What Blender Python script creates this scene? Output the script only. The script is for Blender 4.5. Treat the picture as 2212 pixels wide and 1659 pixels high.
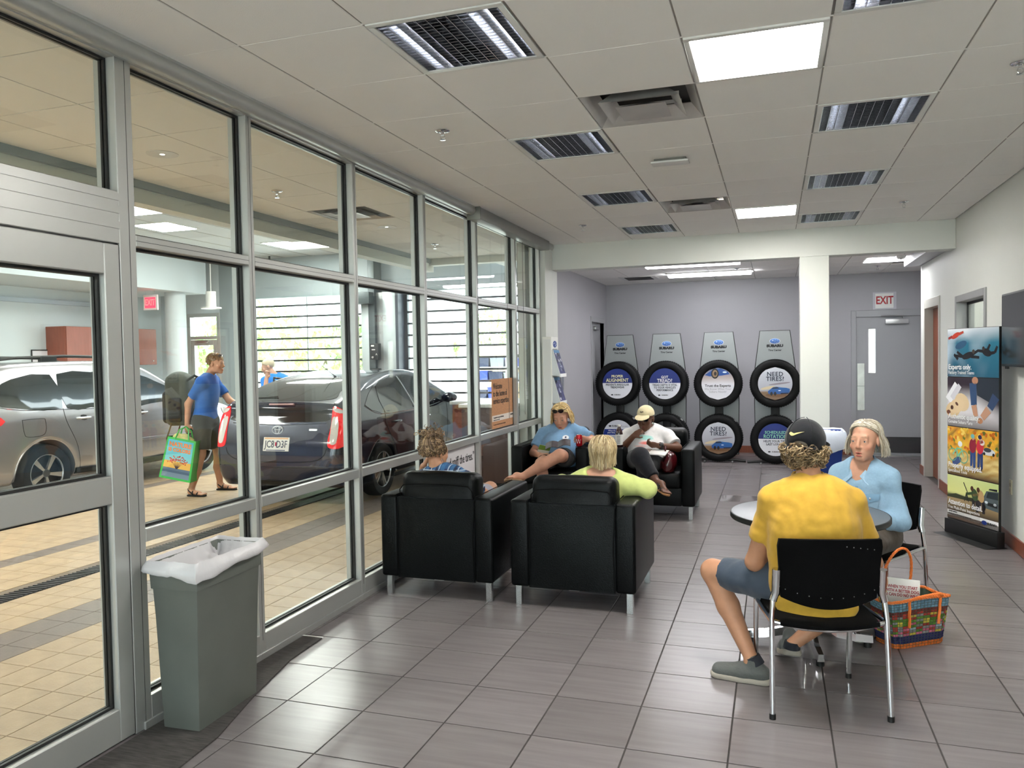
import bpy, bmesh, math, random
import numpy as np
from mathutils import Vector, Matrix, Euler
from mathutils.bvhtree import BVHTree

S = bpy.context.scene
for o in list(bpy.data.objects):
    bpy.data.objects.remove(o)
COL = S.collection
PI = math.pi
random.seed(7)

# ------------------------------------------------------------------ camera
cd = bpy.data.cameras.new('camera')
cam = bpy.data.objects.new('camera', cd)
COL.objects.link(cam)
S.camera = cam
cd.sensor_fit = 'HORIZONTAL'
cd.sensor_width = 36.0
cd.lens = 36.0 * 1696.587 / 2212.0
cd.clip_start = 0.05
cd.clip_end = 300
YAW, PIT, ROL = -0.3234, -0.03392, -0.0178
fw = Vector((math.sin(YAW) * math.cos(PIT), math.cos(YAW) * math.cos(PIT), math.sin(PIT)))
rt = Vector((math.cos(YAW), -math.sin(YAW), 0))
up = rt.cross(fw)
r2 = rt * math.cos(ROL) + up * math.sin(ROL)
u2 = up * math.cos(ROL) - rt * math.sin(ROL)
mx = Matrix((r2, u2, -fw)).transposed().to_4x4()
mx.translation = Vector((0, 0, 1.62))
cam.matrix_world = mx

# ------------------------------------------------------------------ world, sun, exposure
S.view_settings.view_transform = 'Standard'
S.view_settings.look = 'None'
S.view_settings.gamma = 1.0
S.view_settings.exposure = 0.85
S.view_settings.use_curve_mapping = False
W = bpy.data.worlds.new('sky')
S.world = W
W.use_nodes = True
wn = W.node_tree.nodes
bg = wn['Background']
bg.inputs[0].default_value = (0.86, 0.93, 1.0, 1)
bg.inputs[1].default_value = 5.2
sl = bpy.data.lights.new('sun', 'SUN')
sl.energy = 14.0
sl.angle = 0.05
sl.color = (1, 0.96, 0.9)
so = bpy.data.objects.new('sun', sl)
COL.objects.link(so)
so.rotation_euler = (math.radians(48), 0, math.radians(-80))
S.cycles.adaptive_threshold = 0.05
S.cycles.max_bounces = 5
S.cycles.diffuse_bounces = 3
S.cycles.glossy_bounces = 3
S.cycles.transparent_max_bounces = 12
S.cycles.transmission_bounces = 4
S.cycles.sample_clamp_indirect = 6.0
S.cycles.caustics_reflective = False
S.cycles.caustics_refractive = False
TUBE = 160.0      # strength of the louvred lamps' tubes
PANEL = 40.0     # strength of the lit flat panels


# ------------------------------------------------------------------ helpers
def lin(c):
    c = c / 255.0
    return c / 12.92 if c <= 0.04045 else ((c + 0.055) / 1.055) ** 2.4


def C(r, g=None, b=None):
    if g is None:
        g = b = r
    return (lin(r), lin(g), lin(b), 1.0)


MATS = {}


def mat(name, col=(.5, .5, .5, 1), rough=.5, metal=0., spec=.5, var=0., vs=6., vstretch=(1, 1, 1),
        bump=0., bs=60., coat=0., emit=0., vcol=False, trans=0., sheen=0., coords='Object', detail=4):
    if name in MATS:
        return MATS[name]
    m = bpy.data.materials.new(name)
    m.use_nodes = True
    nt = m.node_tree
    N, L = nt.nodes, nt.links
    b = N['Principled BSDF']
    b.inputs['Base Color'].default_value = col
    b.inputs['Roughness'].default_value = rough
    b.inputs['Metallic'].default_value = metal
    b.inputs['Specular IOR Level'].default_value = spec
    b.inputs['Coat Weight'].default_value = coat
    b.inputs['Coat Roughness'].default_value = .05
    b.inputs['Transmission Weight'].default_value = trans
    if sheen:
        b.inputs['Sheen Weight'].default_value = sheen
    if emit:
        b.inputs['Emission Color'].default_value = col
        b.inputs['Emission Strength'].default_value = emit
    src = None
    if vcol:
        a = N.new('ShaderNodeVertexColor')
        a.layer_name = 'Col'
        src = a.outputs[0]
        L.new(src, b.inputs['Base Color'])
    if var or bump:
        tc = N.new('ShaderNodeTexCoord')
        mp = N.new('ShaderNodeMapping')
        mp.inputs['Scale'].default_value = vstretch
        L.new(tc.outputs[coords], mp.inputs[0])
    if var:
        n = N.new('ShaderNodeTexNoise')
        n.inputs['Scale'].default_value = vs
        n.inputs['Detail'].default_value = detail
        L.new(mp.outputs[0], n.inputs['Vector'])
        mr = N.new('ShaderNodeMapRange')
        mr.inputs['From Min'].default_value = .3
        mr.inputs['From Max'].default_value = .7
        mr.inputs['To Min'].default_value = 1 - var
        mr.inputs['To Max'].default_value = 1 + var
        L.new(n.outputs[0], mr.inputs[0])
        mu = N.new('ShaderNodeMix')
        mu.data_type = 'RGBA'
        mu.blend_type = 'MULTIPLY'
        mu.inputs[0].default_value = 1
        if src:
            L.new(src, mu.inputs[6])
        else:
            mu.inputs[6].default_value = col
        L.new(mr.outputs[0], mu.inputs[7])
        L.new(mu.outputs[2], b.inputs['Base Color'])
    if bump:
        n2 = N.new('ShaderNodeTexNoise')
        n2.inputs['Scale'].default_value = bs
        n2.inputs['Detail'].default_value = 3
        L.new(mp.outputs[0], n2.inputs['Vector'])
        bp = N.new('ShaderNodeBump')
        bp.inputs['Strength'].default_value = bump
        bp.inputs['Distance'].default_value = .01
        L.new(n2.outputs[0], bp.inputs['Height'])
        L.new(bp.outputs[0], b.inputs['Normal'])
    MATS[name] = m
    return m


def glassmat(name, tint=(.93, .97, .95, 1), ior=1.45, refl=1.0):
    if name in MATS:
        return MATS[name]
    m = bpy.data.materials.new(name)
    m.use_nodes = True
    nt = m.node_tree
    N, L = nt.nodes, nt.links
    N.remove(N['Principled BSDF'])
    t = N.new('ShaderNodeBsdfTransparent')
    t.inputs[0].default_value = tint
    g = N.new('ShaderNodeBsdfGlossy')
    g.inputs['Roughness'].default_value = 0.0
    g.inputs[0].default_value = (refl, refl, refl, 1)
    f = N.new('ShaderNodeFresnel')
    gm = N.new('ShaderNodeNewGeometry')
    mr = N.new('ShaderNodeMapRange')       # same reflectance from either side of the pane
    mr.inputs['To Min'].default_value = ior
    mr.inputs['To Max'].default_value = 1 / ior
    L.new(gm.outputs['Backfacing'], mr.inputs[0])
    L.new(mr.outputs[0], f.inputs[0])
    mx = N.new('ShaderNodeMixShader')
    L.new(f.outputs[0], mx.inputs[0])
    L.new(t.outputs[0], mx.inputs[1])
    L.new(g.outputs[0], mx.inputs[2])
    L.new(mx.outputs[0], N['Material Output'].inputs[0])
    MATS[name] = m
    return m


def emat(name, col, strength):
    if name in MATS:
        return MATS[name]
    m = bpy.data.materials.new(name)
    m.use_nodes = True
    nt = m.node_tree
    nt.nodes.remove(nt.nodes['Principled BSDF'])
    e = nt.nodes.new('ShaderNodeEmission')
    e.inputs[0].default_value = col
    e.inputs[1].default_value = strength
    nt.links.new(e.outputs[0], nt.nodes['Material Output'].inputs[0])
    MATS[name] = m
    return m


def tag(o, label=None, cat=None, group=None, kind=None):
    if label:
        o['label'] = label
    if cat:
        o['category'] = cat
    if group:
        o['group'] = group
    if kind:
        o['kind'] = kind
    return o


def link(name, data, parent=None, loc=None, rot=None, m=None):
    o = bpy.data.objects.new(name, data)
    COL.objects.link(o)
    if parent is not None:
        o.parent = parent
    if loc is not None:
        o.location = loc
    if rot is not None:
        o.rotation_euler = rot
    if m is not None:
        data.materials.clear()
        data.materials.append(m)
    return o


def thing(name, label=None, cat=None, loc=(0, 0, 0), rz=0, group=None, kind=None):
    o = link(name, None, None, loc, (0, 0, rz))
    o.empty_display_size = .1
    return tag(o, label, cat, group, kind)


def inst(o, loc=None, rot=None, parent=None, scale=None):
    c = o.copy()
    COL.objects.link(c)
    if parent is not None:
        c.parent = parent
    if loc is not None:
        c.location = loc
    if rot is not None:
        c.rotation_euler = rot
    if scale is not None:
        c.scale = scale
    return c


def dup(root, loc=None, rz=None, label=None):
    r = inst(root, loc, None if rz is None else (0, 0, rz))
    if label:
        r['label'] = label
    for ch in list(root.children):
        c = inst(ch, parent=r)
        for g in list(ch.children):
            inst(g, parent=c)
    return r


def frame_of(d, upv=(0, 0, 1)):
    d = Vector(d).normalized()
    u = Vector(upv)
    if abs(d.dot(u)) > .98:
        u = Vector((0, 1, 0)) if abs(d.y) < .9 else Vector((1, 0, 0))
    x = u.cross(d).normalized()
    y = d.cross(x).normalized()
    return x, y, d


class MB:
    def __init__(s):
        s.v = []
        s.f = []
        s.c = []
        s.off = Vector((0, 0, 0))

    def add(s, vs, fs, col=None):
        b = len(s.v)
        s.v += [tuple(v) for v in vs]
        for f in fs:
            s.f.append(tuple(b + i for i in f))
            s.c.append(col)
        return s

    def poly(s, pts, col=None):
        return s.add(pts, [tuple(range(len(pts)))], col)

    def box(s, x0, x1, y0, y1, z0, z1, col=None):
        vs = [(x, y, z) for z in (z0, z1) for y in (y0, y1) for x in (x0, x1)]
        return s.add(vs, [(0, 2, 3, 1), (4, 5, 7, 6), (0, 1, 5, 4), (2, 6, 7, 3), (0, 4, 6, 2), (1, 3, 7, 5)], col)

    def obox(s, c, size, rot=(0, 0, 0), col=None):
        R = Euler(rot).to_matrix() if not isinstance(rot, Matrix) else rot
        h = Vector(size) / 2
        vs = [Vector(c) + R @ Vector((x * h.x, y * h.y, z * h.z)) for z in (-1, 1) for y in (-1, 1) for x in (-1, 1)]
        return s.add(vs, [(0, 2, 3, 1), (4, 5, 7, 6), (0, 1, 5, 4), (2, 6, 7, 3), (0, 4, 6, 2), (1, 3, 7, 5)], col)

    def cyl(s, p0, p1, r0, r1=None, n=16, caps=True, col=None):
        r1 = r0 if r1 is None else r1
        p0, p1 = Vector(p0), Vector(p1)
        x, y, d = frame_of(p1 - p0)
        vs = []
        for p, r in ((p0, r0), (p1, r1)):
            for i in range(n):
                a = 2 * PI * i / n
                vs.append(p + (x * math.cos(a) + y * math.sin(a)) * r)
        fs = [(i, (i + 1) % n, n + (i + 1) % n, n + i) for i in range(n)]
        if caps:
            fs += [tuple(range(n - 1, -1, -1)), tuple(range(n, 2 * n))]
        return s.add(vs, fs, col)

    def tube(s, path, r, n=8, closed=False, caps=True, col=None):
        P = [Vector(p) for p in path]
        m = len(P)
        rr = r if isinstance(r, (list, tuple)) else [r] * m
        vs, fs = [], []
        x = None
        for i in range(m):
            a = P[(i - 1) % m] if (closed or i > 0) else P[0]
            b = P[(i + 1) % m] if (closed or i < m - 1) else P[-1]
            d = (b - a)
            d = d.normalized() if d.length > 1e-9 else Vector((0, 0, 1))
            if x is None:
                x, y, _ = frame_of(d)
            else:
                x = (x - d * x.dot(d))
                x = x.normalized() if x.length > 1e-6 else frame_of(d)[0]
                y = d.cross(x)
            for k in range(n):
                t = 2 * PI * k / n
                vs.append(P[i] + (x * math.cos(t) + y * math.sin(t)) * rr[i])
        for i in range(m if closed else m - 1):
            j = (i + 1) % m
            for k in range(n):
                l = (k + 1) % n
                fs.append((i * n + k, i * n + l, j * n + l, j * n + k))
        if caps and not closed:
            fs += [tuple(range(n - 1, -1, -1)), tuple((m - 1) * n + k for k in range(n))]
        return s.add(vs, fs, col)

    def lathe(s, prof, n=32, M=None, col=None, closed=False, caps=True):
        M = M or Matrix.Identity(4)
        vs, fs = [], []
        m = len(prof)
        for (r, z) in prof:
            for k in range(n):
                t = 2 * PI * k / n
                vs.append(M @ Vector((r * math.cos(t), r * math.sin(t), z)))
        for i in range(m if closed else m - 1):
            j = (i + 1) % m
            for k in range(n):
                l = (k + 1) % n
                fs.append((i * n + k, i * n + l, j * n + l, j * n + k))
        if not closed and caps:
            if prof[0][0] > 1e-6:
                fs.append(tuple(range(n - 1, -1, -1)))
            if prof[-1][0] > 1e-6:
                fs.append(tuple((m - 1) * n + k for k in range(n)))
        return s.add(vs, fs, col)

    def prism(s, poly, a0, a1, axis='z', col=None):
        n = len(poly)
        def P(u, v, a):
            return {'z': (u, v, a), 'x': (a, u, v), 'y': (u, a, v)}[axis]
        vs = [P(u, v, a0) for u, v in poly] + [P(u, v, a1) for u, v in poly]
        fs = [(i, (i + 1) % n, n + (i + 1) % n, n + i) for i in range(n)]
        fs += [tuple(range(n - 1, -1, -1)), tuple(range(n, 2 * n))]
        return s.add(vs, fs, col)

    def ball(s, c, r, n=16, m=10, M=None, col=None):
        r = Vector(r) if hasattr(r, '__len__') else Vector((r, r, r))
        vs, fs = [], []
        R = M.to_3x3() if M else Matrix.Identity(3)
        for i in range(m + 1):
            ph = PI * i / m
            for k in range(n):
                t = 2 * PI * k / n
                vs.append(Vector(c) + R @ Vector((r.x * math.sin(ph) * math.cos(t), r.y * math.sin(ph) * math.sin(t), r.z * math.cos(ph))))
        for i in range(m):
            for k in range(n):
                l = (k + 1) % n
                fs.append((i * n + k, (i + 1) * n + k, (i + 1) * n + l, i * n + l))
        return s.add(vs, fs, col)

    def mesh(s, name, bev=0., seg=2, smooth=35, sub=0):
        me = bpy.data.meshes.new(name)
        me.from_pydata(s.v, [], s.f)
        bm = bmesh.new()
        bm.from_mesh(me)
        bmesh.ops.remove_doubles(bm, verts=bm.verts, dist=1e-6)
        bmesh.ops.recalc_face_normals(bm, faces=bm.faces)
        if bev:
            es = [e for e in bm.edges if len(e.link_faces) == 2 and e.calc_face_angle(0) > .5]
            bmesh.ops.bevel(bm, geom=es, offset=bev, segments=seg, profile=.5, affect='EDGES', clamp_overlap=True)
        bm.to_mesh(me)
        bm.free()
        if any(c is not None for c in s.c) and not bev:
            # colour per face (print): rebuild without welding so colours stay crisp
            me2 = bpy.data.meshes.new(name)
            me2.from_pydata(s.v, [], s.f)
            at = me2.color_attributes.new('Col', 'FLOAT_COLOR', 'CORNER')
            buf = []
            for f, c in zip(s.f, s.c):
                if c is None:
                    c = (.5, .5, .5, 1)
                if callable(c):
                    buf += [x for i in f for x in c(s.v[i])]
                else:
                    buf += list(c) * len(f)
            at.data.foreach_set('color', buf)
            bpy.data.meshes.remove(me)
            me = me2
        if smooth:
            me.polygons.foreach_set('use_smooth', [True] * len(me.polygons))
            me.set_sharp_from_angle(angle=math.radians(smooth))
        return me

    def build(s, name, m, parent=None, loc=None, rot=None, bev=0., seg=2, smooth=35, sub=0):
        me = s.mesh(name, bev, seg, smooth)
        if m is not None:
            me.materials.append(m)
        o = link(name, me, parent, loc, rot)
        if sub:
            md = o.modifiers.new('sub', 'SUBSURF')
            md.levels = md.render_levels = sub
        return o


def struct(o):
    o['kind'] = 'structure'
    return o


def text(s, size, m, parent, loc, rot=(PI / 2, 0, 0), align='CENTER', ext=.0006, xs=1., fat=0., name='lettering', sp=1., lsp=1.):
    cu = bpy.data.curves.new(name, 'FONT')
    cu.body = s
    cu.size = size
    cu.align_x = align
    cu.align_y = 'CENTER'
    cu.extrude = ext
    cu.offset = fat
    cu.resolution_u = 2
    cu.space_character = sp
    cu.space_line = lsp
    t = bpy.data.objects.new(name, cu)
    COL.objects.link(t)
    bpy.context.view_layer.update()
    me = bpy.data.meshes.new_from_object(t)
    bpy.data.objects.remove(t)
    bpy.data.curves.remove(cu)
    me.name = name
    o = link(name, me, parent, loc, rot, m)
    o.scale = (xs, 1, 1)
    return o


# ------------------------------------------------------------------ implicit surfaces (smoothly joined round cones, ellipsoids, boxes)
def _V(a):
    return np.array(a, np.float32)


def nets(D, lo, res, name, smooth_it=1):
    n = D.shape
    # naive surface nets
    neg = D < 0
    cnt = np.zeros(np.array(n) - 1, np.int8)
    sh = [(i, j, k) for i in (0, 1) for j in (0, 1) for k in (0, 1)]
    def cs(A, o):
        return A[o[0]:n[0] - 1 + o[0], o[1]:n[1] - 1 + o[1], o[2]:n[2] - 1 + o[2]]
    for o in sh:
        cnt += cs(neg, o)
    act = (cnt > 0) & (cnt < 8)
    I = np.argwhere(act)
    acc = np.zeros((len(I), 3), np.float32)
    w = np.zeros(len(I), np.float32)
    vals = {o: D[I[:, 0] + o[0], I[:, 1] + o[1], I[:, 2] + o[2]] for o in sh}
    for o in sh:
        for a in range(3):
            if o[a] == 0:
                q = list(o)
                q[a] = 1
                q = tuple(q)
                v0, v1 = vals[o], vals[q]
                cr = (v0 < 0) != (v1 < 0)
                t = np.where(cr, v0 / np.where(cr, v0 - v1, 1), 0)
                p = np.tile(np.array(o, np.float32), (len(I), 1))
                p[:, a] = t
                acc[cr] += p[cr]
                w[cr] += 1
    V = (I + acc / w[:, None]) * res + lo
    idx = np.full(act.shape, -1, np.int32)
    idx[act] = np.arange(len(I))
    F = []
    for a in range(3):
        b, c = (a + 1) % 3, (a + 2) % 3
        s0 = [slice(None)] * 3
        s1 = [slice(None)] * 3
        s0[a] = slice(0, -1)
        s1[a] = slice(1, None)
        cr = neg[tuple(s0)] != neg[tuple(s1)]
        E = np.argwhere(cr)
        E = E[(E[:, b] > 0) & (E[:, c] > 0) & (E[:, b] < n[b] - 1) & (E[:, c] < n[c] - 1)]
        if not len(E):
            continue
        fl = neg[tuple(s0)][E[:, 0], E[:, 1], E[:, 2]]
        q = []
        for db, dc in ((-1, -1), (0, -1), (0, 0), (-1, 0)):
            G = E.copy()
            G[:, b] += db
            G[:, c] += dc
            q.append(idx[G[:, 0], G[:, 1], G[:, 2]])
        q = np.stack(q, 1)
        q[~fl] = q[~fl][:, ::-1]
        F.append(q)
    F = np.concatenate(F)
    F = F[(F >= 0).all(1)]
    for _ in range(smooth_it):
        sm = np.zeros_like(V)
        cw = np.zeros(len(V), np.float32)
        for i in range(4):
            j = (i + 1) % 4
            np.add.at(sm, F[:, i], V[F[:, j]])
            np.add.at(sm, F[:, j], V[F[:, i]])
            np.add.at(cw, F[:, i], 1)
            np.add.at(cw, F[:, j], 1)
        V = V * .5 + .5 * sm / np.maximum(cw, 1)[:, None]
    me = bpy.data.meshes.new(name)
    me.vertices.add(len(V))
    me.vertices.foreach_set('co', V.astype(np.float32).ravel())
    me.loops.add(len(F) * 4)
    me.loops.foreach_set('vertex_index', F.astype(np.int32).ravel())
    me.polygons.add(len(F))
    me.polygons.foreach_set('loop_start', np.arange(len(F), dtype=np.int32) * 4)
    me.polygons.foreach_set('use_smooth', np.ones(len(F), bool))
    me.update(calc_edges=True)
    return me, V


class SDF:
    def __init__(s, k=.03):
        s.p = []
        s.k = k
        s.paints = []

    def _add(s, fn, lo, hi, k, sub):
        s.p.append((fn, _V(lo), _V(hi), s.k if k is None else k, sub))
        return s

    def cone(s, a, b, ra, rb=None, k=None, sub=False, flat=False, flat0=False):
        rb = ra if rb is None else rb
        a, b = _V(a), _V(b)
        ab = b - a
        L2 = float(ab @ ab) + 1e-9
        d = ab / math.sqrt(L2)

        def fn(P):
            t = np.clip(((P - a) @ ab) / L2, 0, 1)
            q = P - a - t[..., None] * ab
            r = np.sqrt((q * q).sum(-1)) - (ra + (rb - ra) * t)
            if flat:
                r = np.maximum(r, (P - b) @ d)
            if flat0:
                r = np.maximum(r, (a - P) @ d)
            return r
        m = max(ra, rb)
        return s._add(fn, np.minimum(a, b) - m, np.maximum(a, b) + m, k, sub)

    def chain(s, pts, rs, k=None, **kw):
        for i in range(len(pts) - 1):
            s.cone(pts[i], pts[i + 1], rs[i], rs[i + 1], k, **kw)
        return s

    def ell(s, c, r, R=None, k=None, sub=False):
        c, r = _V(c), _V(r)
        Rm = None if R is None else np.array(R.to_3x3() if hasattr(R, 'to_3x3') else R, np.float32)

        def fn(P):
            q = P - c
            if Rm is not None:
                q = q @ Rm
            k0 = np.sqrt(((q / r) ** 2).sum(-1))
            k1 = np.sqrt(((q / (r * r)) ** 2).sum(-1)) + 1e-9
            return k0 * (k0 - 1) / k1
        m = float(r.max()) if Rm is not None else r
        return s._add(fn, c - m, c + m, k, sub)

    def box(s, c, h, R=None, rd=.01, k=None, sub=False):
        c, h = _V(c), _V(h)
        Rm = None if R is None else np.array(R.to_3x3() if hasattr(R, 'to_3x3') else R, np.float32)

        def fn(P):
            q = P - c
            if Rm is not None:
                q = q @ Rm
            q = np.abs(q) - (h - rd)
            return np.sqrt((np.maximum(q, 0) ** 2).sum(-1)) + np.minimum(q.max(-1), 0) - rd
        m = float(np.sqrt((h * h).sum())) if Rm is not None else h
        return s._add(fn, c - m, c + m, k, sub)

    def cut(s, p, n, k=.004):
        """remove everything on the side n points to"""
        p, n = _V(p), _V(n)
        n = n / np.sqrt(n @ n)
        s.p.append((lambda P: (p - P) @ n, None, None, k, True))
        return s

    def paint(s, c, r, col, soft=.5):
        s.paints.append((_V(c), _V(r), col, soft))
        return s

    def mesh(s, name, res=.008, basecol=None, smooth_it=1):
        adds = [q for q in s.p if not q[4]]
        lo = np.min([q[1] for q in adds], 0) - res * 3
        hi = np.max([q[2] for q in adds], 0) + res * 3
        n = np.ceil((hi - lo) / res).astype(int) + 1
        D = np.full(n, .5, np.float32)
        ax = [lo[i] + np.arange(n[i], dtype=np.float32) * res for i in range(3)]
        for fn, a, b, k, sub in s.p:
            if a is None:
                i0, i1 = np.zeros(3, int), n
            else:
                i0 = np.maximum(np.floor((a - k - lo) / res).astype(int) - 2, 0)
                i1 = np.minimum(np.ceil((b + k - lo) / res).astype(int) + 3, n)
                if (i1 <= i0).any():
                    continue
            sl = tuple(slice(i0[i], i1[i]) for i in range(3))
            P = np.stack(np.meshgrid(ax[0][sl[0]], ax[1][sl[1]], ax[2][sl[2]], indexing='ij'), -1)
            d = fn(P).astype(np.float32)
            o = D[sl]
            kk = max(k, 1e-5)
            if sub:
                h = np.maximum(kk - np.abs(o + d), 0) / kk
                D[sl] = np.maximum(o, -d) + h * h * kk * .25
            else:
                h = np.maximum(kk - np.abs(o - d), 0) / kk
                D[sl] = np.minimum(o, d) - h * h * kk * .25
        me, V = nets(D, lo, res, name, smooth_it)
        if basecol is not None:
            cc = np.tile(np.array(basecol, np.float32), (len(V), 1))
            for c, r, col, soft in s.paints:
                d = np.sqrt((((V - c) / r) ** 2).sum(-1))
                t = np.clip((1 - d) / soft, 0, 1)[:, None]
                cc = cc * (1 - t) + np.array(col, np.float32) * t
            at = me.color_attributes.new('Col', 'FLOAT_COLOR', 'POINT')
            at.data.foreach_set('color', cc.astype(np.float32).ravel())
        return me

    def build(s, name, m, parent=None, res=.008, basecol=None, loc=None, sm=1):
        me = s.mesh(name, res, basecol, sm)
        return link(name, me, parent, loc, None, m)
# ------------------------------------------------------------------ shared materials
ALU = mat('aluminium', C(186, 187, 184), .38, .55, var=.03, vs=3)
WHITE = mat('wall_paint_white', C(220, 222, 216), .55, var=.015, vs=2, bump=.03, bs=400)
GREYW = mat('wall_paint_grey', C(168, 167, 172), .5, var=.015, vs=2, bump=.03, bs=400)
TILEC = mat('ceiling_tile_white', C(248, 246, 242), .85, var=.02, vs=1.2, bump=.12, bs=220)
TBAR = mat('grid_metal', C(150, 146, 138), .5, .3)
BLACK = mat('black_rubber', C(14, 15, 16), .5)
GLASS = glassmat('clear_glass')
STEEL = mat('brushed_steel', C(190, 190, 190), .28, 1.0)
CHROME = mat('chrome', C(225, 225, 228), .07, 1.0)
GROUT = mat('grout', C(58, 54, 52), .9, var=.1, vs=8)
WOODR = mat('reddish_wood', C(122, 62, 38), .4, var=.16, vs=4, vstretch=(8, 8, 1), spec=.5)
GREYP = mat('grey_paint', C(162, 163, 166), .4)
DPANEL = emat('lit_panel', (1, .97, .92, 1), PANEL)
BLUEBASE = C(9, 30, 110)
CZ = 2.996          # ceiling
GX = [-2.208 + .6096 * i for i in range(8)]
GY0 = 2.918

# ------------------------------------------------------------------ floor of the waiting room
FX0, FY0, FT = -2.220, 3.161, .4065


def floormat(name, rough):
    m = mat(name, C(121, 115, 116), rough, var=.09, vs=3.0, vstretch=(.7, 9, 1), spec=.5, coords='Object', detail=5)
    nt = m.node_tree
    oi = nt.nodes.new('ShaderNodeObjectInfo')
    mp = [n for n in nt.nodes if n.type == 'MAPPING'][0]
    ad = nt.nodes.new('ShaderNodeVectorMath')
    ad.operation = 'SCALE'
    ad.inputs['Scale'].default_value = 37
    cb = nt.nodes.new('ShaderNodeCombineXYZ')
    nt.links.new(oi.outputs['Random'], cb.inputs[0])
    nt.links.new(oi.outputs['Random'], cb.inputs[1])
    nt.links.new(cb.outputs[0], ad.inputs[0])
    nt.links.new(ad.outputs[0], mp.inputs['Location'])
    b = nt.nodes['Principled BSDF']
    src = b.inputs['Base Color'].links[0].from_socket
    mr = nt.nodes.new('ShaderNodeMapRange')
    mr.inputs['To Min'].default_value = .9
    mr.inputs['To Max'].default_value = 1.06
    nt.links.new(oi.outputs['Random'], mr.inputs[0])
    mu = nt.nodes.new('ShaderNodeMix')
    mu.data_type = 'RGBA'
    mu.blend_type = 'MULTIPLY'
    mu.inputs[0].default_value = 1
    nt.links.new(src, mu.inputs[6])
    nt.links.new(mr.outputs[0], mu.inputs[7])
    nt.links.new(mu.outputs[2], b.inputs['Base Color'])
    return m


FLM = floormat('floor_tile_satin', .27)
FLG = floormat('floor_tile_polished', .06)
floor = struct(MB().box(-2.8, 2.6, -4.2, 13.45, -.15, -.0035).build('floor', GROUT))
g = .0032
tm = MB().box(g, FT - g, g, FT - g, -.0035, 0).mesh('tile', bev=.0012, seg=1)
tm.materials.append(FLM)
tmg = tm.copy()
tmg.materials.clear()
tmg.materials.append(FLG)
polished = {(2, -1), (5, 2), (0 + 1, -5), (9, 12), (4, 14), (6, 2), (10, 7)}
n_t = 0
rest = MB()
RX0, RX1 = -2.655, 1.80
for j in range(-18, 26):
    for i in range(-2, 13):
        x, y = FX0 + i * FT, FY0 + j * FT
        if x > 2.4 or x + FT < -2.7:
            continue
        if x + g > 1.82 and y < 11.2:
            continue
        xa, xb = max(x + g, -2.7), min(x + FT - g, 1.83 if y < 11.2 else 2.45)
        if xb - xa < .03:
            continue
        full = xb - xa > FT - .01
        if full and -4 <= j <= 20 and n_t < 300:
            o = link('tile', tmg if (i, j) in polished else tm, floor, (x, y, 0))
            n_t += 1
        else:
            rest.box(xa, xb, y + g, y + FT - g, -.0035, 0)
o = rest.build('edge_tiles', FLM, floor)
o['kind'] = 'stuff'

# ------------------------------------------------------------------ ceiling with 2 ft tiles
ceil_ = struct(MB().box(-2.62, 1.85, -4.2, 9.4, CZ + .13, CZ + .2).build('ceiling', TBAR))
SPEC_CELLS = {}
for j in (-6, -3, 0, 3, 6, 9):
    SPEC_CELLS[(1, j)] = SPEC_CELLS[(4, j)] = 'louver'
for j in (1, 8, -6):
    SPEC_CELLS[(3, j)] = 'panel'
for j in (2, 7, -5):
    SPEC_CELLS[(2, j)] = 'diffuser'
cg = .004
T2 = .6096
ct = MB().box(cg, T2 - cg, cg, T2 - cg, 0, .012).mesh('ceiling_tile', bev=.003, seg=1)
ct.materials.append(TILEC)
for j in range(-12, 11):
    for i in range(-1, 7):
        if (i, j) in SPEC_CELLS:
            continue
        x, y = GX[0] + i * T2, GY0 + j * T2
        xa, xb, ya, yb = max(x, -2.58), min(x + T2, 1.81), max(y, -4.1), min(y + T2, 9.4)
        if xb - xa < .04 or yb - ya < .04:
            continue
        if xb - xa > T2 - .01 and yb - ya > T2 - .01:
            link('ceiling_tile', ct, ceil_, (x, y, CZ))
        else:
            MB().box(xa + cg, xb - cg, ya + cg, yb - cg, CZ, CZ + .012).build('ceiling_tile', TILEC, ceil_)
# T-bars (thin, proud of the deck, a little above the tile faces)
for i in range(0, 7):
    MB().box(GX[i] - .0045, GX[i] + .0045, -4.1, 9.4, CZ + .004, CZ + .03).build('runner', TBAR, ceil_)
for j in range(-11, 11):
    MB().box(-2.6, 1.82, GY0 + j * T2 - .0042, GY0 + j * T2 + .0042, CZ + .001, CZ + .02).build('cross_tee', TILEC, ceil_)

# ------------------------------------------------------------------ glazed partition on the left
GXI, GXO, GPX = -2.66, -2.775, -2.72      # inner face, outer face, glass plane
wl = struct(thing('wall_left', loc=(0, 0, 0)))
MUL = [(3.555, 3.605), (4.663, 4.713), (5.772, 5.822), (6.93, 6.98), (8.10, 8.15), (9.02, 9.07)]


def mull(y0, y1, z0, z1, name='mullion', x0=GXO, x1=GXI):
    return MB().box(x0, x1, y0, y1, z0, z1).build(name, ALU, wl, bev=.003, seg=1)


def seam(y, z0, z1):
    return MB().box(GXI - .002, GXI + .0008, y - .0012, y + .0012, z0, z1).build('seam', mat('seam_dark', C(60, 60, 60), .6), wl)


for a, b in MUL:
    mull(a, b, 0, 2.96)
    seam((a + b) / 2, .1, 2.93)
mull(2.68, 2.772, 0, 2.96, 'jamb')
seam(2.735, 0, 2.93)
mull(1.62, 1.71, 0, 2.96, 'jamb')
BAYS = [(2.772, 3.555), (3.605, 4.663), (4.713, 5.772), (5.822, 6.93), (6.98, 8.10), (8.15, 9.02)]
ROWS = [(.135, .827), (.885, 2.137), (2.187, 2.928)]


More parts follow.
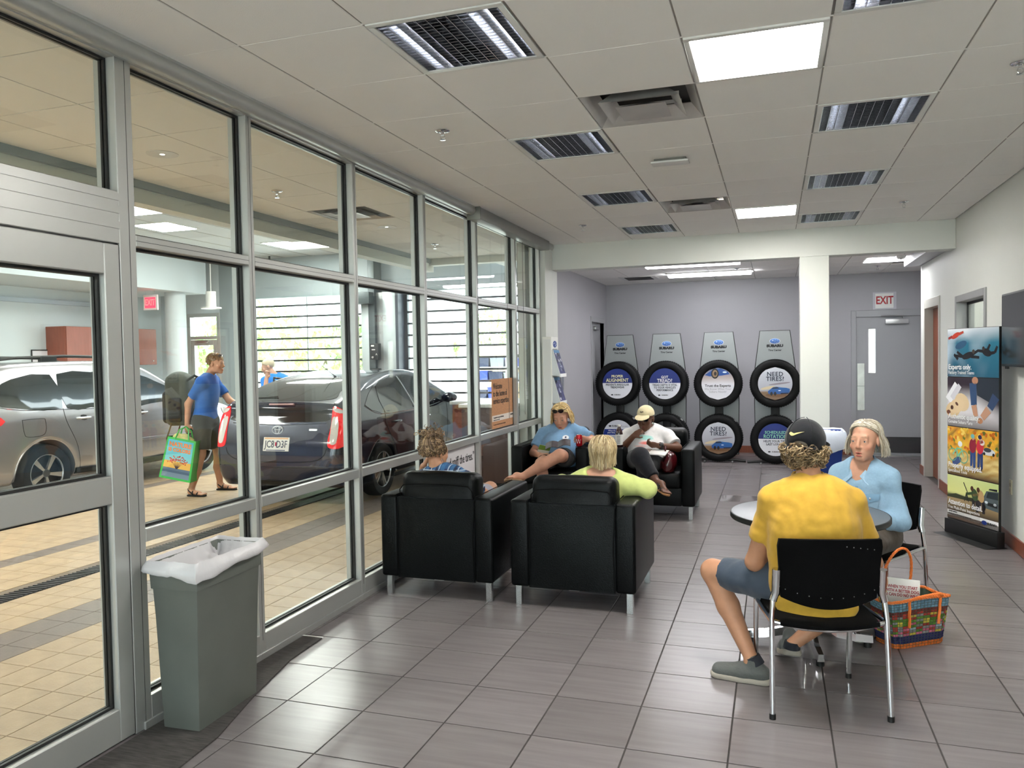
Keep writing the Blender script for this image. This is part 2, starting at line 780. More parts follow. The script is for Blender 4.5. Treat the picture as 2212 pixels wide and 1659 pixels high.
def pane(y0, y1, z0, z1):
    o = MB().box(GPX - .003, GPX + .003, y0, y1, z0, z1).build('pane', GLASS, wl, smooth=0)
    gk = MB()
    t = .011
    for xa, xb in ((GPX + .003, GPX + .016), (GPX - .016, GPX - .003)):
        gk.box(xa, xb, y0, y0 + t, z0, z1).box(xa, xb, y1 - t, y1, z0, z1)
        gk.box(xa, xb, y0 + t, y1 - t, z0, z0 + t).box(xa, xb, y0 + t, y1 - t, z1 - t, z1)
    gk.build('gasket', BLACK, o)
    return o


back = [(-.6, .5), (.55, 1.62), (-1.75, -.65), (-2.9, -1.8), (-4.1, -2.95)]
for a, b in [(-.65, -.6), (.5, .55), (-1.8, -1.75), (-2.95, -2.9)]:
    mull(a, b, 0, 2.96)
for a, b in BAYS + back:
    for z0, z1 in ((0, .135), (.827, .885), (2.137, 2.187), (2.928, 2.99)):
        mull(a, b, z0, z1, 'rail')
    MB().box(GXI, GXI + .012, a - .05, b, 0, .036).build('sill_flange', ALU, wl, bev=.002, seg=1)
    MB().box(GXI - .002, GXI + .0008, a, b, 2.160, 2.1622).build('seam', MATS['seam_dark'], wl)
    for z0, z1 in ROWS:
        pane(a, b, z0, z1)
# over-door header and transom
mull(1.71, 2.68, 2.137, 2.36, 'door_header')
for z in (2.2, 2.265, 2.32):
    MB().box(GXI, GXI + .004, 1.71, 2.68, z, z + .03).build('header_reveal', ALU, wl)
mull(1.71, 2.68, 2.928, 2.99, 'rail')
pane(1.71, 2.68, 2.36, 2.928)
# rounded cover between frame and ceiling
ct_ = MB()
pr = [(-2.665, 2.93), (-2.652, 2.935)] + [(-2.615 + .04 * math.cos(t), 2.965 + .04 * math.sin(t)) for t in np.linspace(-1.9, .6, 8)] + [(-2.575, 3.0), (-2.68, 3.0)]
ct_.prism([(x, z) for x, z in pr], -4.1, 9.4, 'y')
ct_.build('head_cover', ALU, wl)
# door leaf
d1 = struct(thing('door_1', loc=(0, 0, 0)))


def dbar(y0, y1, z0, z1, name):
    return MB().box(GXO + .03, GXI + .002, y0, y1, z0, z1).build(name, ALU, d1, bev=.004, seg=1)


dbar(2.592, 2.674, .008, 2.131, 'stile')
dbar(1.716, 1.80, .008, 2.131, 'stile')
dbar(1.80, 2.592, 2.0, 2.131, 'rail')
dbar(1.80, 2.592, 1.03, 1.148, 'rail')
dbar(1.80, 2.592, .008, .15, 'rail')
for z0, z1 in ((.15, 1.03), (1.148, 2.0)):
    o = MB().box(GPX + .012, GPX + .018, 1.80, 2.592, z0, z1).build('pane', GLASS, d1, smooth=0)
    gk = MB()
    t = .012
    for xa, xb in ((GPX + .018, GPX + .032), (GPX - .002, GPX + .012)):
        gk.box(xa, xb, 1.8, 1.8 + t, z0, z1).box(xa, xb, 2.592 - t, 2.592, z0, z1)
        gk.box(xa, xb, 1.8 + t, 2.592 - t, z0, z0 + t).box(xa, xb, 1.8 + t, 2.592 - t, z1 - t, z1)
    gk.build('gasket', BLACK, o)
MB().box(GXO + .04, GXI - .01, 2.674, 2.68, 0, 2.137).build('weather_strip', BLACK, d1)

# white wall strip between the glass and the alcove, header and pillar
wf = struct(MB().box(-2.80, -2.60, 9.07, 9.4, 0, CZ + .2).build('wall_corner', WHITE))
hd = struct(MB().box(-2.80, 1.82, 9.4, 9.62, 2.685, CZ + .2).build('wall_header', WHITE, bev=.004, seg=1))
struct(MB().box(-2.80, -2.60, 9.4, 9.62, 0, 2.685).build('wall_jamb', WHITE, bev=.004, seg=1))
pl = struct(MB().box(.27, .575, 9.40, 9.70, 0, 2.685).build('pillar', WHITE, bev=.004, seg=1))

# right wall with a window and a doorway
wr = struct(thing('wall_right'))
RWX = 1.82
for (ya, yb, za, zb) in ((-4.2, 8.12, 0, CZ + .2), (8.12, 9.4, 2.18, CZ + .2), (8.12, 9.4, 0, .95), (9.4, 10.22, 0, CZ + .2), (10.22, 11.22, 2.25, CZ + .2), (11.22, 11.5, 0, CZ + .2)):
    MB().box(RWX, RWX + .16, ya, yb, za, zb).build('wall_panel', WHITE, wr)
bb = struct(thing('baseboard_right'))
for ya, yb in ((-4.2, 10.22), (11.22, 11.5)):
    MB().box(RWX - .014, RWX, ya, yb, 0, .115).build('board', WOODR, bb, bev=.003, seg=1)
MB().box(RWX - .014, RWX + .17, 11.5, 11.514, 0, .115).build('board', WOODR, bb, bev=.003, seg=1)
# window in the right wall
w1 = struct(thing('window_1'))
FR = mat('frame_grey', C(165, 166, 166), .4, .3)
for ya, yb, za, zb in ((9.33, 9.40, .95, 2.18), (8.12, 8.19, .95, 2.18), (8.19, 9.33, 2.11, 2.18), (8.19, 9.33, .95, 1.02)):
    MB().box(RWX - .012, RWX + .16, ya, yb, za, zb).build('frame', FR, w1, bev=.003, seg=1)
MB().box(RWX + .10, RWX + .106, 8.19, 9.33, 1.02, 2.11).build('pane', GLASS, w1, smooth=0)
MB().box(RWX + .088, RWX + .1, 9.30, 9.33, 1.02, 2.11).build('gasket', BLACK, w1)
MB().box(RWX + .088, RWX + .1, 8.19, 9.33, 2.085, 2.11).build('gasket', BLACK, w1)
# room behind that window
ro = struct(thing('wall_office'))
MB().box(3.6, 3.7, 7.0, 13.3, 0, 3.0).build('wall_panel', WHITE, ro)
MB().box(RWX + .16, 3.6, 10.15, 10.2, 0, 3.0).build('wall_panel', WHITE, ro)
MB().box(RWX + .16, 3.6, 6.9, 7.0, 0, 3.0).build('wall_panel', WHITE, ro)
MB().box(RWX + .16, 3.7, 6.9, 10.2, 2.9, 3.0).build('ceiling_panel', TILEC, ro)
MB().box(RWX + .16, 3.7, 6.9, 10.2, -.1, 0).build('floor_panel', mat('office_carpet', C(90, 92, 98), .9), ro)
oc = thing('wall_cupboard', 'brown wooden wall cupboard seen through the side window', 'cupboard', (2.35, 10.15, 1.3))
MB().box(0, .6, -.32, 0, 0, .72).build('body', WOODR, oc, bev=.004)
for k in range(2):
    MB().box(.01 + .295 * k, .285 + .3 * k, -.338, -.32, .01, .71).build('door', WOODR, oc, bev=.003)
oll = thing('office_lamp', 'flat ceiling lamp in the office behind the side window', 'lamp', (2.9, 8.8, 2.9))
MB().box(-.3, .3, -.3, .3, -.03, 0).build('frame', ALU, oll)
MB().box(-.28, .28, -.28, .28, -.033, -.03).build('diffuser', DPANEL, oll)
# doorway with a brown door
d2 = struct(thing('door_2'))
for ya, yb, za, zb in ((11.16, 11.22, 0, 2.25), (10.22, 10.28, 0, 2.25), (10.28, 11.16, 2.14, 2.25)):
    MB().box(RWX - .015, RWX + .13, ya, yb, za, zb).build('frame', mat('frame_cream', C(190, 188, 180), .4), d2, bev=.003, seg=1)
MB().box(RWX + .085, RWX + .125, 10.28, 11.16, .01, 2.14).build('leaf', WOODR, d2)

# alcove with the tire displays, corridor to the exit door
AY, AZ = 13.3, 2.82
ab = struct(MB().box(-2.95, 1.15, AY, AY + .12, 0, 3.0).build('wall_back', GREYW))
struct(MB().box(1.15, 2.6, AY, AY + .12, 2.25, 3.0).build('wall_back_over_door', GREYW))
struct(MB().box(2.16, 2.6, AY, AY + .12, 0, 2.25).build('wall_back_right', GREYW))
struct(MB().box(2.42, 2.6, 11.5, AY, 0, 3.0).build('wall_corridor', GREYW))
struct(MB().box(1.98, 2.6, 11.42, 11.5, 0, 3.0).build('wall_return', WHITE))
alw = struct(thing('wall_alcove_left'))
for ya, yb, za, zb in ((9.62, 12.1, 0, 3.0), (12.1, 13.05, 2.2, 3.0), (13.05, 13.3, 0, 3.0)):
    MB().box(-2.85, -2.73, ya, yb, za, zb).build('wall_panel', GREYW, alw)
d3 = struct(thing('door_3'))
for ya, yb, za, zb in ((12.05, 12.1, 0, 2.24), (13.05, 13.1, 0, 2.24), (12.1, 13.05, 2.16, 2.24)):
    MB().box(-2.86, -2.715, ya, yb, za, zb).build('frame', GREYP, d3, bev=.003, seg=1)
MB().box(-2.84, -2.79, 12.1, 13.05, .01, 2.16).build('leaf', GREYP, d3)
MB().box(-2.79, -2.74, 12.5, 12.72, 2.04, 2.1).build('closer', STEEL, d3, bev=.006)
MB().box(-2.79, -2.78, 12.13, 12.19, .95, 1.12).build('lock_plate', STEEL, d3, bev=.003)
cel2 = struct(MB().box(-2.9, 2.6, 9.55, 13.4, AZ + .008, AZ + .1).build('ceiling_alcove', TBAR))
for j in range(7):
    for i in range(10):
        x, y = -2.73 + i * T2, 9.64 + j * T2
        if x > 2.4 or y > 13.2:
            continue
        if (i, j) in ((7, 3),):
            continue
        MB().box(x + cg, min(x + T2 - cg, 2.42), y + cg, min(y + T2 - cg, 13.3), AZ, AZ + .008).build('ceiling_tile', TILEC, cel2)
struct(MB().box(1.62, 1.98, 9.62, 11.5, 2.72, 3.0).build('wall_beam', GREYW))
bb2 = struct(thing('baseboard_back'))
for xa, xb in ((-2.73, 1.12), (2.17, 2.42)):
    MB().box(xa, xb, AY - .014, AY, 0, .115).build('board', WOODR, bb2, bev=.003, seg=1)
# exit door
d4 = struct(thing('door_4'))
for xa, xb, za, zb in ((1.125, 1.2, 0, 2.25), (2.11, 2.185, 0, 2.25), (1.2, 2.11, 2.145, 2.25)):
    MB().box(xa, xb, AY - .02, AY + .1, za, zb).build('frame', GREYP, d4, bev=.004, seg=1)
lf = MB()
lx = [1.2, 1.375, 1.475, 2.11]
lz = [.01, 1.28, 1.96, 2.145]
for (xa, xb, za, zb) in ((1.2, 1.375, .01, 2.145), (1.475, 2.11, .01, 2.145), (1.375, 1.475, .01, 1.28), (1.375, 1.475, 1.96, 2.145)):
    lf.box(xa, xb, AY + .01, AY + .055, za, zb)
lf.build('leaf', GREYP, d4)
wfm = MB()
for xa, xb, za, zb in ((1.345, 1.375, 1.25, 1.99), (1.475, 1.505, 1.25, 1.99), (1.375, 1.475, 1.25, 1.28), (1.375, 1.475, 1.96, 1.99)):
    wfm.box(xa, xb, AY, AY + .012, za, zb)
wfm.build('window_frame', GREYP, d4)
MB().box(1.375, 1.475, AY + .03, AY + .035, 1.28, 1.96).build('pane', GLASS, d4, smooth=0)
for k, (za, zb) in enumerate(((.93, 1.28), (.55, .925))):
    MB().box(1.215, 1.318, AY + .003, AY + .01, 0.15 + za, .15 + zb).build('push_plate', mat('plate_steel', C(205, 204, 198), .25, .9, var=.1, vs=12), d4, bev=.001, seg=1)
MB().box(1.205, 2.105, AY + .002, AY + .01, .05, .29).build('kick_plate', mat('kick_steel', C(110, 110, 112), .22, .9), d4)
MB().box(1.61, 1.93, AY - .05, AY + .01, 2.03, 2.10).build('closer', mat('closer_paint', C(205, 205, 205), .3, .5), d4, bev=.006)
MB().tube([(1.85, AY - .03, 2.115), (1.85, AY - .03, 2.15), (1.55, AY - .05, 2.155)], .01, 8).build('closer_arm', STEEL, d4)
MB().box(1.2, 2.11, AY - .08, AY + .02, 0, .012).build('threshold', STEEL, d4)
# room seen through the exit door's narrow window
struct(MB().box(.8, 2.6, 15.4, 15.5, 0, 3).build('wall_beyond_exit', mat('wall_beige', C(150, 145, 135), .6)))

# back of the room behind the camera: white wall with a large shop window
wb = struct(thing('wall_front'))
for xa, xb, za, zb in ((-2.8, 1.98, 2.85, 3.1), (-2.8, -2.5, 0, 2.85), (1.7, 1.98, 0, 2.85), (-2.5, 1.7, 0, .12)):
    MB().box(xa, xb, -4.2, -4.05, za, zb).build('wall_panel', WHITE, wb)
for x in (-2.3, -1.05, .2, 1.45):
    MB().box(x, x + .05, -4.18, -4.06, .12, 2.85).build('mullion', ALU, wb)
MB().box(-2.5, 1.7, -4.125, -4.12, .12, 2.85).build('pane', GLASS, wb, smooth=0)
# ------------------------------------------------------------------ ceiling fixtures of the waiting room
LOUV = mat('louver_metal', C(205, 208, 214), .16, 1.0)
HOUS = mat('reflector_metal', C(215, 216, 220), .22, 1.0)
TUBEM = emat('lamp_tube', (1, .98, .95, 1), TUBE)
WPAINT = mat('white_enamel', C(225, 224, 220), .35)


def louver_fixture(i, j, label):
    x, y = GX[0] + i * T2, GY0 + j * T2
    t = thing('louver_light', label, 'ceiling light', (x + T2 / 2, y + T2 / 2, CZ), group='square louvred ceiling lights')
    h = T2 / 2 - .006
    q = .27
    fr = MB()
    for xa, xb, ya, yb in ((-h, h, -h, -q), (-h, h, q, h), (-h, -q, -q, q), (q, h, -q, q)):
        fr.box(xa, xb, ya, yb, -.004, .012)
    fr.build('frame', WPAINT, t, bev=.002, seg=1)
    hs = MB()
    hs.box(-q, q, -q, q, .085, .095)
    for xa, xb, ya, yb in ((-q, -q + .004, -q, q), (q - .004, q, -q, q), (-q, q, -q, -q + .004), (-q, q, q - .004, q)):
        hs.box(xa, xb, ya, yb, 0, .09)
    hs.build('reflector', HOUS, t)
    for s_ in (-.18, .18):
        MB().cyl((s_, -q + .02, .06), (s_, q - .02, .06), .013, n=10).build('lamp_tube', TUBEM, t)
    return t


_bl = MB().prism([(-.0012, .0), (.0012, 0), (.004, .045), (-.004, .045)], -.268, .268, 'y').mesh('louver_blade', smooth=0)
_bl.materials.append(LOUV)
_bx = MB().box(-.268, .268, -.0012, .0012, .0, .04).mesh('cross_blade', smooth=0)
_bx.materials.append(LOUV)
LLAB = {(1, 0): 'large square louvred ceiling light nearest the camera, left of the lit panel', (4, 0): 'louvred ceiling light cut by the top edge of the view',
        (1, 3): 'second louvred ceiling light of the left row', (4, 3): 'louvred ceiling light right of the big lit panel, nearest of the right row',
        (1, 6): 'third louvred ceiling light of the left row', (4, 6): 'second louvred ceiling light of the right row',
        (1, 9): 'farthest louvred ceiling light of the left row', (4, 9): 'farthest louvred ceiling light of the right row, beside the small lit panel'}
for (i, j), kd in SPEC_CELLS.items():
    x, y = GX[0] + i * T2, GY0 + j * T2
    if kd == 'louver':
        t = louver_fixture(i, j, LLAB.get((i, j), 'louvred ceiling light behind the viewer, %s row %s' % ('left' if i == 1 else 'right', 'front' if j == -3 else 'rear')))
        near = j <= 3
        nb = 12
        for k in range(1, nb):
            link('louver_blade', _bl, t, (-.27 + .54 * k / nb, 0, .001))
        nx = 18
        for k in range(1, nx):
            link('cross_blade', _bx, t, (0, -.27 + .54 * k / nx, .003))
    elif kd == 'panel':
        lab = {1: 'large glowing flat ceiling panel near the top of the view', 8: 'small glowing flat ceiling panel near the far header', -6: 'glowing ceiling panel behind the viewer'}[j]
        t = thing('panel_light', lab, 'ceiling light', (x + T2 / 2, y + T2 / 2, CZ), group='lit flat ceiling panels')
        h, q = T2 / 2 - .006, .272
        fr = MB()
        for xa, xb, ya, yb in ((-h, h, -h, -q), (-h, h, q, h), (-h, -q, -q, q), (q, h, -q, q)):
            fr.box(xa, xb, ya, yb, -.008, .012)
        fr.build('frame', WPAINT, t, bev=.003, seg=1)
        MB().box(-q, q, -q, q, -.002, .006).build('diffuser', DPANEL, t)
    else:
        lab = {2: 'square stepped air diffuser beside the large lit panel', 7: 'square stepped air diffuser beside the small far panel', -5: 'square air diffuser behind the viewer'}[j]
        t = thing('air_diffuser', lab, 'air vent', (x + T2 / 2, y + T2 / 2, CZ), group='square air diffusers')
        h = T2 / 2 - .004
        AL2 = mat('diffuser_metal', C(196, 192, 188), .35, .4, var=.1, vs=5)
        MB().box(-h, h, -h, h, .10, .105).build('back_plate', mat('duct_dark', C(28, 27, 26), .7), t)
        for k, (a, b, z0, z1) in enumerate(((h, .235, 0, .075), (.215, .15, -.012, .05), (.135, .02, -.022, .022))):
            m = MB()
            n = 4
            o_ = [(-a, -a, z0), (a, -a, z0), (a, a, z0), (-a, a, z0)]
            i_ = [(-b, -b, z1), (b, -b, z1), (b, b, z1), (-b, b, z1)]
            m.add(o_ + i_, [(s_, (s_ + 1) % 4, 4 + (s_ + 1) % 4, 4 + s_) for s_ in range(4)])
            if k == 2:
                m.poly([(-a, -a, z0 + .001), (a, -a, z0 + .001), (a, a, z0 + .001), (-a, a, z0 + .001)])
            m.build('cone_ring', AL2, t)
        for s_ in (-1, 1):
            MB().box(-.2, .2, s_ * .07 - .002, s_ * .07 + .002, .03, .05).build('brace', AL2, t)


def sprinkler(x, y, z, label):
    t = thing('sprinkler', label, 'sprinkler', (x, y, z), group='ceiling sprinkler heads')
    MB().lathe([(.006, 0), (.042, 0), (.044, -.004), (.036, -.010), (.016, -.012), (.012, -.004)], 24).build('escutcheon', CHROME, t)
    m = MB().cyl((0, 0, 0), (0, 0, -.028), .009, n=10)
    for s_ in (-1, 1):
        m.tube([(s_ * .009, 0, -.026), (s_ * .014, 0, -.04), (s_ * .004, 0, -.054)], .0025, 6)
    m.build('head', CHROME, t)
    MB().lathe([(.0, -.054), (.017, -.055), (.018, -.057), (0, -.058)], 14).build('deflector', CHROME, t)


sprinkler(-1.895, 4.42, CZ, 'chrome sprinkler head on the near left ceiling, beside the windows')
sprinkler(-1.91, 8.13, CZ, 'sprinkler head at the far left of the ceiling')
sprinkler(1.14, 8.1, CZ, 'sprinkler head at the far right of the ceiling')
sprinkler(1.13, 4.42, CZ, 'sprinkler head at the right edge of the view')
sprinkler(-.5, 11.6, AZ, 'small sprinkler between the two strip lights of the alcove')
sprinkler(1.38, 12.2, AZ, 'sprinkler under the corridor light near the exit door')
# speaker / access plate hanging a little below a tile
t = thing('ceiling_sensor', 'small flat white box hanging below a ceiling tile', 'ceiling box', (-.69, 5.65, CZ))
MB().box(-.13, .13, -.06, .06, -.035, -.02).build('plate', WPAINT, t, bev=.006)
MB().box(-.11, .11, -.03, .04, -.02, 0).build('base', mat('sensor_base_grey', C(120, 116, 110), .7), t)  # plain grey base between the plate and the tile

# alcove strip lights
for k, (x0, x1, y) in enumerate(((-1.62, -.42, 10.55), (-1.50, -.32, 11.95))):
    t = thing('strip_light', ['long fluorescent strip light nearest the alcove opening', 'long fluorescent strip light farther back in the alcove'][k], 'ceiling light', ((x0 + x1) / 2, y, AZ), group='alcove strip lights')
    h = (x1 - x0) / 2
    MB().box(-h - .03, h + .03, -.15, .15, -.015, 0).build('frame', WPAINT, t, bev=.004)
    for s_ in (-1,):
        MB().prism([(-.13, -.015), (-.09, -.05), (.09, -.05), (.13, -.015)], -h, h, 'x').build('diffuser', emat('strip_tube', (.97, .97, 1, 1), PANEL * .42), t)
t = thing('corridor_light', 'flat square glowing ceiling light before the exit door', 'ceiling light', (1.42, 11.4, AZ))
MB().box(-.3, .3, -.3, .3, -.004, .012).build('frame', WPAINT, t)
MB().box(-.275, .275, -.275, .275, -.007, -.004).build('diffuser', emat('corridor_panel', (.97, .97, 1, 1), PANEL * .5), t)
t = thing('air_grille', 'small dark ceiling air grille in the alcove', 'air vent', (-2.0, 12.3, AZ))
MB().box(-.28, .28, -.28, .28, -.006, 0).build('plate', WPAINT, t)
for k in range(5):
    MB().box(-.2, .2, -.2 + k * .09, -.15 + k * .09, -.012, -.006).build('slat', mat('grille_dark', C(40, 40, 40), .6), t)
t = thing('smoke_detector', 'small white smoke detector beside the corridor light', 'detector', (1.52, 11.02, AZ))
MB().lathe([(0, -.045), (.04, -.045), (.055, -.03), (.06, 0)], 20).build('body', WPAINT, t)
MB().lathe([(0, -.052), (.012, -.052), (.016, -.046)], 12).build('sensor', STEEL, t)

# roller shade cassette above the far panes
t = thing('roller_shade', 'grey roller shade cassette above the far end of the glass wall', 'window shade', (-2.66, 6.74, 2.885))
MB().box(.002, .125, 0, 2.32, 0, .108).build('cassette', mat('cassette_grey', C(150, 150, 147), .35, .5), t, bev=.008)
MB().box(-.002, .13, -.012, 0, -.004, .112).build('end_cap', mat('endcap_grey', C(112, 112, 106), .4, .4), t, bev=.003)
for yy in (.15, 1.0, 1.35, 1.55):
    MB().cyl((.03, yy, 0), (.03, yy, -1.9), .0022, n=6).build('cord', mat('cord_grey', C(90, 90, 90), .6), t)
# ------------------------------------------------------------------ service drive beyond the glass
DRW = mat('drive_paint', C(200, 208, 212), .5, var=.02, vs=1.5)
DRG = mat('drive_grey', C(150, 160, 164), .45)
DTILE = mat('drive_tile_beige', C(178, 152, 122), .42, var=.12, vs=7, bump=.25, bs=90)
DBAND = mat('drive_tile_brown', C(120, 106, 98), .4, var=.1, vs=9, bump=.2, bs=90)
DX0, DY1 = -13.0, 14.2
dfl = struct(MB().box(DX0 - .2, -2.66, -8, DY1 + .2, -.15, -.003).build('floor_drive', mat('drive_grout', C(120, 104, 88), .8)))
TS = .2085
bm_ = MB().box(.002, TS - .002, .002, TS - .002, -.003, 0).mesh('floor_tile', bev=.001, seg=1)
bm_.materials.append(DTILE)
bb_ = bm_.copy()
bb_.materials.clear()
bb_.materials.append(DBAND)
restA, restB = MB(), MB()
cnt = 0
BANDX = (-4.25, -6.1, -8.0)
for i in range(0, 49):
    x = -2.79 - (i + 1) * TS
    band = any(abs(x + TS / 2 - b) < TS / 2 + .001 for b in BANDX)
    drain = abs(x + TS / 2 + 5.11) < TS / 2
    for j in range(-58, 82):
        y = j * TS
        if drain:
            continue
        if i < 9 and 8 <= j < 41 and cnt < 300:
            link('floor_tile', bb_ if band else bm_, dfl, (x, y, 0))
            cnt += 1
        elif y < DY1:
            (restB if band else restA).box(x + .002, x + TS - .002, y + .002, y + TS - .002, -.003, 0)
o = restA.build('tile_field', DTILE, dfl, smooth=0)
o['kind'] = 'stuff'
o = restB.build('band_tiles', DBAND, dfl, smooth=0)
o['kind'] = 'stuff'
# trench drain
dr = thing('trench_drain', 'narrow dark grated drain running along the drive floor', 'drain', (-5.11, 0, 0))
MB().box(-.09, .09, -8, DY1, -.003, .001).build('channel', mat('drain_dark', C(38, 38, 40), .5, .4), dr)
gb = MB()
for k in range(420):
    yy = -2 + k * .038
    gb.box(-.085, .085, yy, yy + .018, .001, .006)
o = gb.build('grate_bars', mat('drain_metal', C(70, 68, 68), .4, .8), dr, smooth=0)
o['kind'] = 'stuff'
# low ceiling strip with its bulkhead, main ceiling
cd1 = struct(MB().box(-4.53, -2.62, -8, 10.0, CZ + .06, CZ + .12).build('ceiling_drive_low', TBAR))
for i in range(3):
    for j in range(-18, 12):
        x, y = -2.87 - (i + 1) * T2, 2.65 + j * T2
        xa = max(x + cg, -4.53)
        if y + T2 > 10.3 or (i, j) == (1, 6):
            continue
        MB().box(xa, x + T2 - cg, y + cg, min(y + T2 - cg, 10.0), CZ, CZ + .012).build('ceiling_tile', TILEC, cd1)
bk = struct(thing('wall_bulkhead'))
MB().box(-4.68, -4.53, -8, 10.15, 2.833, 3.9).build('side_face', WHITE, bk)
MB().box(-4.53, -2.75, 10.0, 10.15, 2.91, 3.9).build('end_face', WHITE, bk)
MB().box(-4.53, -4.5, -8, 10.0, 2.94, 2.996).build('reveal', DRG, bk)
DZ = 3.8
cdm = struct(MB().box(DX0 - .2, -4.55, -8, DY1 + .2, DZ, DZ + .1).build('ceiling_drive', mat('drive_ceiling', C(200, 206, 210), .7)))
struct(MB().box(-4.7, -2.7, 10.0, DY1 + .2, 3.3, 3.4).build('ceiling_drive_far', MATS['drive_ceiling']))
for i in range(13):
    MB().box(-13 + i * .65, -12.99 + i * .65, -8, DY1, DZ - .004, DZ).build('runner', TBAR, cdm)
# walls
struct(MB().box(DX0 - .15, DX0, -8, DY1 + .2, 0, DZ + .1).build('wall_drive_left', DRW))
wdr = struct(thing('trim_1'))
MB().box(DX0, DX0 + .07, -8, 13.0, 2.78, 2.86).build('rail', mat('trim_blue', C(172, 184, 196), .4), wdr)
struct(MB().box(-2.95, -2.85, 9.07, DY1 + .2, 0, 3.4).build('wall_drive_right', WHITE))
sb = struct(MB().box(DX0, -11.3, 7.5, 13.65, 3.06, DZ).build('wall_soffit', DRW))
fw_ = struct(thing('wall_drive_end'))
for xa, xb, za, zb in ((DX0, -12.28, 0, DZ), (-12.28, -11.42, 2.7, DZ), (-11.42, -10.62, 0, DZ), (-10.62, -7.82, 2.96, DZ), (-7.82, -6.98, 0, DZ), (-6.98, -3.9, 2.96, DZ), (-3.9, -2.85, 0, DZ)):
    MB().box(xa, xb, DY1, DY1 + .2, za, zb).build('wall_panel', DRG if xa > -11.5 else DRW, fw_)
rear = struct(thing('wall_drive_rear'))
for xa, xb, za, zb in ((DX0, -10.62, 0, DZ), (-10.62, -7.82, 3.2, DZ), (-7.82, -6.98, 0, DZ), (-6.98, -3.6, 3.2, DZ), (-3.6, -2.62, 0, DZ)):
    MB().box(xa, xb, -8.2, -8, za, zb).build('wall_panel', DRW, rear)
# steel column and posts at the far wall
pc = thing('round_column', 'round grey structural column beside the exit sign in the drive', 'column', (-11.62, 13.1, 0))
MB().cyl((0, 0, 0), (0, 0, 3.06), .2, n=28).build('shaft', DRW, pc)
MB().cyl((0, 0, 0), (0, 0, .06), .24, n=28).build('collar', STEEL, pc)
post = thing('door_post', 'grey steel guide post between the two roll-up doors', 'post', (-7.4, 13.99, 0))
MB().box(-.42, -.22, -.05, .19, 0, 2.95).build('guide', mat('post_light', C(182, 190, 192), .4, .3), post, bev=.004)
MB().box(-.22, -.08, -.12, .19, 0, 3.75).build('channel', mat('post_dark', C(74, 82, 84), .45, .3), post, bev=.004)
MB().box(-.08, .06, -.04, .19, 0, 2.95).build('cover', mat('post_mid', C(150, 152, 152), .45, .3), post, bev=.004)
MB().box(.06, .36, -.05, .19, 0, 2.95).build('guide', MATS['post_light'], post, bev=.004)
MB().box(.36, .42, -.10, .19, 0, 2.95).build('edge_strip', mat('post_edge', C(60, 66, 76), .4), post)
MB().box(-.5, -.1, -.3, .0, 2.72, 2.95).build('motor_housing', MATS['post_dark'], post, bev=.01)
for k, (z0, z1) in enumerate(((1.62, 1.94), (1.28, 1.45))):
    t = thing('control_box', ['upper black control box with white buttons on the door post', 'lower small black control box on the door post'][k], 'control box', (-7.42, 13.86, z0), group='door controls')
    MB().box(-.11, .07, -.12, 0, 0, z1 - z0).build('case', BLACK, t, bev=.008)
    MB().box(-.085, -.02, -.124, -.12, z1 - z0 - .06, z1 - z0 - .03).build('marking', WPAINT, t)
    if k == 0:
        MB().box(-.07, .0, -.124, -.12, .19, .205).build('marking', WPAINT, t)
        text('^', .09, WPAINT, t, (.03, -.123, .09))
        MB().cyl((-.05, -.12, .05), (-.05, -.14, .05), .02, n=12).build('button', mat('button_grey', C(150, 150, 150), .4), t)
# roll-up glazed doors
PANEB = glassmat('slat_glazing', (.96, .985, .98, 1), 1.4)
RAILM = mat('slat_rail', C(58, 62, 64), .4, .4)


def rolldoor(x0, x1, y, label, n=13, pitch=.2295, top=2.955):
    t = thing('rollup_door', label, 'door', ((x0 + x1) / 2, y, 0), group='glazed roll-up doors')
    w = (x1 - x0) / 2
    rm = MB().box(-w, w, -.02, .02, -.019, .019).mesh('slat_rail', bev=.004, seg=1)
    rm.materials.append(RAILM)
    pm = MB().box(-w, w, -.003, .003, .019, pitch - .019).mesh('slat_pane', smooth=0)
    pm.materials.append(PANEB)
    z = .03
    while z < top:
        link('slat_rail', rm, t, (0, 0, z))
        link('slat_pane', pm, t, (0, 0, z))
        z += pitch
    MB().box(-w, w, -.04, .04, 0, .03).build('bottom_bar', BLACK, t)
    MB().box(-w - .02, -w + .05, -.03, .03, 0, top).build('track', RAILM, t)
    MB().box(w - .05, w + .02, -.03, .03, 0, top).build('track', RAILM, t)
    MB().box(-.012, .012, -.012, .012, 0.03, top).build('centre_bar', mat('bar_pale', C(170, 176, 178), .4, .5), t)


rolldoor(-10.6, -7.84, DY1 - .01, 'wide glazed roll-up door behind the man at the dark car')
rolldoor(-6.96, -3.92, DY1 - .01, 'glazed roll-up door in front of the dark car, right of the post')
rolldoor(-10.6, -7.84, -8.05, 'rear roll-up door of the drive, left lane', top=3.2)
rolldoor(-6.96, -3.62, -8.05, 'rear roll-up door of the drive, right lane', top=3.2)
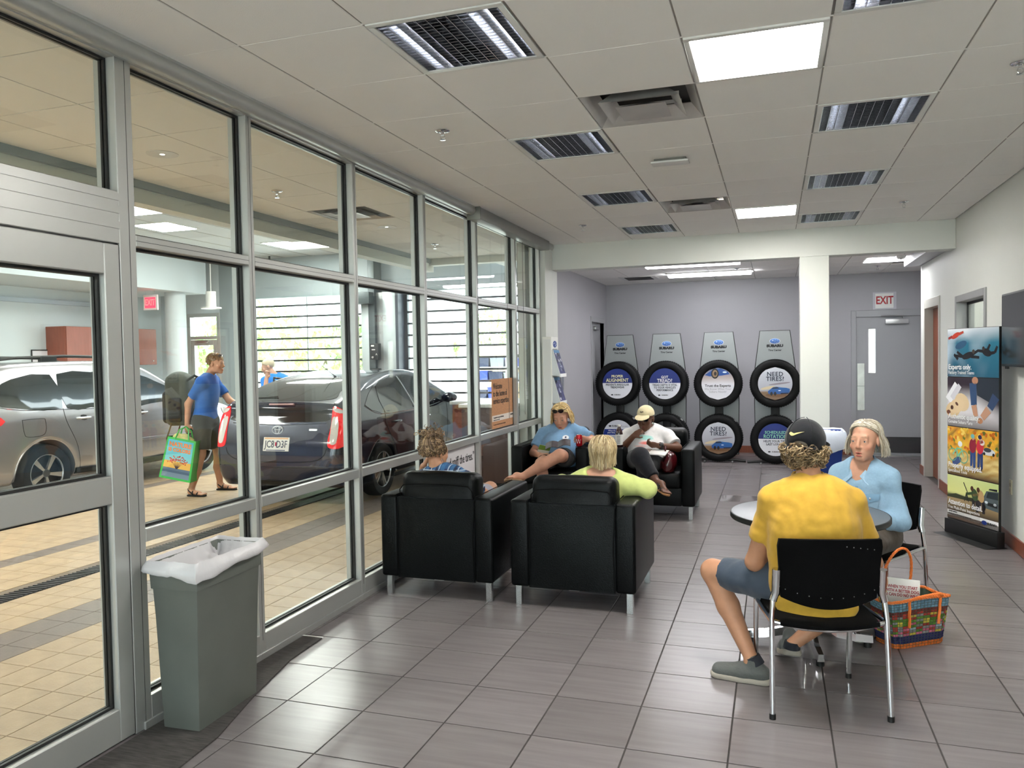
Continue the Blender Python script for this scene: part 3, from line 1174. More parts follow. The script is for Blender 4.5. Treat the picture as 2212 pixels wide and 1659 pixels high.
# glass exit door with transom in the far wall
d5 = struct(thing('door_5'))
for xa, xb, za, zb, nm in ((-12.28, -12.2, 0, 2.7, 'frame'), (-11.5, -11.42, 0, 2.7, 'frame'), (-12.2, -11.5, 2.62, 2.7, 'frame'), (-12.2, -11.5, 2.13, 2.2, 'frame'),
                           (-12.19, -12.1, .02, 2.12, 'stile'), (-11.6, -11.51, .02, 2.12, 'stile'), (-12.1, -11.6, 2.0, 2.12, 'rail'), (-12.1, -11.6, .02, .25, 'rail'), (-12.1, -11.6, .98, 1.06, 'rail')):
    MB().box(xa, xb, DY1 - .02, DY1 + .08, za, zb).build(nm, ALU, d5, bev=.003, seg=1)
for xa, xb, za, zb in ((-12.2, -11.5, 2.2, 2.62), (-12.1, -11.6, .25, .98), (-12.1, -11.6, 1.06, 2.0)):
    MB().box(xa, xb, DY1 + .03, DY1 + .036, za, zb).build('pane', GLASS, d5, smooth=0)
MB().box(-12.0, -11.7, DY1 - .07, DY1 - .02, 2.05, 2.12).build('closer', STEEL, d5, bev=.006)
# lit EXIT sign in the drive
t = thing('exit_sign', 'glowing red EXIT sign hanging in the drive beside the round column', 'sign', (-11.68, 12.5, 2.70))
MB().box(-.17, .17, -.02, .02, -.02, .28).build('panel', mat('sign_acrylic', C(235, 225, 225), .2), t, bev=.004)
MB().box(-.13, .13, -.024, -.02, .02, .23).build('red_field', emat('exit_red', (1, .02, .04, 1), 3.2), t)
text('EXIT', .17, mat('exit_letters', C(255, 215, 215), .4), t, (0, -.026, .125), xs=.72, fat=.003)
for sx in (-.1, .1):
    MB().cyl((sx, 0, .28), (sx, 0, .36), .006, n=6).build('hanger', STEEL, t)
# ceiling fixtures in the drive
for k, (x, y, h, z, lab) in enumerate(((-8.47, 12.7, .42, DZ, 'glowing ceiling panel above the roll-up door, seen over the dark car'), (-9.2, 10.2, .33, DZ, 'glowing square ceiling panel seen in the pane beside the door'),
                                    (-8.6, 8.85, .36, DZ, 'glowing ceiling panel nearest the door frame, partly hidden'), (-8.6, 4, .4, DZ, 'drive ceiling panel above the rear of the silver car'), (-8.6, 0, .4, DZ, 'drive ceiling panel over the rear lane'), (-6, 4, .4, DZ, 'drive ceiling panel between the lanes'), (-6, 0, .4, DZ, 'drive ceiling panel between the lanes at the rear'), (-6.0, 9.6, .4, DZ, 'drive ceiling panel above the dark car'), (-11.6, 4, .4, DZ, 'drive ceiling panel near the left wall'))):
    t = thing('drive_panel_light', lab, 'ceiling light', (x, y, z), group='drive ceiling panels')
    MB().box(-h - .03, h + .03, -h - .03, h + .03, -.012, 0).build('frame', WPAINT, t)
    MB().box(-h, h, -h, h, -.016, -.012).build('diffuser', emat('drive_panel', (1, .98, .93, 1), PANEL * .9), t)
for k, (x0, x1, y, lab) in enumerate(((-4.5, -3.5, 11.0, 'near long strip light at the end of the drive'), (-4.4, -3.1, 12.6, 'farther long strip light at the end of the drive'))):
    t = thing('drive_strip_light', lab, 'ceiling light', ((x0 + x1) / 2, y, 3.3))
    MB().box(-.62, .62, -.1, .1, -.02, 0).build('frame', WPAINT, t)
    MB().box(-.6, .6, -.08, .08, -.03, -.02).build('diffuser', MATS['strip_tube'], t)
for k, (x, y) in enumerate(((-3.81, 4.22), (-3.81, 7.37))):
    t = thing('downlight', ['round recessed downlight above the walking man', 'round recessed downlight above the dark car'][k], 'ceiling light', (x, y, CZ), group='drive downlights')
    MB().lathe([(.075, -.003), (.1, -.003), (.1, .006), (.085, .006)], 28).build('trim_ring', WPAINT, t)
    MB().lathe([(.085, .004), (.07, .012), (.0, .0122)], 28).build('reflector', mat('gold_reflector', C(225, 215, 200), .25, .6), t)
    MB().ball((0, 0, .002), (.03, .03, .006)).build('bulb', emat('downlight_bulb', (1, .93, .8, 1), 6), t)
sprinkler(-3.80, 5.46, CZ, 'sprinkler head in the drive ceiling, second glass bay')
sprinkler(-3.86, 8.70, CZ, 'sprinkler head in the drive ceiling, fourth glass bay')
t = thing('drive_air_diffuser', 'square air diffuser in the low drive ceiling', 'air vent', (-3.78, 6.62, CZ))
for a, b, z0, z1 in ((.3, .24, 0, .05), (.21, .15, -.01, .03), (.13, .03, -.015, .012)):
    o_ = [(-a, -a, z0), (a, -a, z0), (a, a, z0), (-a, a, z0)]
    i_ = [(-b, -b, z1), (b, -b, z1), (b, b, z1), (-b, b, z1)]
    MB().add(o_ + i_, [(s_, (s_ + 1) % 4, 4 + (s_ + 1) % 4, 4 + s_) for s_ in range(4)]).build('cone_ring', MATS['diffuser_metal'], t)
MB().box(-.29, .29, -.29, .29, .0121, .0123).build('back_plate', mat('duct_dark2', C(60, 60, 58), .7), t)
t = thing('security_camera', 'small dark camera hanging under the drive ceiling', 'camera', (-9.9, 13.9, DZ))
MB().cyl((0, 0, 0), (0, 0, -.12), .02, n=8).build('stem', RAILM, t)
MB().ball((0, 0, -.16), .08).build('dome', mat('dome_dark', C(40, 44, 46), .3), t)
t = thing('pendant_speaker', 'white cylinder hanging near the soffit in the drive', 'speaker', (-10.9, 13.3, 2.75))
MB().cyl((0, 0, 0), (0, 0, .32), .1, n=18).build('body', WPAINT, t)
MB().cyl((-.0, 0, -.03), (0, 0, 0), .2, n=18).build('dish', WPAINT, t)
MB().cyl((0, 0, .32), (0, 0, 1.05), .012, n=8).build('stem', WPAINT, t)
# wall cabinets
for k in range(2):
    t = thing('drive_wall_cabinet', ['reddish wooden wall cabinet over the silver car, nearer one', 'reddish wooden wall cabinet beside the round column'][k], 'cabinet', (-13.0, [11.25, 12.75][k], 1.6), group='drive wall cabinets')
    ln = [1.35, .75][k]
    MB().box(0, .48, 0, ln, 0, .75).build('body', mat('cherry_wood', C(150, 84, 66), .4, var=.1, vs=3, vstretch=(6, 6, 1)), t, bev=.003)
    nd = [2, 1][k]
    for q in range(nd):
        d_ = MB().box(.482, .5, q * ln / nd + .006, (q + 1) * ln / nd - .006, .006, .744).build('door', MATS['cherry_wood'], t, bev=.002, seg=1)
        MB().cyl((.5, (q + .85) * ln / nd, .08), (.515, (q + .85) * ln / nd, .08), .012, n=10).build('knob', STEEL, d_)
t = thing('whiteboard', 'small framed whiteboard on the drive wall above the silver car', 'board', (-12.99, 10.93, 1.35))
MB().box(0, .015, 0, .62, 0, .55).build('sheet', mat('board_white', C(228, 228, 238), .2), t)
for a, b, c_, d_ in ((-.01, .0, 0, .55), (.62, .63, 0, .55), (-.01, .63, .55, .57), (-.01, .63, -.02, 0)):
    MB().box(0, .022, a, b, c_, d_).build('frame', BLACK, t)
# service counter at the end of the drive
t = thing('service_counter', 'reddish service counter with white top beyond the glass', 'counter', (-4.12, 9.75, 0))
RED2 = mat('counter_laminate', C(134, 72, 58), .45, var=.06, vs=5, vstretch=(1, 1, 8))
MB().box(0, 1.12, .03, .7, 0, .11).build('plinth', mat('plinth_pale', C(196, 198, 188), .5), t)
MB().box(0, 1.12, 0, .7, .11, 1.0).build('front', RED2, t, bev=.003)
MB().box(-.03, 1.15, -.03, .75, 1.0, 1.045).build('worktop', mat('counter_white', C(232, 232, 230), .3), t, bev=.005)
MB().box(.5, 1.12, -.9, 0, .11, 1.02).build('side_return', mat('counter_dark', C(86, 62, 58), .4), t, bev=.003)
MB().box(.47, 1.15, -.93, .0, 1.02, 1.06).build('return_top', MATS['counter_white'], t, bev=.004)
# outside: ground, trees, workshop with shelving
struct(MB().box(-70, 40, DY1 + .2, 90, -.2, -.02).build('ground_outside', mat('concrete', C(205, 203, 198), .9)))
struct(MB().box(-70, 40, -60, -8.2, -.2, -.02).build('ground_rear', MATS['concrete']))
LEAF = [mat('leaf_%d' % k, c, .6, var=.3, vs=2) for k, c in enumerate((C(150, 190, 110), C(176, 208, 130), C(130, 176, 96)))]
rng = random.Random(3)


def tree(x, y, h, w, lab, k):
    t = thing('tree', lab, 'tree', (x, y, -.02), group='trees outside the drive')
    MB().tube([(0, 0, 0), (.05, 0, h * .3), (0, .05, h * .6)], [.16, .12, .06], 8).build('trunk', mat('bark', C(90, 76, 62), .9), t)
    m = MB()
    for q in range(620):
        a, b, r = rng.uniform(0, 2 * PI), math.acos(rng.uniform(-1, 1)), rng.uniform(.55, 1)
        c = Vector((w * r * math.sin(b) * math.cos(a), w * r * math.sin(b) * math.sin(a), h * .62 + h * .36 * r * math.cos(b)))
        s_ = rng.uniform(.07, .15) * w / 1.6
        R = Euler((rng.uniform(0, 6), rng.uniform(0, 6), rng.uniform(0, 6))).to_matrix()
        pts = [c + R @ Vector(p) * s_ for p in ((-1, -.5, 0), (0, -.7, .2), (1, 0, 0), (.2, .7, .15), (-.8, .5, 0))]
        m.poly(pts)
    m.build('foliage', LEAF[k % 3], t, smooth=0)


for k, (x, y, h, w) in enumerate(((-20.5, 26, 3.5, 2.0), (-16.2, 26, 3.0, 1.9), (-26, 25, 3.9, 2.4), (-12.6, 26.5, 2.9, 1.6), (-24.2, 32.5, 5.0, 2.4), (-18.6, 33, 3.7, 2.3))):
    tree(x, y, h, w, ['bushy tree outside the glass exit door', 'low tree behind the man at the dark car', 'tall tree at the far left outside the exit door', 'low tree outside, right end of the wide roll-up door', 'tall tree farthest behind the exit door', 'tree far behind the middle of the wide roll-up door'][k], k)
for k, (x, y, h, w) in enumerate(((-13.2, 36, 4.4, 1.2), (-10.6, 36, 4.6, 1.2))):
    tree(x, y, h, w, ['slim tree beyond the workshop, left one', 'slim tree beyond the workshop, right one'][k], k + 1)
ws = struct(thing('wall_workshop'))
MB().box(-11.6, -9.35, 22.0, 22.3, 0, 3.2).build('wall_panel', mat('stucco_white', C(245, 245, 243), .7), ws)
MB().box(-9.35, -3.0, 24.6, 24.8, 0, 2.05).build('wall_panel', mat('wall_tan', C(205, 188, 158), .7), ws)
MB().box(-6.7, -3.0, 22.0, 22.3, 0, 4.5).build('wall_panel', MATS['stucco_white'], ws)
rk = thing('tool_shelf', 'open steel shelf with blue bins inside the workshop outside', 'shelf', (-8.0, 23.6, 0))
for x in (-1.25, 0, 1.25):
    MB().box(x - .03, x + .03, -.25, .25, 0, 1.75).build('upright', mat('rack_white', C(220, 222, 224), .4), rk)
for z in (.3, .82, 1.3, 1.72):
    MB().box(-1.25, 1.25, -.26, .26, z, z + .03).build('shelf_board', MATS['rack_white'], rk)
BINC = [mat('bin_blue', C(52, 70, 150), .5), mat('bin_navy', C(40, 46, 70), .5), mat('bin_tan', C(176, 140, 104), .6), mat('bin_grey', C(120, 124, 130), .5), mat('bin_orange', C(226, 150, 40), .5)]
for zi, z in enumerate((.33, .85, 1.33)):
    x = -1.18
    for q, (k, w) in enumerate([((1, .5), (0, .6), (2, .55), (3, .55)), ((0, .55), (1, .5), (3, .6), (2, .5)), ((1, .6), (3, .5), (0, .5), (4, .6))][zi]):
        hh = .26 + .03 * ((q * 7 + zi * 3) % 4)
        b = thing('storage_bin', '%s storage bin on the %s shelf of the outdoor workshop' % (['blue', 'dark navy', 'tan', 'grey', 'orange'][k], ['bottom', 'middle', 'top'][zi]), 'bin', (-8.0 + x + w / 2, 23.6, z), group='bins in the workshop')
        w2 = w / 2 - .015
        MB().add([(-w2 * .9, -.2, 0), (w2 * .9, -.2, 0), (w2 * .9, .2, 0), (-w2 * .9, .2, 0), (-w2, -.22, hh), (w2, -.22, hh), (w2, .22, hh), (-w2, .22, hh)],
                 [(0, 3, 2, 1), (0, 1, 5, 4), (1, 2, 6, 5), (2, 3, 7, 6), (3, 0, 4, 7), (4, 5, 6, 7)]).build('tub', BINC[k], b, bev=.006, seg=1)
        MB().box(-w2 - .008, w2 + .008, -.228, .228, hh - .02, hh + .005).build('rim', BINC[k], b)
        x += w
# ------------------------------------------------------------------ armchairs
LEA = mat('black_leather', C(5, 7, 8), .38, var=.12, vs=5, bump=.18, bs=160, spec=.15)
PIP = mat('leather_seam', C(4, 5, 5), .7, spec=.1)


def armchair(x, y, rz, label):
    t = thing('armchair', label, 'armchair', (x, y, 0), rz, 'black leather armchairs')
    for s_ in (-1, 1):
        a = MB().box(s_ * .41 - (.13 if s_ > 0 else 0), s_ * .41 + (0 if s_ > 0 else .13), -.40, .40, .13, .695).build('arm', LEA, t, bev=.022, seg=3)
        xs = s_ * .28
        MB().tube([(s_ * .345, -.401, .14), (s_ * .345, -.401, .14)], .001, 4) if False else None
        MB().tube([(s_ * .278, -.405, .14), (s_ * .272, -.407, .42), (s_ * .285, -.404, .66), (s_ * .292, -.395, .694)], .0035, 6).build('seam', PIP, a)
        MB().tube([(s_ * .285, -.39, .697), (s_ * .285, .39, .697)], .003, 6).build('seam', PIP, a)
    bp = MB()
    n, m = 12, 10
    vs = []
    for j in range(m + 1):
        for i in range(n + 1):
            u, v = i / n, j / m
            vs.append((-.283 + .566 * u, -.395 - .014 * math.sin(PI * u) * math.sin(PI * min(1, v * 1.1)), .13 + .55 * v))
    bp.add(vs, [(j * (n + 1) + i, j * (n + 1) + i + 1, (j + 1) * (n + 1) + i + 1, (j + 1) * (n + 1) + i) for j in range(m) for i in range(n)])
    bp.box(-.283, .283, -.394, -.27, .13, .68)
    bp.build('back_panel', LEA, t)
    MB().box(-.283, .283, -.27, .385, .13, .31).build('base', LEA, t, bev=.015, seg=2)
    sc = MB().box(-.277, .277, -.25, .41, .30, .455).build('seat_cushion', LEA, t, bev=.04, seg=4)
    MB().tube([(-.27, .38, .39), (.27, .38, .39)], .003, 6).build('seam', PIP, sc)
    s = SDF(.03)
    R = Euler((-.13, 0, 0)).to_matrix()
    s.box((0, -.27, .63), (.28, .095, .215), R, .06)
    s.ell((0, -.27, .63), (.3, .115, .2), R, .04)
    bc = s.build('back_cushion', LEA, t, .013)
    pth = []
    for q in range(33):
        u = q / 32
        xx = -.272 + .544 * u
        pth.append((xx, -.375 + .02 * math.sin(PI * u) * 0, .755 - .0 * abs(u - .5)))
    MB().tube([(-.27, -.36, .62), (-.268, -.375, .73), (-.235, -.383, .765), (-.1, -.388, .775), (.1, -.388, .775), (.235, -.383, .765), (.268, -.375, .73), (.27, -.36, .62)], .004, 6).build('piping', PIP, bc)
    for sx in (-1, 1):
        for sy in (-1, 1):
            MB().box(sx * .365 - .02, sx * .365 + .02, sy * .35 - .02, sy * .35 + .02, 0, .13).build('leg', mat('leg_steel', C(200, 202, 202), .22, .9), t, bev=.002, seg=1)
    MB().box(-.03, .04, -.36, -.33, .118, .13).build('tag', WPAINT, t)
    return t


CH_A = (-2.175, 5.205)
CH_B = (-1.235, 5.205)
CH_C = (-2.215, 8.15)
CH_D = (-1.155, 8.15)
armchair(*CH_A, math.radians(0), 'black leather armchair beside the glass wall, back to the viewer, holding the plaid shirt sitter')
armchair(*CH_B, math.radians(0), 'black leather armchair with back to the viewer, holding the lime green shirt sitter')
armchair(*CH_C, math.radians(180), 'black leather armchair facing the viewer, holding the light blue shirt sitter')
armchair(*CH_D, math.radians(180), 'black leather armchair facing the viewer, holding the sitter in the cream cap')

# ------------------------------------------------------------------ chrome side chairs
FAB = mat('black_fabric', C(7, 7, 8), .95, spec=.12, var=.2, vs=120, bump=.2, bs=500)
PLAS = mat('black_plastic', C(15, 15, 16), .5, bump=.05, bs=200)


def sidechair(x, y, rz, label):
    t = thing('side_chair', label, 'chair', (x, y, 0), rz, 'chrome side chairs')
    for s_ in (-1, 1):
        MB().tube([(s_ * .252, -.235, .02), (s_ * .246, -.205, .44), (s_ * .238, -.195, .53)], .0125, 12).build('leg', CHROME, t)
        MB().tube([(s_ * .238, -.195, .52), (s_ * .226, -.2, .56), (s_ * .226, -.215, .665)], .019, 12).build('back_sleeve', CHROME, t)
        MB().tube([(s_ * .225, .235, .02), (s_ * .225, .21, .40)], .0125, 12).build('leg', CHROME, t)
        MB().tube([(s_ * .246, -.205, .425), (s_ * .238, 0, .415), (s_ * .225, .21, .405)], .011, 10).build('side_rail', CHROME, t)
        for yy in (-.235, .235):
            MB().cyl((s_ * (.252 if yy < 0 else .225), yy, 0), (s_ * (.252 if yy < 0 else .225), yy * .999, .025), .0145, n=12).build('foot_cap', BLACK, t)
    MB().tube([(-.244, -.2, .425), (-.12, -.225, .405), (0, -.232, .398), (.12, -.225, .405), (.244, -.2, .425)], .011, 10).build('rear_rail', CHROME, t)
    MB().tube([(-.225, .21, .40), (0, .235, .395), (.225, .21, .40)], .011, 10).build('front_rail', CHROME, t)
    # seat: curved pad
    m = MB()
    n = 12
    vs = []
    for k, dz in enumerate((0, .03)):
        for j in range(n + 1):
            for i in range(n + 1):
                u, v = i / n * 2 - 1, j / n * 2 - 1
                w = .225 * (1 - .06 * v * v)
                xx = u * w
                yy = v * .225 + .0
                z = .415 + dz * (1 - .5 * max(abs(u), abs(v)) ** 6) - .018 * (1 - u * u) * (1 - .4 * v * v)
                if v > .6:
                    z -= (v - .6) ** 2 * .12
                vs.append((xx, yy - .03 * (1 - u * u) * (1 if v < 0 else -.3) * abs(v), z))
    N1 = (n + 1) ** 2
    fs = []
    for k in (0, 1):
        for j in range(n):
            for i in range(n):
                q = [k * N1 + j * (n + 1) + i, k * N1 + j * (n + 1) + i + 1, k * N1 + (j + 1) * (n + 1) + i + 1, k * N1 + (j + 1) * (n + 1) + i]
                fs.append(tuple(q))
    rim = [i for i in range(n)] + [i * (n + 1) + n for i in range(n)] + [n * (n + 1) + n - i for i in range(n)] + [(n - i) * (n + 1) for i in range(n)]
    for a in range(len(rim)):
        b = (a + 1) % len(rim)
        fs.append((rim[a], rim[b], N1 + rim[b], N1 + rim[a]))
    m.add(vs, fs)
    m.build('seat', FAB, t, smooth=60)
    # backrest: curved shell with a bowed lower edge
    m = MB()
    nu, nv = 16, 8
    vs = []
    for side in (0, 1):
        for j in range(nv + 1):
            for i in range(nu + 1):
                u, v = i / nu * 2 - 1, j / nv
                zb = .535 - .045 * (1 - u * u)
                zt = .80 + .004 * (1 - u * u)
                hw = .205 + .02 * v
                if v > .93:
                    hw -= .008
                z = zb + (zt - zb) * v
                yy = -.20 - .035 * (1 - u * u) - .03 * v + (side * .022)
                vs.append((u * hw, yy, z))
    N1 = (nu + 1) * (nv + 1)
    fs = []
    for k in (0, 1):
        for j in range(nv):
            for i in range(nu):
                fs.append((k * N1 + j * (nu + 1) + i, k * N1 + j * (nu + 1) + i + 1, k * N1 + (j + 1) * (nu + 1) + i + 1, k * N1 + (j + 1) * (nu + 1) + i))
    rim = [i for i in range(nu)] + [j * (nu + 1) + nu for j in range(nv)] + [nv * (nu + 1) + nu - i for i in range(nu)] + [(nv - j) * (nu + 1) for j in range(nv)]
    for a in range(len(rim)):
        b = (a + 1) % len(rim)
        fs.append((rim[a], rim[b], N1 + rim[b], N1 + rim[a]))
    m.add(vs, fs)
    br = m.build('backrest', FAB, t, smooth=50)
    dm = MB()
    for q in range(5):
        dm.ball((.06 + .03 * q, -.262 + .004 * q, .775 - .004 * q), .0025, 6, 4)
    for q in range(9):
        u = q / 8 * 2 - 1
        dm.ball((u * .19, -.206 - .035 * (1 - u * u) - .012, .575 - .03 * (1 - u * u)), .0025, 6, 4)
    dm.build('perforations', STEEL, br)
    return t


sidechair(.172, 3.892, math.radians(13.3), 'chrome and black chair nearest the viewer, under the man in yellow')
sidechair(.53, 5.22, math.radians(146), 'chrome and black chair under the denim shirt sitter, beyond the table')

# ------------------------------------------------------------------ round table
tb = thing('round_table', 'round dark table on a chrome four-foot base between the two sitters', 'table', (.17, 4.60, 0))
MB().lathe([(0, .700), (.40, .700), (.412, .706), (.415, .72), (.412, .734), (.402, .7365), (0, .7365)], 64).build('tabletop', mat('table_laminate', C(92, 96, 102), .32, var=.05, vs=60), tb)
MB().lathe([(.4135, .705), (.4165, .709), (.4165, .731), (.4135, .735)], 64).build('edge_band', BLACK, tb)
MB().cyl((0, 0, .1), (0, 0, .70), .038, n=24).build('column', CHROME, tb)
MB().lathe([(.0, .69), (.12, .69), (.12, .70), (0, .7)], 24).build('top_plate', BLACK, tb)
for k in range(4):
    a = math.radians(8 + 90 * k)
    f = MB()
    ps = [(.02, .20), (.06, .13), (.14, .075), (.24, .055), (.33, .05)]
    for i in range(len(ps) - 1):
        (r0, z0), (r1, z1) = ps[i], ps[i + 1]
        w0, w1 = .026 - .002 * i, .026 - .002 * (i + 1)
        vs = [(r0, -w0, z0 - .022), (r0, w0, z0 - .022), (r0, w0 * .7, z0 + .02), (r0, -w0 * .7, z0 + .02), (r1, -w1, z1 - .022), (r1, w1, z1 - .022), (r1, w1 * .7, z1 + .016), (r1, -w1 * .7, z1 + .016)]
        f.add(vs, [(0, 1, 5, 4), (1, 2, 6, 5), (2, 3, 7, 6), (3, 0, 4, 7)] + ([(0, 3, 2, 1)] if i == 0 else []) + ([(4, 5, 6, 7)] if i == len(ps) - 2 else []))
    ft = f.build('foot', CHROME, tb, rot=(0, 0, a))
    MB().cyl((.305, 0, 0), (.305, 0, .03), .02, n=12).build('glide', BLACK, ft)

# ------------------------------------------------------------------ bins
BAGW = mat('thin_white_plastic', C(206, 204, 206), .3, trans=.0, bump=.35, bs=14, spec=.6)


def bag(parent, hx0, hx1, hy0, hy1, z, drop, m, seed, over=.014, inner=.13):
    """thin liner folded over a rectangular rim: inside wall, rim, hanging skirt with folds"""
    r = random.Random(seed)
    n = 96
    ph = [r.uniform(0, 6.28) for _ in range(6)]
    vs = []
    prof = [(-.055, -inner), (-.045, -inner * .5), (-.024, -.05), (-.004, .002), (over * .6, .014), (over + .006, .004), (over + .016, -.35), (over + .022, -.75), (over + .014, -1.0)]
    fs = []
    for q, (o, dz) in enumerate(prof):
        for i in range(n):
            u = i / n * 4
            s_, f = int(u) % 4, u % 1
            if s_ == 0:
                x, y = hx0 + (hx1 - hx0) * f, hy0
            elif s_ == 1:
                x, y = hx1, hy0 + (hy1 - hy0) * f
            elif s_ == 2:
                x, y = hx1 - (hx1 - hx0) * f, hy1
            else:
                x, y = hx0, hy1 - (hy1 - hy0) * f
            cx, cy = (hx0 + hx1) / 2, (hy0 + hy1) / 2
            ang = i / n * 2 * PI
            w = .5 * math.sin(ang * 5 + ph[0]) + .4 * math.sin(ang * 9 + ph[1]) + .3 * math.sin(ang * 17 + ph[2]) + .25 * math.sin(ang * 23 + ph[3])
            dd = drop * (1 + .28 * math.sin(ang * 2 + ph[4]) + .12 * math.sin(ang * 5 + ph[5]))
            L = math.hypot(x - cx, y - cy)
            k = o + .006 * w * (1 if q < 3 else (abs(dz) if q > 4 else .15)) * (1.4 if q < 3 else 1.0)
            nx_, ny_ = (0, -1) if s_ == 0 else (1, 0) if s_ == 1 else (0, 1) if s_ == 2 else (-1, 0)
            # soften corners
            c4 = min(f, 1 - f)
            if c4 < .12:
                nx_, ny_ = (x - cx) / L, (y - cy) / L
                k *= .8 if q < 3 else 1
            zz = z + (dz if q < 5 else (dz * dd if q > 5 else 0)) + (.006 * w * abs(dz) if q > 5 else .003 * w * (q > 2))
            vs.append((x + nx_ * k, y + ny_ * k, zz))
    for q in range(len(prof) - 1):
        for i in range(n):
            j = (i + 1) % n
            fs.append((q * n + i, q * n + j, (q + 1) * n + j, (q + 1) * n + i))
    return MB().add(vs, fs).build('liner', m, parent, smooth=80)


def slimbin(x, y, rz, label, m, mi, w0, l0, w1, l1, h, drop, seed, bm):
    t = thing('waste_bin', label, 'waste bin', (x, y, 0), rz)
    vs, fs = [], []
    rows = [(0, 1), (.0, 1), (h - .115, 1), (h - .115, 1.07), (h, 1.08)]
    prof = []
    for (z, k) in rows[1:]:
        f = z / h
        prof.append(((w0 + (w1 - w0) * f) * k / 2, (l0 + (l1 - l0) * f) * (1 + (k - 1) * .5) / 2, z))
    body = MB()
    out = []
    for a, b, z in prof:
        out.append([(-a, -b, z), (a, -b, z), (a, b, z), (-a, b, z)])
    inn = [[(-a + .006, -b + .006, z), (a - .006, -b + .006, z), (a - .006, b - .006, z), (-a + .006, b - .006, z)] for a, b, z in (prof[-1], (prof[0][0], prof[0][1], .02))]
    rings = out + inn
    for rg in rings:
        vs += rg
    for q in range(len(rings) - 1):
        for i in range(4):
            j = (i + 1) % 4
            fs.append((q * 4 + i, q * 4 + j, (q + 1) * 4 + j, (q + 1) * 4 + i))
    fs.append((0, 3, 2, 1))
    L = (len(rings) - 1) * 4
    fs.append((L, L + 1, L + 2, L + 3))
    body.add(vs, fs)
    body.build('body', m, t, bev=.006, seg=2)
    a, b, z = prof[-1]
    bag(t, -a, a, -b, b, h, drop, bm, seed)
    return t


slimbin(-2.50, 2.975, math.radians(2), 'tall slim grey waste bin with white liner by the glass door', mat('bin_plastic_grey', C(100, 104, 98), .5, var=.06, vs=6, bump=.06, bs=300), None, .185, .42, .235, .455, .745, .05, 5, BAGW)
slimbin(.40, 8.72, 0, 'blue waste bin with pale liner in front of the white pillar', mat('bin_plastic_blue', C(22, 58, 140), .4), None, .40, .36, .48, .42, .80, .17, 9, mat('pale_blue_liner', C(214, 222, 238), .35, bump=.4, bs=12))

# door mat
mt = thing('door_mat', 'dark grey carpet mat along the glass door and bin', 'mat', (-2.64, 1.2, 0))
MB().prism([(0.0, 0), (.36, 0), (.372, 1.3), (.35, 1.55), (.24, 1.95), (.14, 2.41), (.128, 2.73), (0.0, 2.73)], .0005, .007).build('carpet', mat('mat_carpet', C(74, 70, 68), .95, var=.35, vs=12, vstretch=(1, 8, 1), bump=.6, bs=420), mt)
MB().box(-.005, .13, 2.73, 2.742, .0005, .008).build('edge_strip', WPAINT, mt)

# ------------------------------------------------------------------ signs and print helpers
PRINT = mat('printed_ink', vcol=True, rough=.38)
INK = mat('ink_black', C(22, 22, 26), .5)
INKW = mat('ink_white', C(245, 245, 245), .5)
INKN = mat('ink_navy', C(18, 32, 58), .5)
SILV = mat('logo_silver', C(210, 214, 220), .25, .7)


def ell_pts(cx, cz, rx, rz_, n=28, y=0., a0=0, a1=2 * PI, rot=0):
    out = []
    for i in range(n):
        a = a0 + (a1 - a0) * i / (n if a1 - a0 > 6.2 else n - 1)
        u, v = rx * math.cos(a), rz_ * math.sin(a)
        out.append((cx + u * math.cos(rot) - v * math.sin(rot), y, cz + u * math.sin(rot) + v * math.cos(rot)))
    return out


def brand_logo(parent, cx, y, cz, w, words=True, tire_center=True):
    h = w * .27
    m = MB()
    m.poly(ell_pts(cx, cz, w / 2, h, 32, y), C(205, 210, 218))
    m.poly(ell_pts(cx, cz, w / 2 * .92, h * .9, 32, y - .0006), lambda p: tuple((.02 + .1 * max(0, (p[2] - cz) / h + .4), .09 + .18 * max(0, (p[2] - cz) / h + .4), .34 + .3 * max(0, (p[2] - cz) / h + .4), 1)))
    for (sx, sz, r) in ((-.22, .15, .16), (.08, .3, .07), (.27, .22, .07), (.02, -.2, .07), (.2, -.32, .07), (.33, -.05, .07)):
        pts = []
        for i in range(8):
            a = PI / 4 * i
            rr = r * w * (.62 if i % 2 == 0 else .16)
            pts.append((cx + sx * w * .9 + rr * math.cos(a), y - .0012, cz + sz * h * 1.7 + rr * math.sin(a) * .85))
        m.poly(pts, C(238, 242, 250))
    m.build('emblem', PRINT, parent, smooth=0)
    if words:
        text('SUBARU', w * .33, INK, parent, (cx, y, cz - h - w * .2), xs=1.25, fat=.004 * w / .15)
        if tire_center:
            text('Tire Center', w * .23, INK, parent, (cx, y, cz - h - w * .62), xs=1.1, fat=.0012)


# ------------------------------------------------------------------ tire displays
RUB = mat('tire_rubber', C(9, 10, 11), .6, var=.15, vs=30, bump=.3, bs=120, spec=.25)
PANELG = mat('stand_panel_grey', C(146, 150, 150), .4, .2)
TPROF = [(.235, -.075), (.25, -.095), (.275, -.105), (.31, -.103), (.335, -.092), (.348, -.075), (.349, -.05), (.343, -.048), (.343, -.04), (.350, -.038), (.350, -.006), (.343, -.004), (.343, .004), (.350, .006), (.350, .038), (.343, .04), (.343, .048), (.349, .05), (.348, .075), (.335, .092), (.31, .103), (.275, .105), (.25, .095), (.235, .075), (.23, .0)]
_tire = MB().lathe(TPROF, 56, Matrix.Rotation(PI / 2, 4, 'X'), closed=True).mesh('carcass')
_tire.materials.append(RUB)
_lug = MB()
for k in range(64):
    a = 2 * PI * k / 64
    for sgn in (-1, 1):
        a2 = a + (0 if sgn > 0 else PI / 64)
        R = Matrix.Rotation(-a2, 3, 'Y')
        _lug.obox(R @ Vector((.349, sgn * .068, 0)), (.007, .04, .02), R)
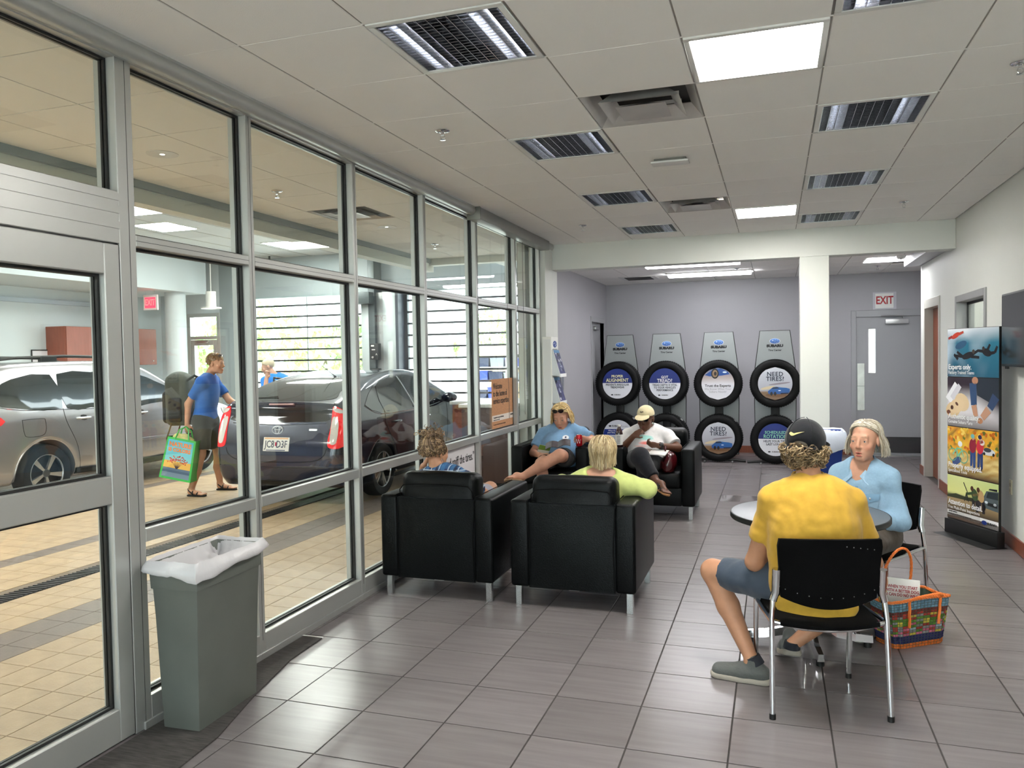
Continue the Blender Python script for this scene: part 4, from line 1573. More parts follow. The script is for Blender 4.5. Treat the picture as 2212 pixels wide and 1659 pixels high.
_lugm = _lug.mesh('tread_blocks', smooth=0)
_lugm.materials.append(RUB)


def tire(x, y, z, label):
    t = thing('tire', label, 'tire', (x, y, z), group='tires on the display stands')
    link('carcass', _tire, t)
    link('tread_blocks', _lugm, t)['kind'] = 'stuff'
    return t


BL = C(14, 40, 132)


def sign_disc(t, kind):
    m = MB()
    yb = -.09
    R_ = .236
    if kind in ('align', 'tread', 'rotate'):
        m.poly([(R_ * math.cos(a), yb, R_ * math.sin(a)) for a in np.linspace(0, 2 * PI, 49)[:-1]], C(238, 240, 246))
        m.poly([(R_ * math.cos(a), yb - .001, max(.012, R_ * math.sin(a))) for a in np.linspace(.05, PI - .05, 40)], lambda p: (.006 + .01 * p[2], .02 + .04 * p[2], .17 + .25 * p[2], 1))
        d = m.build('sign_disc', PRINT, t, smooth=0)
        YEL = mat('ink_pale_yellow', C(240, 236, 190), .5)
        GRN = mat('ink_mint', C(150, 222, 190), .5)
        if kind == 'align':
            text('PROPER', .058, YEL, d, (0, yb - .003, .115), fat=0.001, xs=.9)
            text('ALIGNMENT', .075, YEL, d, (0, yb - .003, .052), fat=0.0015, xs=.85)
            text('PREVENTS IRREGULAR\nTREADWEAR', .043, INKN, d, (0, yb - .003, -.038), fat=0.00075, xs=.86, lsp=.95)
        elif kind == 'tread':
            text('GOT', .055, INKW, d, (0, yb - .003, .10), fat=0.001, xs=.9)
            text('TREAD?', .078, INKW, d, (0, yb - .003, .045), fat=0.0015, xs=.85)
            text('TREAD DEPTH IS VITAL\nTO YOUR VEHICLE\'S\nPERFORMANCE', .042, INKN, d, (0, yb - .003, -.06), fat=0.00075, xs=.86, lsp=.95)
        else:
            text('SCHEDULED', .058, GRN, d, (0, yb - .003, .105), fat=0.001, xs=.9)
            text('ROTATION', .075, GRN, d, (0, yb - .003, .045), fat=0.0015, xs=.85)
            text('HELPS YOUR TIRES\nLAST LONGER', .045, INKN, d, (0, yb - .003, -.045), fat=0.00075, xs=.88, lsp=.95)
        text('SUBARU', .022, INK, d, (0, yb - .003, -.175), xs=1.2, fat=.0008)
        m2 = MB().poly(ell_pts(-.085, -.175, .018, .01, 16, yb - .002), C(20, 24, 40))
        m2.build('emblem', PRINT, d, smooth=0)
    elif kind == 'need':
        def sky(p):
            v = (p[2] + .236) / .472
            if v < .28:
                return (.22 + .1 * v, .13 + .06 * v, .07, 1)
            k = (v - .28) / .72
            return (.45 + .3 * k, .46 + .32 * k, .52 + .32 * k, 1)
        n = 48
        ring = [(R_ * math.cos(a), yb, R_ * math.sin(a)) for a in np.linspace(0, 2 * PI, n + 1)[:-1]]
        rows = np.linspace(-R_ * .999, R_ * .999, 14)
        for a, b in zip(rows[:-1], rows[1:]):
            wa, wb = math.sqrt(max(0, R_ * R_ - a * a)), math.sqrt(max(0, R_ * R_ - b * b))
            m.poly([(-wa, yb, a), (wa, yb, a), (wb, yb, b), (-wb, yb, b)], sky)
        m.poly(ell_pts(.06, .0, .15, .012, 20, yb - .0008, rot=.12), C(150, 140, 150))
        m.poly(ell_pts(-.1, -.06, .1, .02, 20, yb - .0008, rot=.2), C(220, 205, 170))
        m.poly(ell_pts(.02, -.165, .15, .03, 20, yb - .001), C(120, 84, 50))
        car = [(-.09, -.15), (-.10, -.11), (-.07, -.085), (-.03, -.05), (.02, -.045), (.08, -.055), (.15, -.06), (.2, -.075), (.2, -.12), (.17, -.15)]
        m.poly([(x, yb - .0016, z) for x, z in car], lambda p: (.02, .10 + .8 * max(0, p[2] + .11), .34 + 2.0 * max(0, p[2] + .11), 1))
        m.poly([(x, yb - .0022, z) for x, z in ((-.055, -.078), (-.02, -.053), (.03, -.05), (.06, -.068))], C(30, 40, 60))
        for x in (-.05, .0):
            m.poly(ell_pts(x, -.145, .018, .028, 16, yb - .0024), C(18, 18, 22))
        m.poly(ell_pts(.06, -.1, .02, .007, 12, yb - .0026), C(220, 235, 255))
        m.poly([(x, yb - .0024, z) for x, z in ((.07, -.135), (.18, -.13), (.18, -.148), (.08, -.152))], C(20, 30, 60))
        d = m.build('sign_disc', PRINT, t, smooth=0)
        text('NEED\nTIRES?', .088, INKN, d, (0, yb - .003, .10), fat=0.001, xs=.98, lsp=.78, sp=1.05)
    elif kind == 'trust':
        rows = np.linspace(-R_ * .999, R_ * .999, 16)

        def cc(p):
            v = p[2] / R_
            if v > .35:
                k = (v - .35) / .65
                return (.55 - .45 * k, .45 - .3 * k, .42 - .1 * k, 1)
            k = max(0, (v + .05) / .4)
            return (.85 - .3 * k, .85 - .38 * k, .9 - .45 * k, 1)
        for a, b in zip(rows[:-1], rows[1:]):
            wa, wb = math.sqrt(max(0, R_ * R_ - a * a)), math.sqrt(max(0, R_ * R_ - b * b))
            m.poly([(-wa, yb, a), (wa, yb, a), (wb, yb, b), (-wb, yb, b)], cc)
        m.poly([(x, yb - .001, z) for x, z in ((-.19, .13), (-.08, .2), (.05, .225), (.14, .18), (.17, .14), (.05, .12), (-.12, .11))], C(30, 80, 160))
        m.poly(ell_pts(-.04, .15, .055, .075, 24, yb - .0016), C(20, 20, 24))
        m.poly(ell_pts(-.04, .15, .038, .055, 24, yb - .0022), C(150, 120, 90))
        m.poly(ell_pts(-.035, .15, .02, .03, 16, yb - .0026), C(50, 40, 40))
        m.poly(ell_pts(.1, .17, .03, .012, 16, yb - .002), C(220, 240, 250))
        d = m.build('sign_disc', PRINT, t, smooth=0)
        text('Trust the Experts', .052, INK, d, (0, yb - .003, -.03), xs=1.0, fat=.001)
        text('We Know What Your\nSubaru Needs!', .042, mat('ink_grey', C(178, 178, 184), .5), d, (0, yb - .003, -.1), xs=1.0, lsp=.95)
    elif kind == 'replace':
        m.poly([(R_ * math.cos(a), yb, R_ * math.sin(a)) for a in np.linspace(0, 2 * PI, 49)[:-1]], C(226, 230, 240))
        m.poly([(x, yb - .001, z) for x, z in ((-.215, .09), (.215, .09), (.236, .0), (-.236, .0))], C(16, 48, 140))
        for k in range(3):
            m.poly([(x, yb - .0012, z) for x, z in ((-.12, -.03 - .02 * k), (.1 - .03 * k, -.03 - .02 * k), (.1 - .03 * k, -.035 - .02 * k), (-.12, -.035 - .02 * k))], C(150, 154, 165))
        d = m.build('sign_disc', PRINT, t, smooth=0)
        text("When it's time to replace\nyour tires, let us do it right.", .03, INKW, d, (0, yb - .003, .05), fat=.0006)
        text('SUBARU', .034, INK, d, (-.02, yb - .003, .14), xs=1.2, fat=.001)
        text('Tire Center', .018, INK, d, (.11, yb - .003, .137))
        MB().poly(ell_pts(-.125, .14, .022, .013, 16, yb - .002), C(20, 24, 40)).build('emblem', PRINT, d, smooth=0)


SIGNS = [('align', 'replace'), ('tread', None), ('trust', 'need'), ('need', 'rotate')]
SLAB = ['with the PROPER ALIGNMENT sign', 'with the GOT TREAD sign', 'with the Trust the Experts sign', 'nearest the white pillar']
TLAB = [('upper tire framing the blue PROPER ALIGNMENT sign', 'lower tire framing the small text sign behind the can holder'), ('upper tire framing the blue GOT TREAD sign', 'lower tire with no sign, behind the cream cap'),
        ('upper tire framing the Trust the Experts sign', 'lower tire framing a NEED TIRES sign'), ('upper tire framing a NEED TIRES sign beside the white pillar', 'lower tire framing the SCHEDULED ROTATION sign')]
for k, (x, y) in enumerate(((-2.36, 12.55), (-1.60, 12.40), (-.805, 12.28), (0.0, 12.18))):
    t = thing('tire_stand', 'grey tire display stand ' + SLAB[k], 'display stand', (x, y, 0), group='tire display stands')
    pts = [(-.205, 1.94), (.205, 1.94), (.275, 1.40), (.285, .9), (.275, .1), (-.275, .1), (-.285, .9), (-.275, 1.40)]
    MB().prism(pts, -.012, .012, 'y').build('panel', PANELG, t)
    MB().tube([(u, 0, v) for u, v in pts], .011, 8, closed=True).build('edge_tube', BLACK, t)
    MB().box(-.06, .06, -.09, -.012, .08, 1.35).build('post', BLACK, t, bev=.005)
    for z in (1.175, .365):
        MB().cyl((0, -.09, z), (0, -.13, z), .09, n=20).build('hub', BLACK, t)
        for sa in (-1, 1):
            MB().tube([(0, -.1, z), (sa * .15, -.12, z + .16), (sa * .155, -.25, z + .17)], .01, 6).build('hook', BLACK, t)
    MB().tube([(-.39, -.25, .03), (-.22, -.25, .045), (0, -.25, .045), (.22, -.25, .045), (.39, -.25, .03)], .02, 8).build('base_rail', BLACK, t)
    MB().tube([(0, -.25, .045), (0, .05, .06), (0, .1, .1)], .025, 8).build('base_foot', BLACK, t)
    for sx in (-.2, .2):
        MB().ball((sx, -.25, .016), .016, 10, 8).build('caster', STEEL, t)
    brand_logo(t, 0, -.0135, 1.79, .15)
    tu = tire(x, y - .19, 1.175, TLAB[k][0])
    sign_disc(tu, SIGNS[k][0])
    tl = tire(x, y - .19, .365, TLAB[k][1])
    if SIGNS[k][1]:
        sign_disc(tl, SIGNS[k][1])
    MB().box(-.02, .02, -.07, .05, .3505, .3525).build('sticker', INKW, tl, rot=(0, .75, 0))

# ------------------------------------------------------------------ paper EXIT sign, corridor
t = thing('exit_notice', 'white paper EXIT sign with red letters above the grey door', 'sign', (1.60, 13.285, 2.275))
MB().box(-.165, .165, -.002, .004, -.02, .245).build('sleeve', mat('plastic_sleeve', C(200, 200, 206), .2), t)
MB().box(-.13, .125, -.004, -.002, .0, .225).build('sheet', mat('paper', C(236, 236, 232), .7), t)
text('EXIT', .165, mat('ink_red', C(176, 32, 40), .5), t, (0, -.006, .115), xs=.72, fat=.004)

# ------------------------------------------------------------------ wall TV, outlet
t = thing('television', 'black wall television cut by the right edge of the view', 'television', (1.76, 7.19, 1.48))
MB().box(-.045, 0, -1.05, 0, 0, .57).build('case', mat('tv_black', C(20, 21, 22), .45), t, bev=.006)
MB().box(-.0475, -.045, -1.035, -.015, .02, .555).build('screen', mat('tv_screen', C(12, 14, 15), .12, spec=.6), t)
MB().box(0, .06, -.65, -.4, .18, .4).build('wall_mount', BLACK, t)
MB().box(-.03, -.02, -.12, -.04, -.02, 0).build('speaker_foot', BLACK, t)
t = thing('wall_outlet', 'pale wall outlet low on the right wall beside the banner', 'outlet', (1.82, 7.33, .43))
MB().box(-.006, 0, -.036, .036, 0, .12).build('plate', mat('outlet_ivory', C(222, 214, 186), .4), t, bev=.002)
for z in (.035, .08):
    MB().box(-.008, -.006, -.016, .016, z - .014, z + .014).build('socket', mat('socket_ivory', C(190, 180, 150), .4), t)

# ------------------------------------------------------------------ standing banner
bw, bh = .619, 1.80
bn = thing('standing_banner', 'tall standing display board with four photo panels by the right wall', 'banner', (1.453, 7.78, 0), math.atan2(-.905, .425))
MB().box(0, bw, -.012, .012, .10, bh).build('board', BLACK, bn, bev=.002, seg=1)
MB().box(-.01, bw + .01, -.035, .035, 0, .135).build('base_block', BLACK, bn, bev=.004)
MB().add([(-.03, -.13, 0), (bw + .0, -.13, 0), (bw + .0, .07, 0), (-.03, .07, 0), (-.01, -.04, .012), (bw + .01, -.04, .012), (bw + .01, .04, .012), (-.01, .04, .012)],
         [(0, 3, 2, 1), (0, 1, 5, 4), (1, 2, 6, 5), (2, 3, 7, 6), (3, 0, 4, 7), (4, 5, 6, 7)]).build('foot_plate', BLACK, bn)
PY = -.0135


def grid_print(m, x0, x1, z0, z1, fn, nx=24, nz=20, y=PY):
    for i in range(nx):
        for j in range(nz):
            xa, xb = x0 + (x1 - x0) * i / nx, x0 + (x1 - x0) * (i + 1) / nx
            za, zb = z0 + (z1 - z0) * j / nz, z0 + (z1 - z0) * (j + 1) / nz
            m.poly([(xa, y, za), (xb, y, za), (xb, y, zb), (xa, y, zb)], lambda p: fn((p[0] - x0) / (x1 - x0), (p[2] - z0) / (z1 - z0)))


def mixc(a, b, t):
    t = max(0, min(1, t))
    return tuple(a[i] * (1 - t) + b[i] * t for i in range(3)) + (1,)


def wob(u, v, s_=1.):
    return .5 + .25 * math.sin(u * 9 * s_ + 3 * math.sin(v * 5 * s_)) + .25 * math.sin(v * 11 * s_ - 2.4 * math.sin(u * 7 * s_ + 1))


def banner_panel(z0, z1, which):
    m = MB()
    W_, H_ = bw, z1 - z0
    def P(u, v, l=1):
        return (u * W_, PY - .0006 * l, z0 + v * H_)
    def poly(pts, c, l=1):
        m.poly([P(u, v, l) for u, v in pts], c)
    def blob(u, v, a, b, c, l=1, rot=0):
        m.poly([(p[0], PY - .0006 * l, p[2]) for p in ell_pts(u * W_, z0 + v * H_, a * W_, b * W_, 16, 0, rot=rot)], c)
    def limb(u0, v0, u1, v1, w, c, l=2):
        dx, dz = (u1 - u0) * W_, (v1 - v0) * H_
        L = math.hypot(dx, dz) + 1e-6
        nx_, nz_ = -dz / L * w * W_, dx / L * w * W_
        a, b = P(u0, v0, l), P(u1, v1, l)
        m.poly([(a[0] + nx_, a[1], a[2] + nz_), (b[0] + nx_ * .8, b[1], b[2] + nz_ * .8), (b[0] - nx_ * .8, b[1], b[2] - nz_ * .8), (a[0] - nx_, a[1], a[2] - nz_)], c)
    DK = C(20, 22, 30)
    if which == 0:
        def f(u, v):
            c = mixc(C(12, 60, 92), C(34, 134, 162), .25 + .6 * v + .25 * (u - .5))
            cl = max(0, wob(u * .9, v * .7) - .35) * 2 * max(0, 1.15 - u * 1.1 - .3 * (1 - v))
            c = mixc(c, C(200, 216, 228), cl * .9)
            return mixc(c, C(240, 244, 250), max(0, (v - .72) * 3.5) * (1 - .3 * u))
        grid_print(m, 0, W_, z0, z1, f, 26, 20)
        blob(.17, .86, .09, .035, C(200, 60, 40), 2, .4)
        limb(.1, .84, .02, .8, .02, C(150, 40, 36))
        limb(.24, .89, .33, .93, .02, C(190, 70, 50))
        blob(.28, .66, .12, .05, C(40, 84, 118), 1, .3)
        blob(.42, .44, .12, .045, DK, 3, .25)
        blob(.53, .52, .028, .03, C(70, 60, 50), 4)
        for a in ((.34, .42, .14, .44), (.36, .38, .2, .52), (.48, .42, .64, .4), (.5, .46, .62, .54), (.22, .36, .14, .47)):
            limb(*a, .022, DK)
        blob(.78, .5, .09, .05, DK, 3, -.3)
        blob(.72, .58, .025, .028, C(60, 50, 44), 4)
        for a in ((.74, .52, .6, .54), (.84, .48, .93, .5), (.93, .5, .97, .62), (.78, .52, .84, .66)):
            limb(*a, .022, DK)
        ttl = ('Experts only.', 'Factory Trained Teams')
    elif which == 1:
        def f(u, v):
            c = mixc(C(44, 30, 44), C(226, 222, 226), (.82 - v) * 3 - max(0, u - .55) * 2.2)
            return mixc(c, C(70, 60, 60), max(0, .3 - v) * 2.6)
        grid_print(m, 0, W_, z0, z1, f, 22, 20)
        limb(.02, .52, .2, .86, .07, C(240, 240, 244), 1)
        limb(.1, .56, .26, .84, .05, C(214, 212, 220), 2)
        blob(.3, .5, .15, .12, C(226, 200, 160), 2, -.4)
        blob(.12, .34, .15, .11, C(222, 194, 150), 2, .2)
        blob(.2, .42, .16, .1, C(228, 202, 162), 3, .3)
        blob(.2, .46, .035, .02, C(90, 50, 34), 4, -.6)
        blob(.1, .38, .03, .03, C(80, 44, 32), 4)
        blob(.03, .28, .04, .03, C(110, 60, 40), 4)
        poly(((.58, 1), (1, 1), (1, .62), (.86, .52), (.6, .66)), C(34, 44, 58), 2)
        limb(.52, .9, .54, .46, .07, C(50, 78, 118), 3)
        limb(.95, .66, .84, .42, .07, C(48, 70, 106), 3)
        limb(.54, .46, .58, .24, .05, C(200, 150, 120), 4)
        limb(.82, .4, .7, .22, .06, C(204, 156, 128), 4)
        blob(.56, .95, .06, .05, C(196, 140, 110), 3)
        blob(.66, .16, .05, .04, C(200, 140, 100), 3)
        ttl = ('Authentic quality.', 'Genuine Subaru Parts')
    elif which == 2:
        def f(u, v):
            w = wob(u * 1.6, v * 1.6)
            c = mixc(C(226, 140, 30), C(250, 206, 70), w)
            c = mixc(c, C(120, 84, 36), max(0, wob(u * 2.3 + .4, v * 2) - .62) * 2)
            g_ = mixc(C(206, 160, 84), C(240, 220, 150), wob(u * 2, v * 4))
            c = mixc(g_, c, (v - .42) * 9)
            return mixc(c, C(70, 42, 26), max(0, .22 - v) * 4.4)
        grid_print(m, 0, W_, z0, z1, f, 26, 22)
        rr = random.Random(4)
        for q in range(70):
            blob(rr.uniform(0.02, .98), rr.uniform(.45, .97), .03, .02, [C(250, 190, 40), C(214, 110, 24), C(120, 130, 50), C(255, 220, 110)][q % 4], 1, rr.uniform(0, 3))
        blob(.82, .58, .12, .045, C(222, 224, 228), 2)
        blob(.8, .62, .07, .03, C(60, 66, 74), 3)
        for x in (.74, .91):
            blob(x, .54, .02, .022, C(20, 20, 22), 4)
        for (u, jc, lc, hc) in ((.52, C(150, 34, 56), C(52, 82, 140), C(120, 190, 190)), (.66, C(214, 48, 66), C(44, 66, 120), C(40, 40, 84))):
            limb(u - .02, .6, u - .03, .24, .028, lc, 3)
            limb(u + .03, .6, u + .03, .22, .028, lc, 3)
            blob(u, .66, .068, .1, jc, 4)
            limb(u - .04, .73, u + .06, .78, .026, jc, 5)
            blob(u + .01, .82, .03, .035, C(214, 170, 140), 5)
            blob(u + .0, .855, .036, .03, hc, 6)
            limb(u - .05, .2, u + .04, .21, .016, C(40, 30, 30), 4)
        blob(.7, .75, .05, .04, C(240, 226, 220), 5)
        for (u, v, r) in ((.12, .42, .085), (.34, .4, .085)):
            for q in range(18):
                a, b = 2 * PI * q / 18, 2 * PI * (q + 1) / 18
                limb(u + r * math.cos(a), v + r * W_ / H_ * math.sin(a), u + r * math.cos(b), v + r * W_ / H_ * math.sin(b), .008, C(110, 180, 150), 4)
        for a in ((.12, .42, .2, .56), (.2, .56, .3, .56), (.3, .56, .34, .4), (.22, .4, .2, .58), (.22, .4, .31, .54)):
            limb(*a, .01, C(130, 210, 180), 5)
        blob(.27, .66, .045, .04, C(236, 238, 240), 5)
        blob(.2, .3, .1, .05, C(70, 90, 140), 3, .4)
        ttl = ('Properly equipped.', 'Specialized Tools')
    else:
        def f(u, v):
            c = mixc(C(236, 226, 120), C(206, 222, 150), v)
            c = mixc(c, C(250, 246, 170), max(0, .5 - abs(u - .3)) * .9)
            g_ = mixc(C(74, 60, 40), C(176, 150, 108), v * 3)
            return mixc(g_, mixc(C(70, 76, 46), c, (v - .44) * 14), (v - .38) * 16)
        grid_print(m, 0, W_, z0, z1, f, 22, 20)
        poly(((.0, .42), (.18, .5), (.4, .46), (.6, .5), (.6, .38), (0, .36)), C(58, 62, 40), 1)
        car = [(.72, .3), (.72, .56), (.78, .76), (1, .8), (1, .26)]
        poly(car, C(86, 98, 102), 2)
        poly(((.78, .58), (.81, .74), (1, .77), (1, .58)), C(40, 50, 54), 3)
        poly(((.84, .84), (.98, .86), (.98, .8), (.82, .8)), C(28, 30, 32), 3)
        blob(.78, .46, .03, .018, C(226, 236, 240), 4)
        blob(.94, .44, .03, .018, C(226, 236, 240), 4)
        poly(((.8, .38), (.98, .36), (.98, .46), (.82, .46)), C(26, 30, 32), 4)
        blob(.74, .3, .03, .045, C(18, 18, 20), 4)
        for (u, c, b) in ((.56, C(66, 88, 52), C(40, 36, 40)), (.68, C(196, 160, 110), C(44, 40, 44))):
            limb(u - .02, .45, u - .03, .16, .03, b, 4)
            limb(u + .04, .45, u + .05, .12, .03, b, 4)
            blob(u, .58, .06, .085, c, 5, .3)
            blob(u - .05, .74, .03, .035, C(90, 56, 36), 6)
            limb(u - .03, .62, u - .16, .56, .02, c, 5)
        for a in ((.4, .6, .36, .34), (.4, .6, .44, .34), (.4, .6, .41, .36), (.34, .86, .42, .6)):
            limb(*a, .008, C(30, 30, 30), 4)
        ttl = ('Attention to detail.', 'Free Multi-Point Inspections')
    o = m.build('photo_panel', PRINT, bn, smooth=0)
    k = .2 if which < 3 else .24
    text(ttl[0], .062, INKW, o, (.02, PY - .006, z0 + H_ * k), align='LEFT', xs=.88, fat=.0012)
    text(ttl[1], .04, INKW, o, (.02, PY - .006, z0 + H_ * k - .047), align='LEFT', xs=.86)


for k, (z0, z1) in enumerate(((1.385, 1.797), (.955, 1.378), (.53, .948), (.215, .523))):
    banner_panel(z0, z1, k)
m = MB()
m.poly([(0, PY, .145), (bw, PY, .145), (bw, PY, .185), (0, PY, .185)], C(96, 78, 66))
m.poly([(0, PY, .165), (bw * .66, PY, .165), (bw * .66, PY, .215), (0, PY, .215)], C(222, 220, 218))
m.poly([(bw * .66, PY, .145), (bw, PY, .145), (bw, PY, .215), (bw * .66, PY, .215)], C(246, 246, 246))
o = m.build('footer_strip', PRINT, bn, smooth=0)
text('SUBARU SERVICE', .014, INK, o, (.02, PY - .001, .203), align='LEFT', fat=.0005)
text('The expert that your Subaru deserves for the adventures ahead.', .011, INK, o, (.02, PY - .001, .186), align='LEFT')
m = MB().poly(ell_pts(bw * .74, .182, .032, .018, 20, PY - .001), C(20, 50, 130))
m.build('emblem', PRINT, o, smooth=0)
text('SUBARU', .026, INK, o, (bw * .885, PY - .001, .182), xs=1.15, fat=.0006)

# ------------------------------------------------------------------ posters on the glass
RG = (PI / 2, 0, PI / 2)
t = thing('welcome_poster', 'orange kraft poster reading Welcome to the home of service expertise', 'poster', (-2.71, 7.43, .895))
MB().box(0, .002, 0, .665, 0, .505).build('sheet', mat('kraft_paper', C(190, 138, 98), .7, var=.16, vs=60, detail=6), t)
MB().box(.002, .0024, 0, .665, .075, .135).build('white_band', mat('paper2', C(225, 215, 205), .7), t)
text('Welcome\nto the home of\nservice expertise.', .088, INK, t, (.003, .04, .355), RG, align='LEFT', xs=.8, lsp=.86, fat=.0008)
text('Committed to treat you like family.', .022, INK, t, (.003, .04, .112), RG, align='LEFT', fat=.0004)
text('Limited-time service offer', .018, INK, t, (.003, .04, .088), RG, align='LEFT')
text('See advisor for details of the current service program', .017, INK, t, (.003, .04, .04), RG, align='LEFT')
text('SUBARU', .024, INK, t, (.003, .615, .112), RG, xs=1.0, fat=.0005)
t = thing('dog_poster', 'white poster ending in sniff the tires, behind the plaid shirt sitter', 'poster', (-2.705, 5.84, .15))
MB().box(0, .002, 0, 1.075, 0, .672).build('sheet', mat('poster_white', C(226, 222, 226), .6), t)
text('“Come in and sniff the tires.”', .112, INK, t, (.003, 1.06, .55), RG, align='RIGHT', xs=.80, fat=.001)
m = MB()
for (cy, cz, ry, rz_, c, l) in ((.62, .32, .115, .15, C(216, 190, 160), 0), (.62, .32, .1, .13, C(226, 204, 176), 1), (.645, .295, .026, .03, C(40, 30, 28), 2)):
    m.poly([(.003 + .0006 * l, p[0], p[2]) for p in ell_pts(cy, cz, ry, rz_, 24)], c)
m.poly([(.003, .74, .28), (.003, .80, .33), (.003, .86, .36), (.003, .92, .31), (.003, .90, .2), (.003, .82, .14), (.003, .75, .19)], C(224, 186, 40))
m.poly([(.0036, p[0], p[2]) for p in ell_pts(.84, .25, .03, .04, 14)], C(90, 70, 20))
for k in range(4):
    m.poly([(.003, .945, .20 - .032 * k), (.003, 1.055, .215 - .032 * k), (.003, 1.055, .195 - .032 * k), (.003, .945, .18 - .032 * k)], C(40, 66, 130))
m.build('artwork', PRINT, t, smooth=0)

# ------------------------------------------------------------------ brochure racks
t = thing('brochure_tower', 'white brochure tower with logo beside the glass wall corner', 'brochure rack', (-2.57, 8.80, 0))
MB().box(0, .11, 0, .30, 0, 1.85).build('body', mat('rack_ivory', C(232, 232, 226), .4), t, bev=.004)
MB().box(.01, .10, -.004, 0, .03, 1.82).build('side_panel', mat('rack_panel', C(222, 224, 222), .4), t)
for k, z in enumerate((1.40, 1.08, .76, .44)):
    h_ = MB()
    h_.add([(.11, .02, z), (.20, .02, z - .01), (.115, .02, z + .30), (.11, .02, z + .30), (.11, .28, z), (.20, .28, z - .01), (.115, .28, z + .30), (.11, .28, z + .30)],
           [(0, 1, 2, 3), (4, 7, 6, 5), (0, 4, 5, 1), (1, 5, 6, 2)])
    hh = h_.build('pocket', mat('pocket_clear', C(210, 214, 216), .2), t)
    MB().box(.198, .212, .015, .285, z - .02, z + .02).build('lip', INKW, hh)
    b = thing('brochure', 'dark blue photo brochure in the %s pocket of the white tower' % ['top', 'second', 'third', 'bottom'][k], 'brochure', (-2.57, 8.80, z), group='brochures in the white tower')
    m = MB()
    a, c_ = (.206, .012), (.124, .296)

    def BP(v, s_, l=0):
        return (a[0] + (c_[0] - a[0]) * v + .003 * l, .03 + .24 * s_, a[1] + (c_[1] - a[1]) * v + .001 * l)
    m.poly([BP(0, 0), BP(0, 1), BP(1, 1), BP(1, 0)], C(64, 66, 110))
    rr = random.Random(k)
    for q in range(26):
        u, v, w, h2 = rr.uniform(0, .8), rr.uniform(.05, .85), rr.uniform(.06, .22), rr.uniform(.05, .16)
        m.poly([BP(v, u, .2), BP(v, min(1, u + w), .2), BP(v + h2, min(1, u + w), .2), BP(v + h2, u, .2)], [C(40, 44, 84), C(140, 148, 176), C(220, 222, 230), C(90, 90, 130), C(30, 30, 48)][q % 5])
    m.poly([BP(.88, 0, .4), BP(.88, 1, .4), BP(1, 1, .4), BP(1, 0, .4)], C(70, 130, 176))
    m.poly([BP(0, 0), BP(1, 0), (BP(1, 0)[0] - .03, .03, BP(1, 0)[2]), (BP(0, 0)[0] - .03, .03, BP(0, 0)[2])], C(226, 226, 228))
    m.build('cover', PRINT, b, smooth=0)
m = MB()
m.poly([(.1115, p[0], p[2]) for p in ell_pts(.15, 1.765, .085, .04, 24)], C(24, 60, 140))
for sy, sz in ((.1, 1.772), (.15, 1.78), (.17, 1.75), (.2, 1.765)):
    m.poly([(.1125, p[0], p[2]) for p in ell_pts(sy, sz, .012, .008, 8)], C(235, 240, 250))
m.build('emblem', PRINT, t, smooth=0)
text('SUBARU', .05, INK, t, (.1115, .15, 1.69), RG, fat=.001, xs=1.1)
text('Your ride', .03, INK, t, (.1115, .15, 1.645), RG)
t = thing('leaflet_holder', 'grey acrylic leaflet holder on the white wall behind the tower', 'leaflet holder', (-2.60, 9.44, .80))
MB().box(0, .08, 0, .13, 0, .62).build('case', mat('smoke_acrylic', C(130, 132, 140), .15, spec=.6), t, bev=.006)
MB().box(-.0, .085, -.002, .132, .60, .66).build('cap', mat('smoke_dark', C(100, 100, 108), .2), t, bev=.006)
for k in range(5):
    MB().box(.02, .03, -.003, 0, .06 + .1 * k, .12 + .1 * k).build('slot', BLACK, t)

# ------------------------------------------------------------------ woven tote bag with a magazine
tt = thing('woven_tote', 'colourful woven plastic tote with orange handles on the floor', 'tote bag', (.70, 4.80, 0), math.radians(36))
rr = random.Random(11)
WV = mat('woven_plastic', vcol=True, rough=.45)
rows_c = [('o',), ('o',), ('n',), ('n',), ('n',), ('p', 'g', 'p', 'y'), ('g', 'G', 'p', 'r'), ('p', 'l', 'r', 'g'), ('r', 'G', 'g'), ('G', 'y', 'G', 'p'), ('G', 'g', 'y', 'G'), ('G', 'r', 'G'), ('g', 'r', 'y'), ('r', 'R'), ('R',), ('b',), ('b',), ('b',), ('b',)]
CC = dict(o=C(198, 100, 36), n=C(28, 30, 80), p=C(186, 92, 117), g=C(126, 127, 126), G=C(80, 124, 36), y=C(184, 168, 58), r=C(156, 45, 36), l=C(134, 159, 168), R=C(100, 36, 33), b=C(104, 144, 164))


def tote_pt(a, f):
    """a in 0..1 round the perimeter, f height fraction"""
    L_, W_ = .165 + .035 * f, .085 + .022 * f
    u = a * 4
    s_, q = int(u) % 4, u % 1
    e = 2 * q - 1
    x, y = [(e * L_, -W_), (L_, e * W_), (-e * L_, W_), (-L_, -e * W_)][s_]
    r = .86 + .14 * (1 - min(1, max(0, abs(e) - .7) / .3) ** 2)
    return x * r, y * r, .262 * f + .012 * math.sin(a * 2 * PI * 2) * f


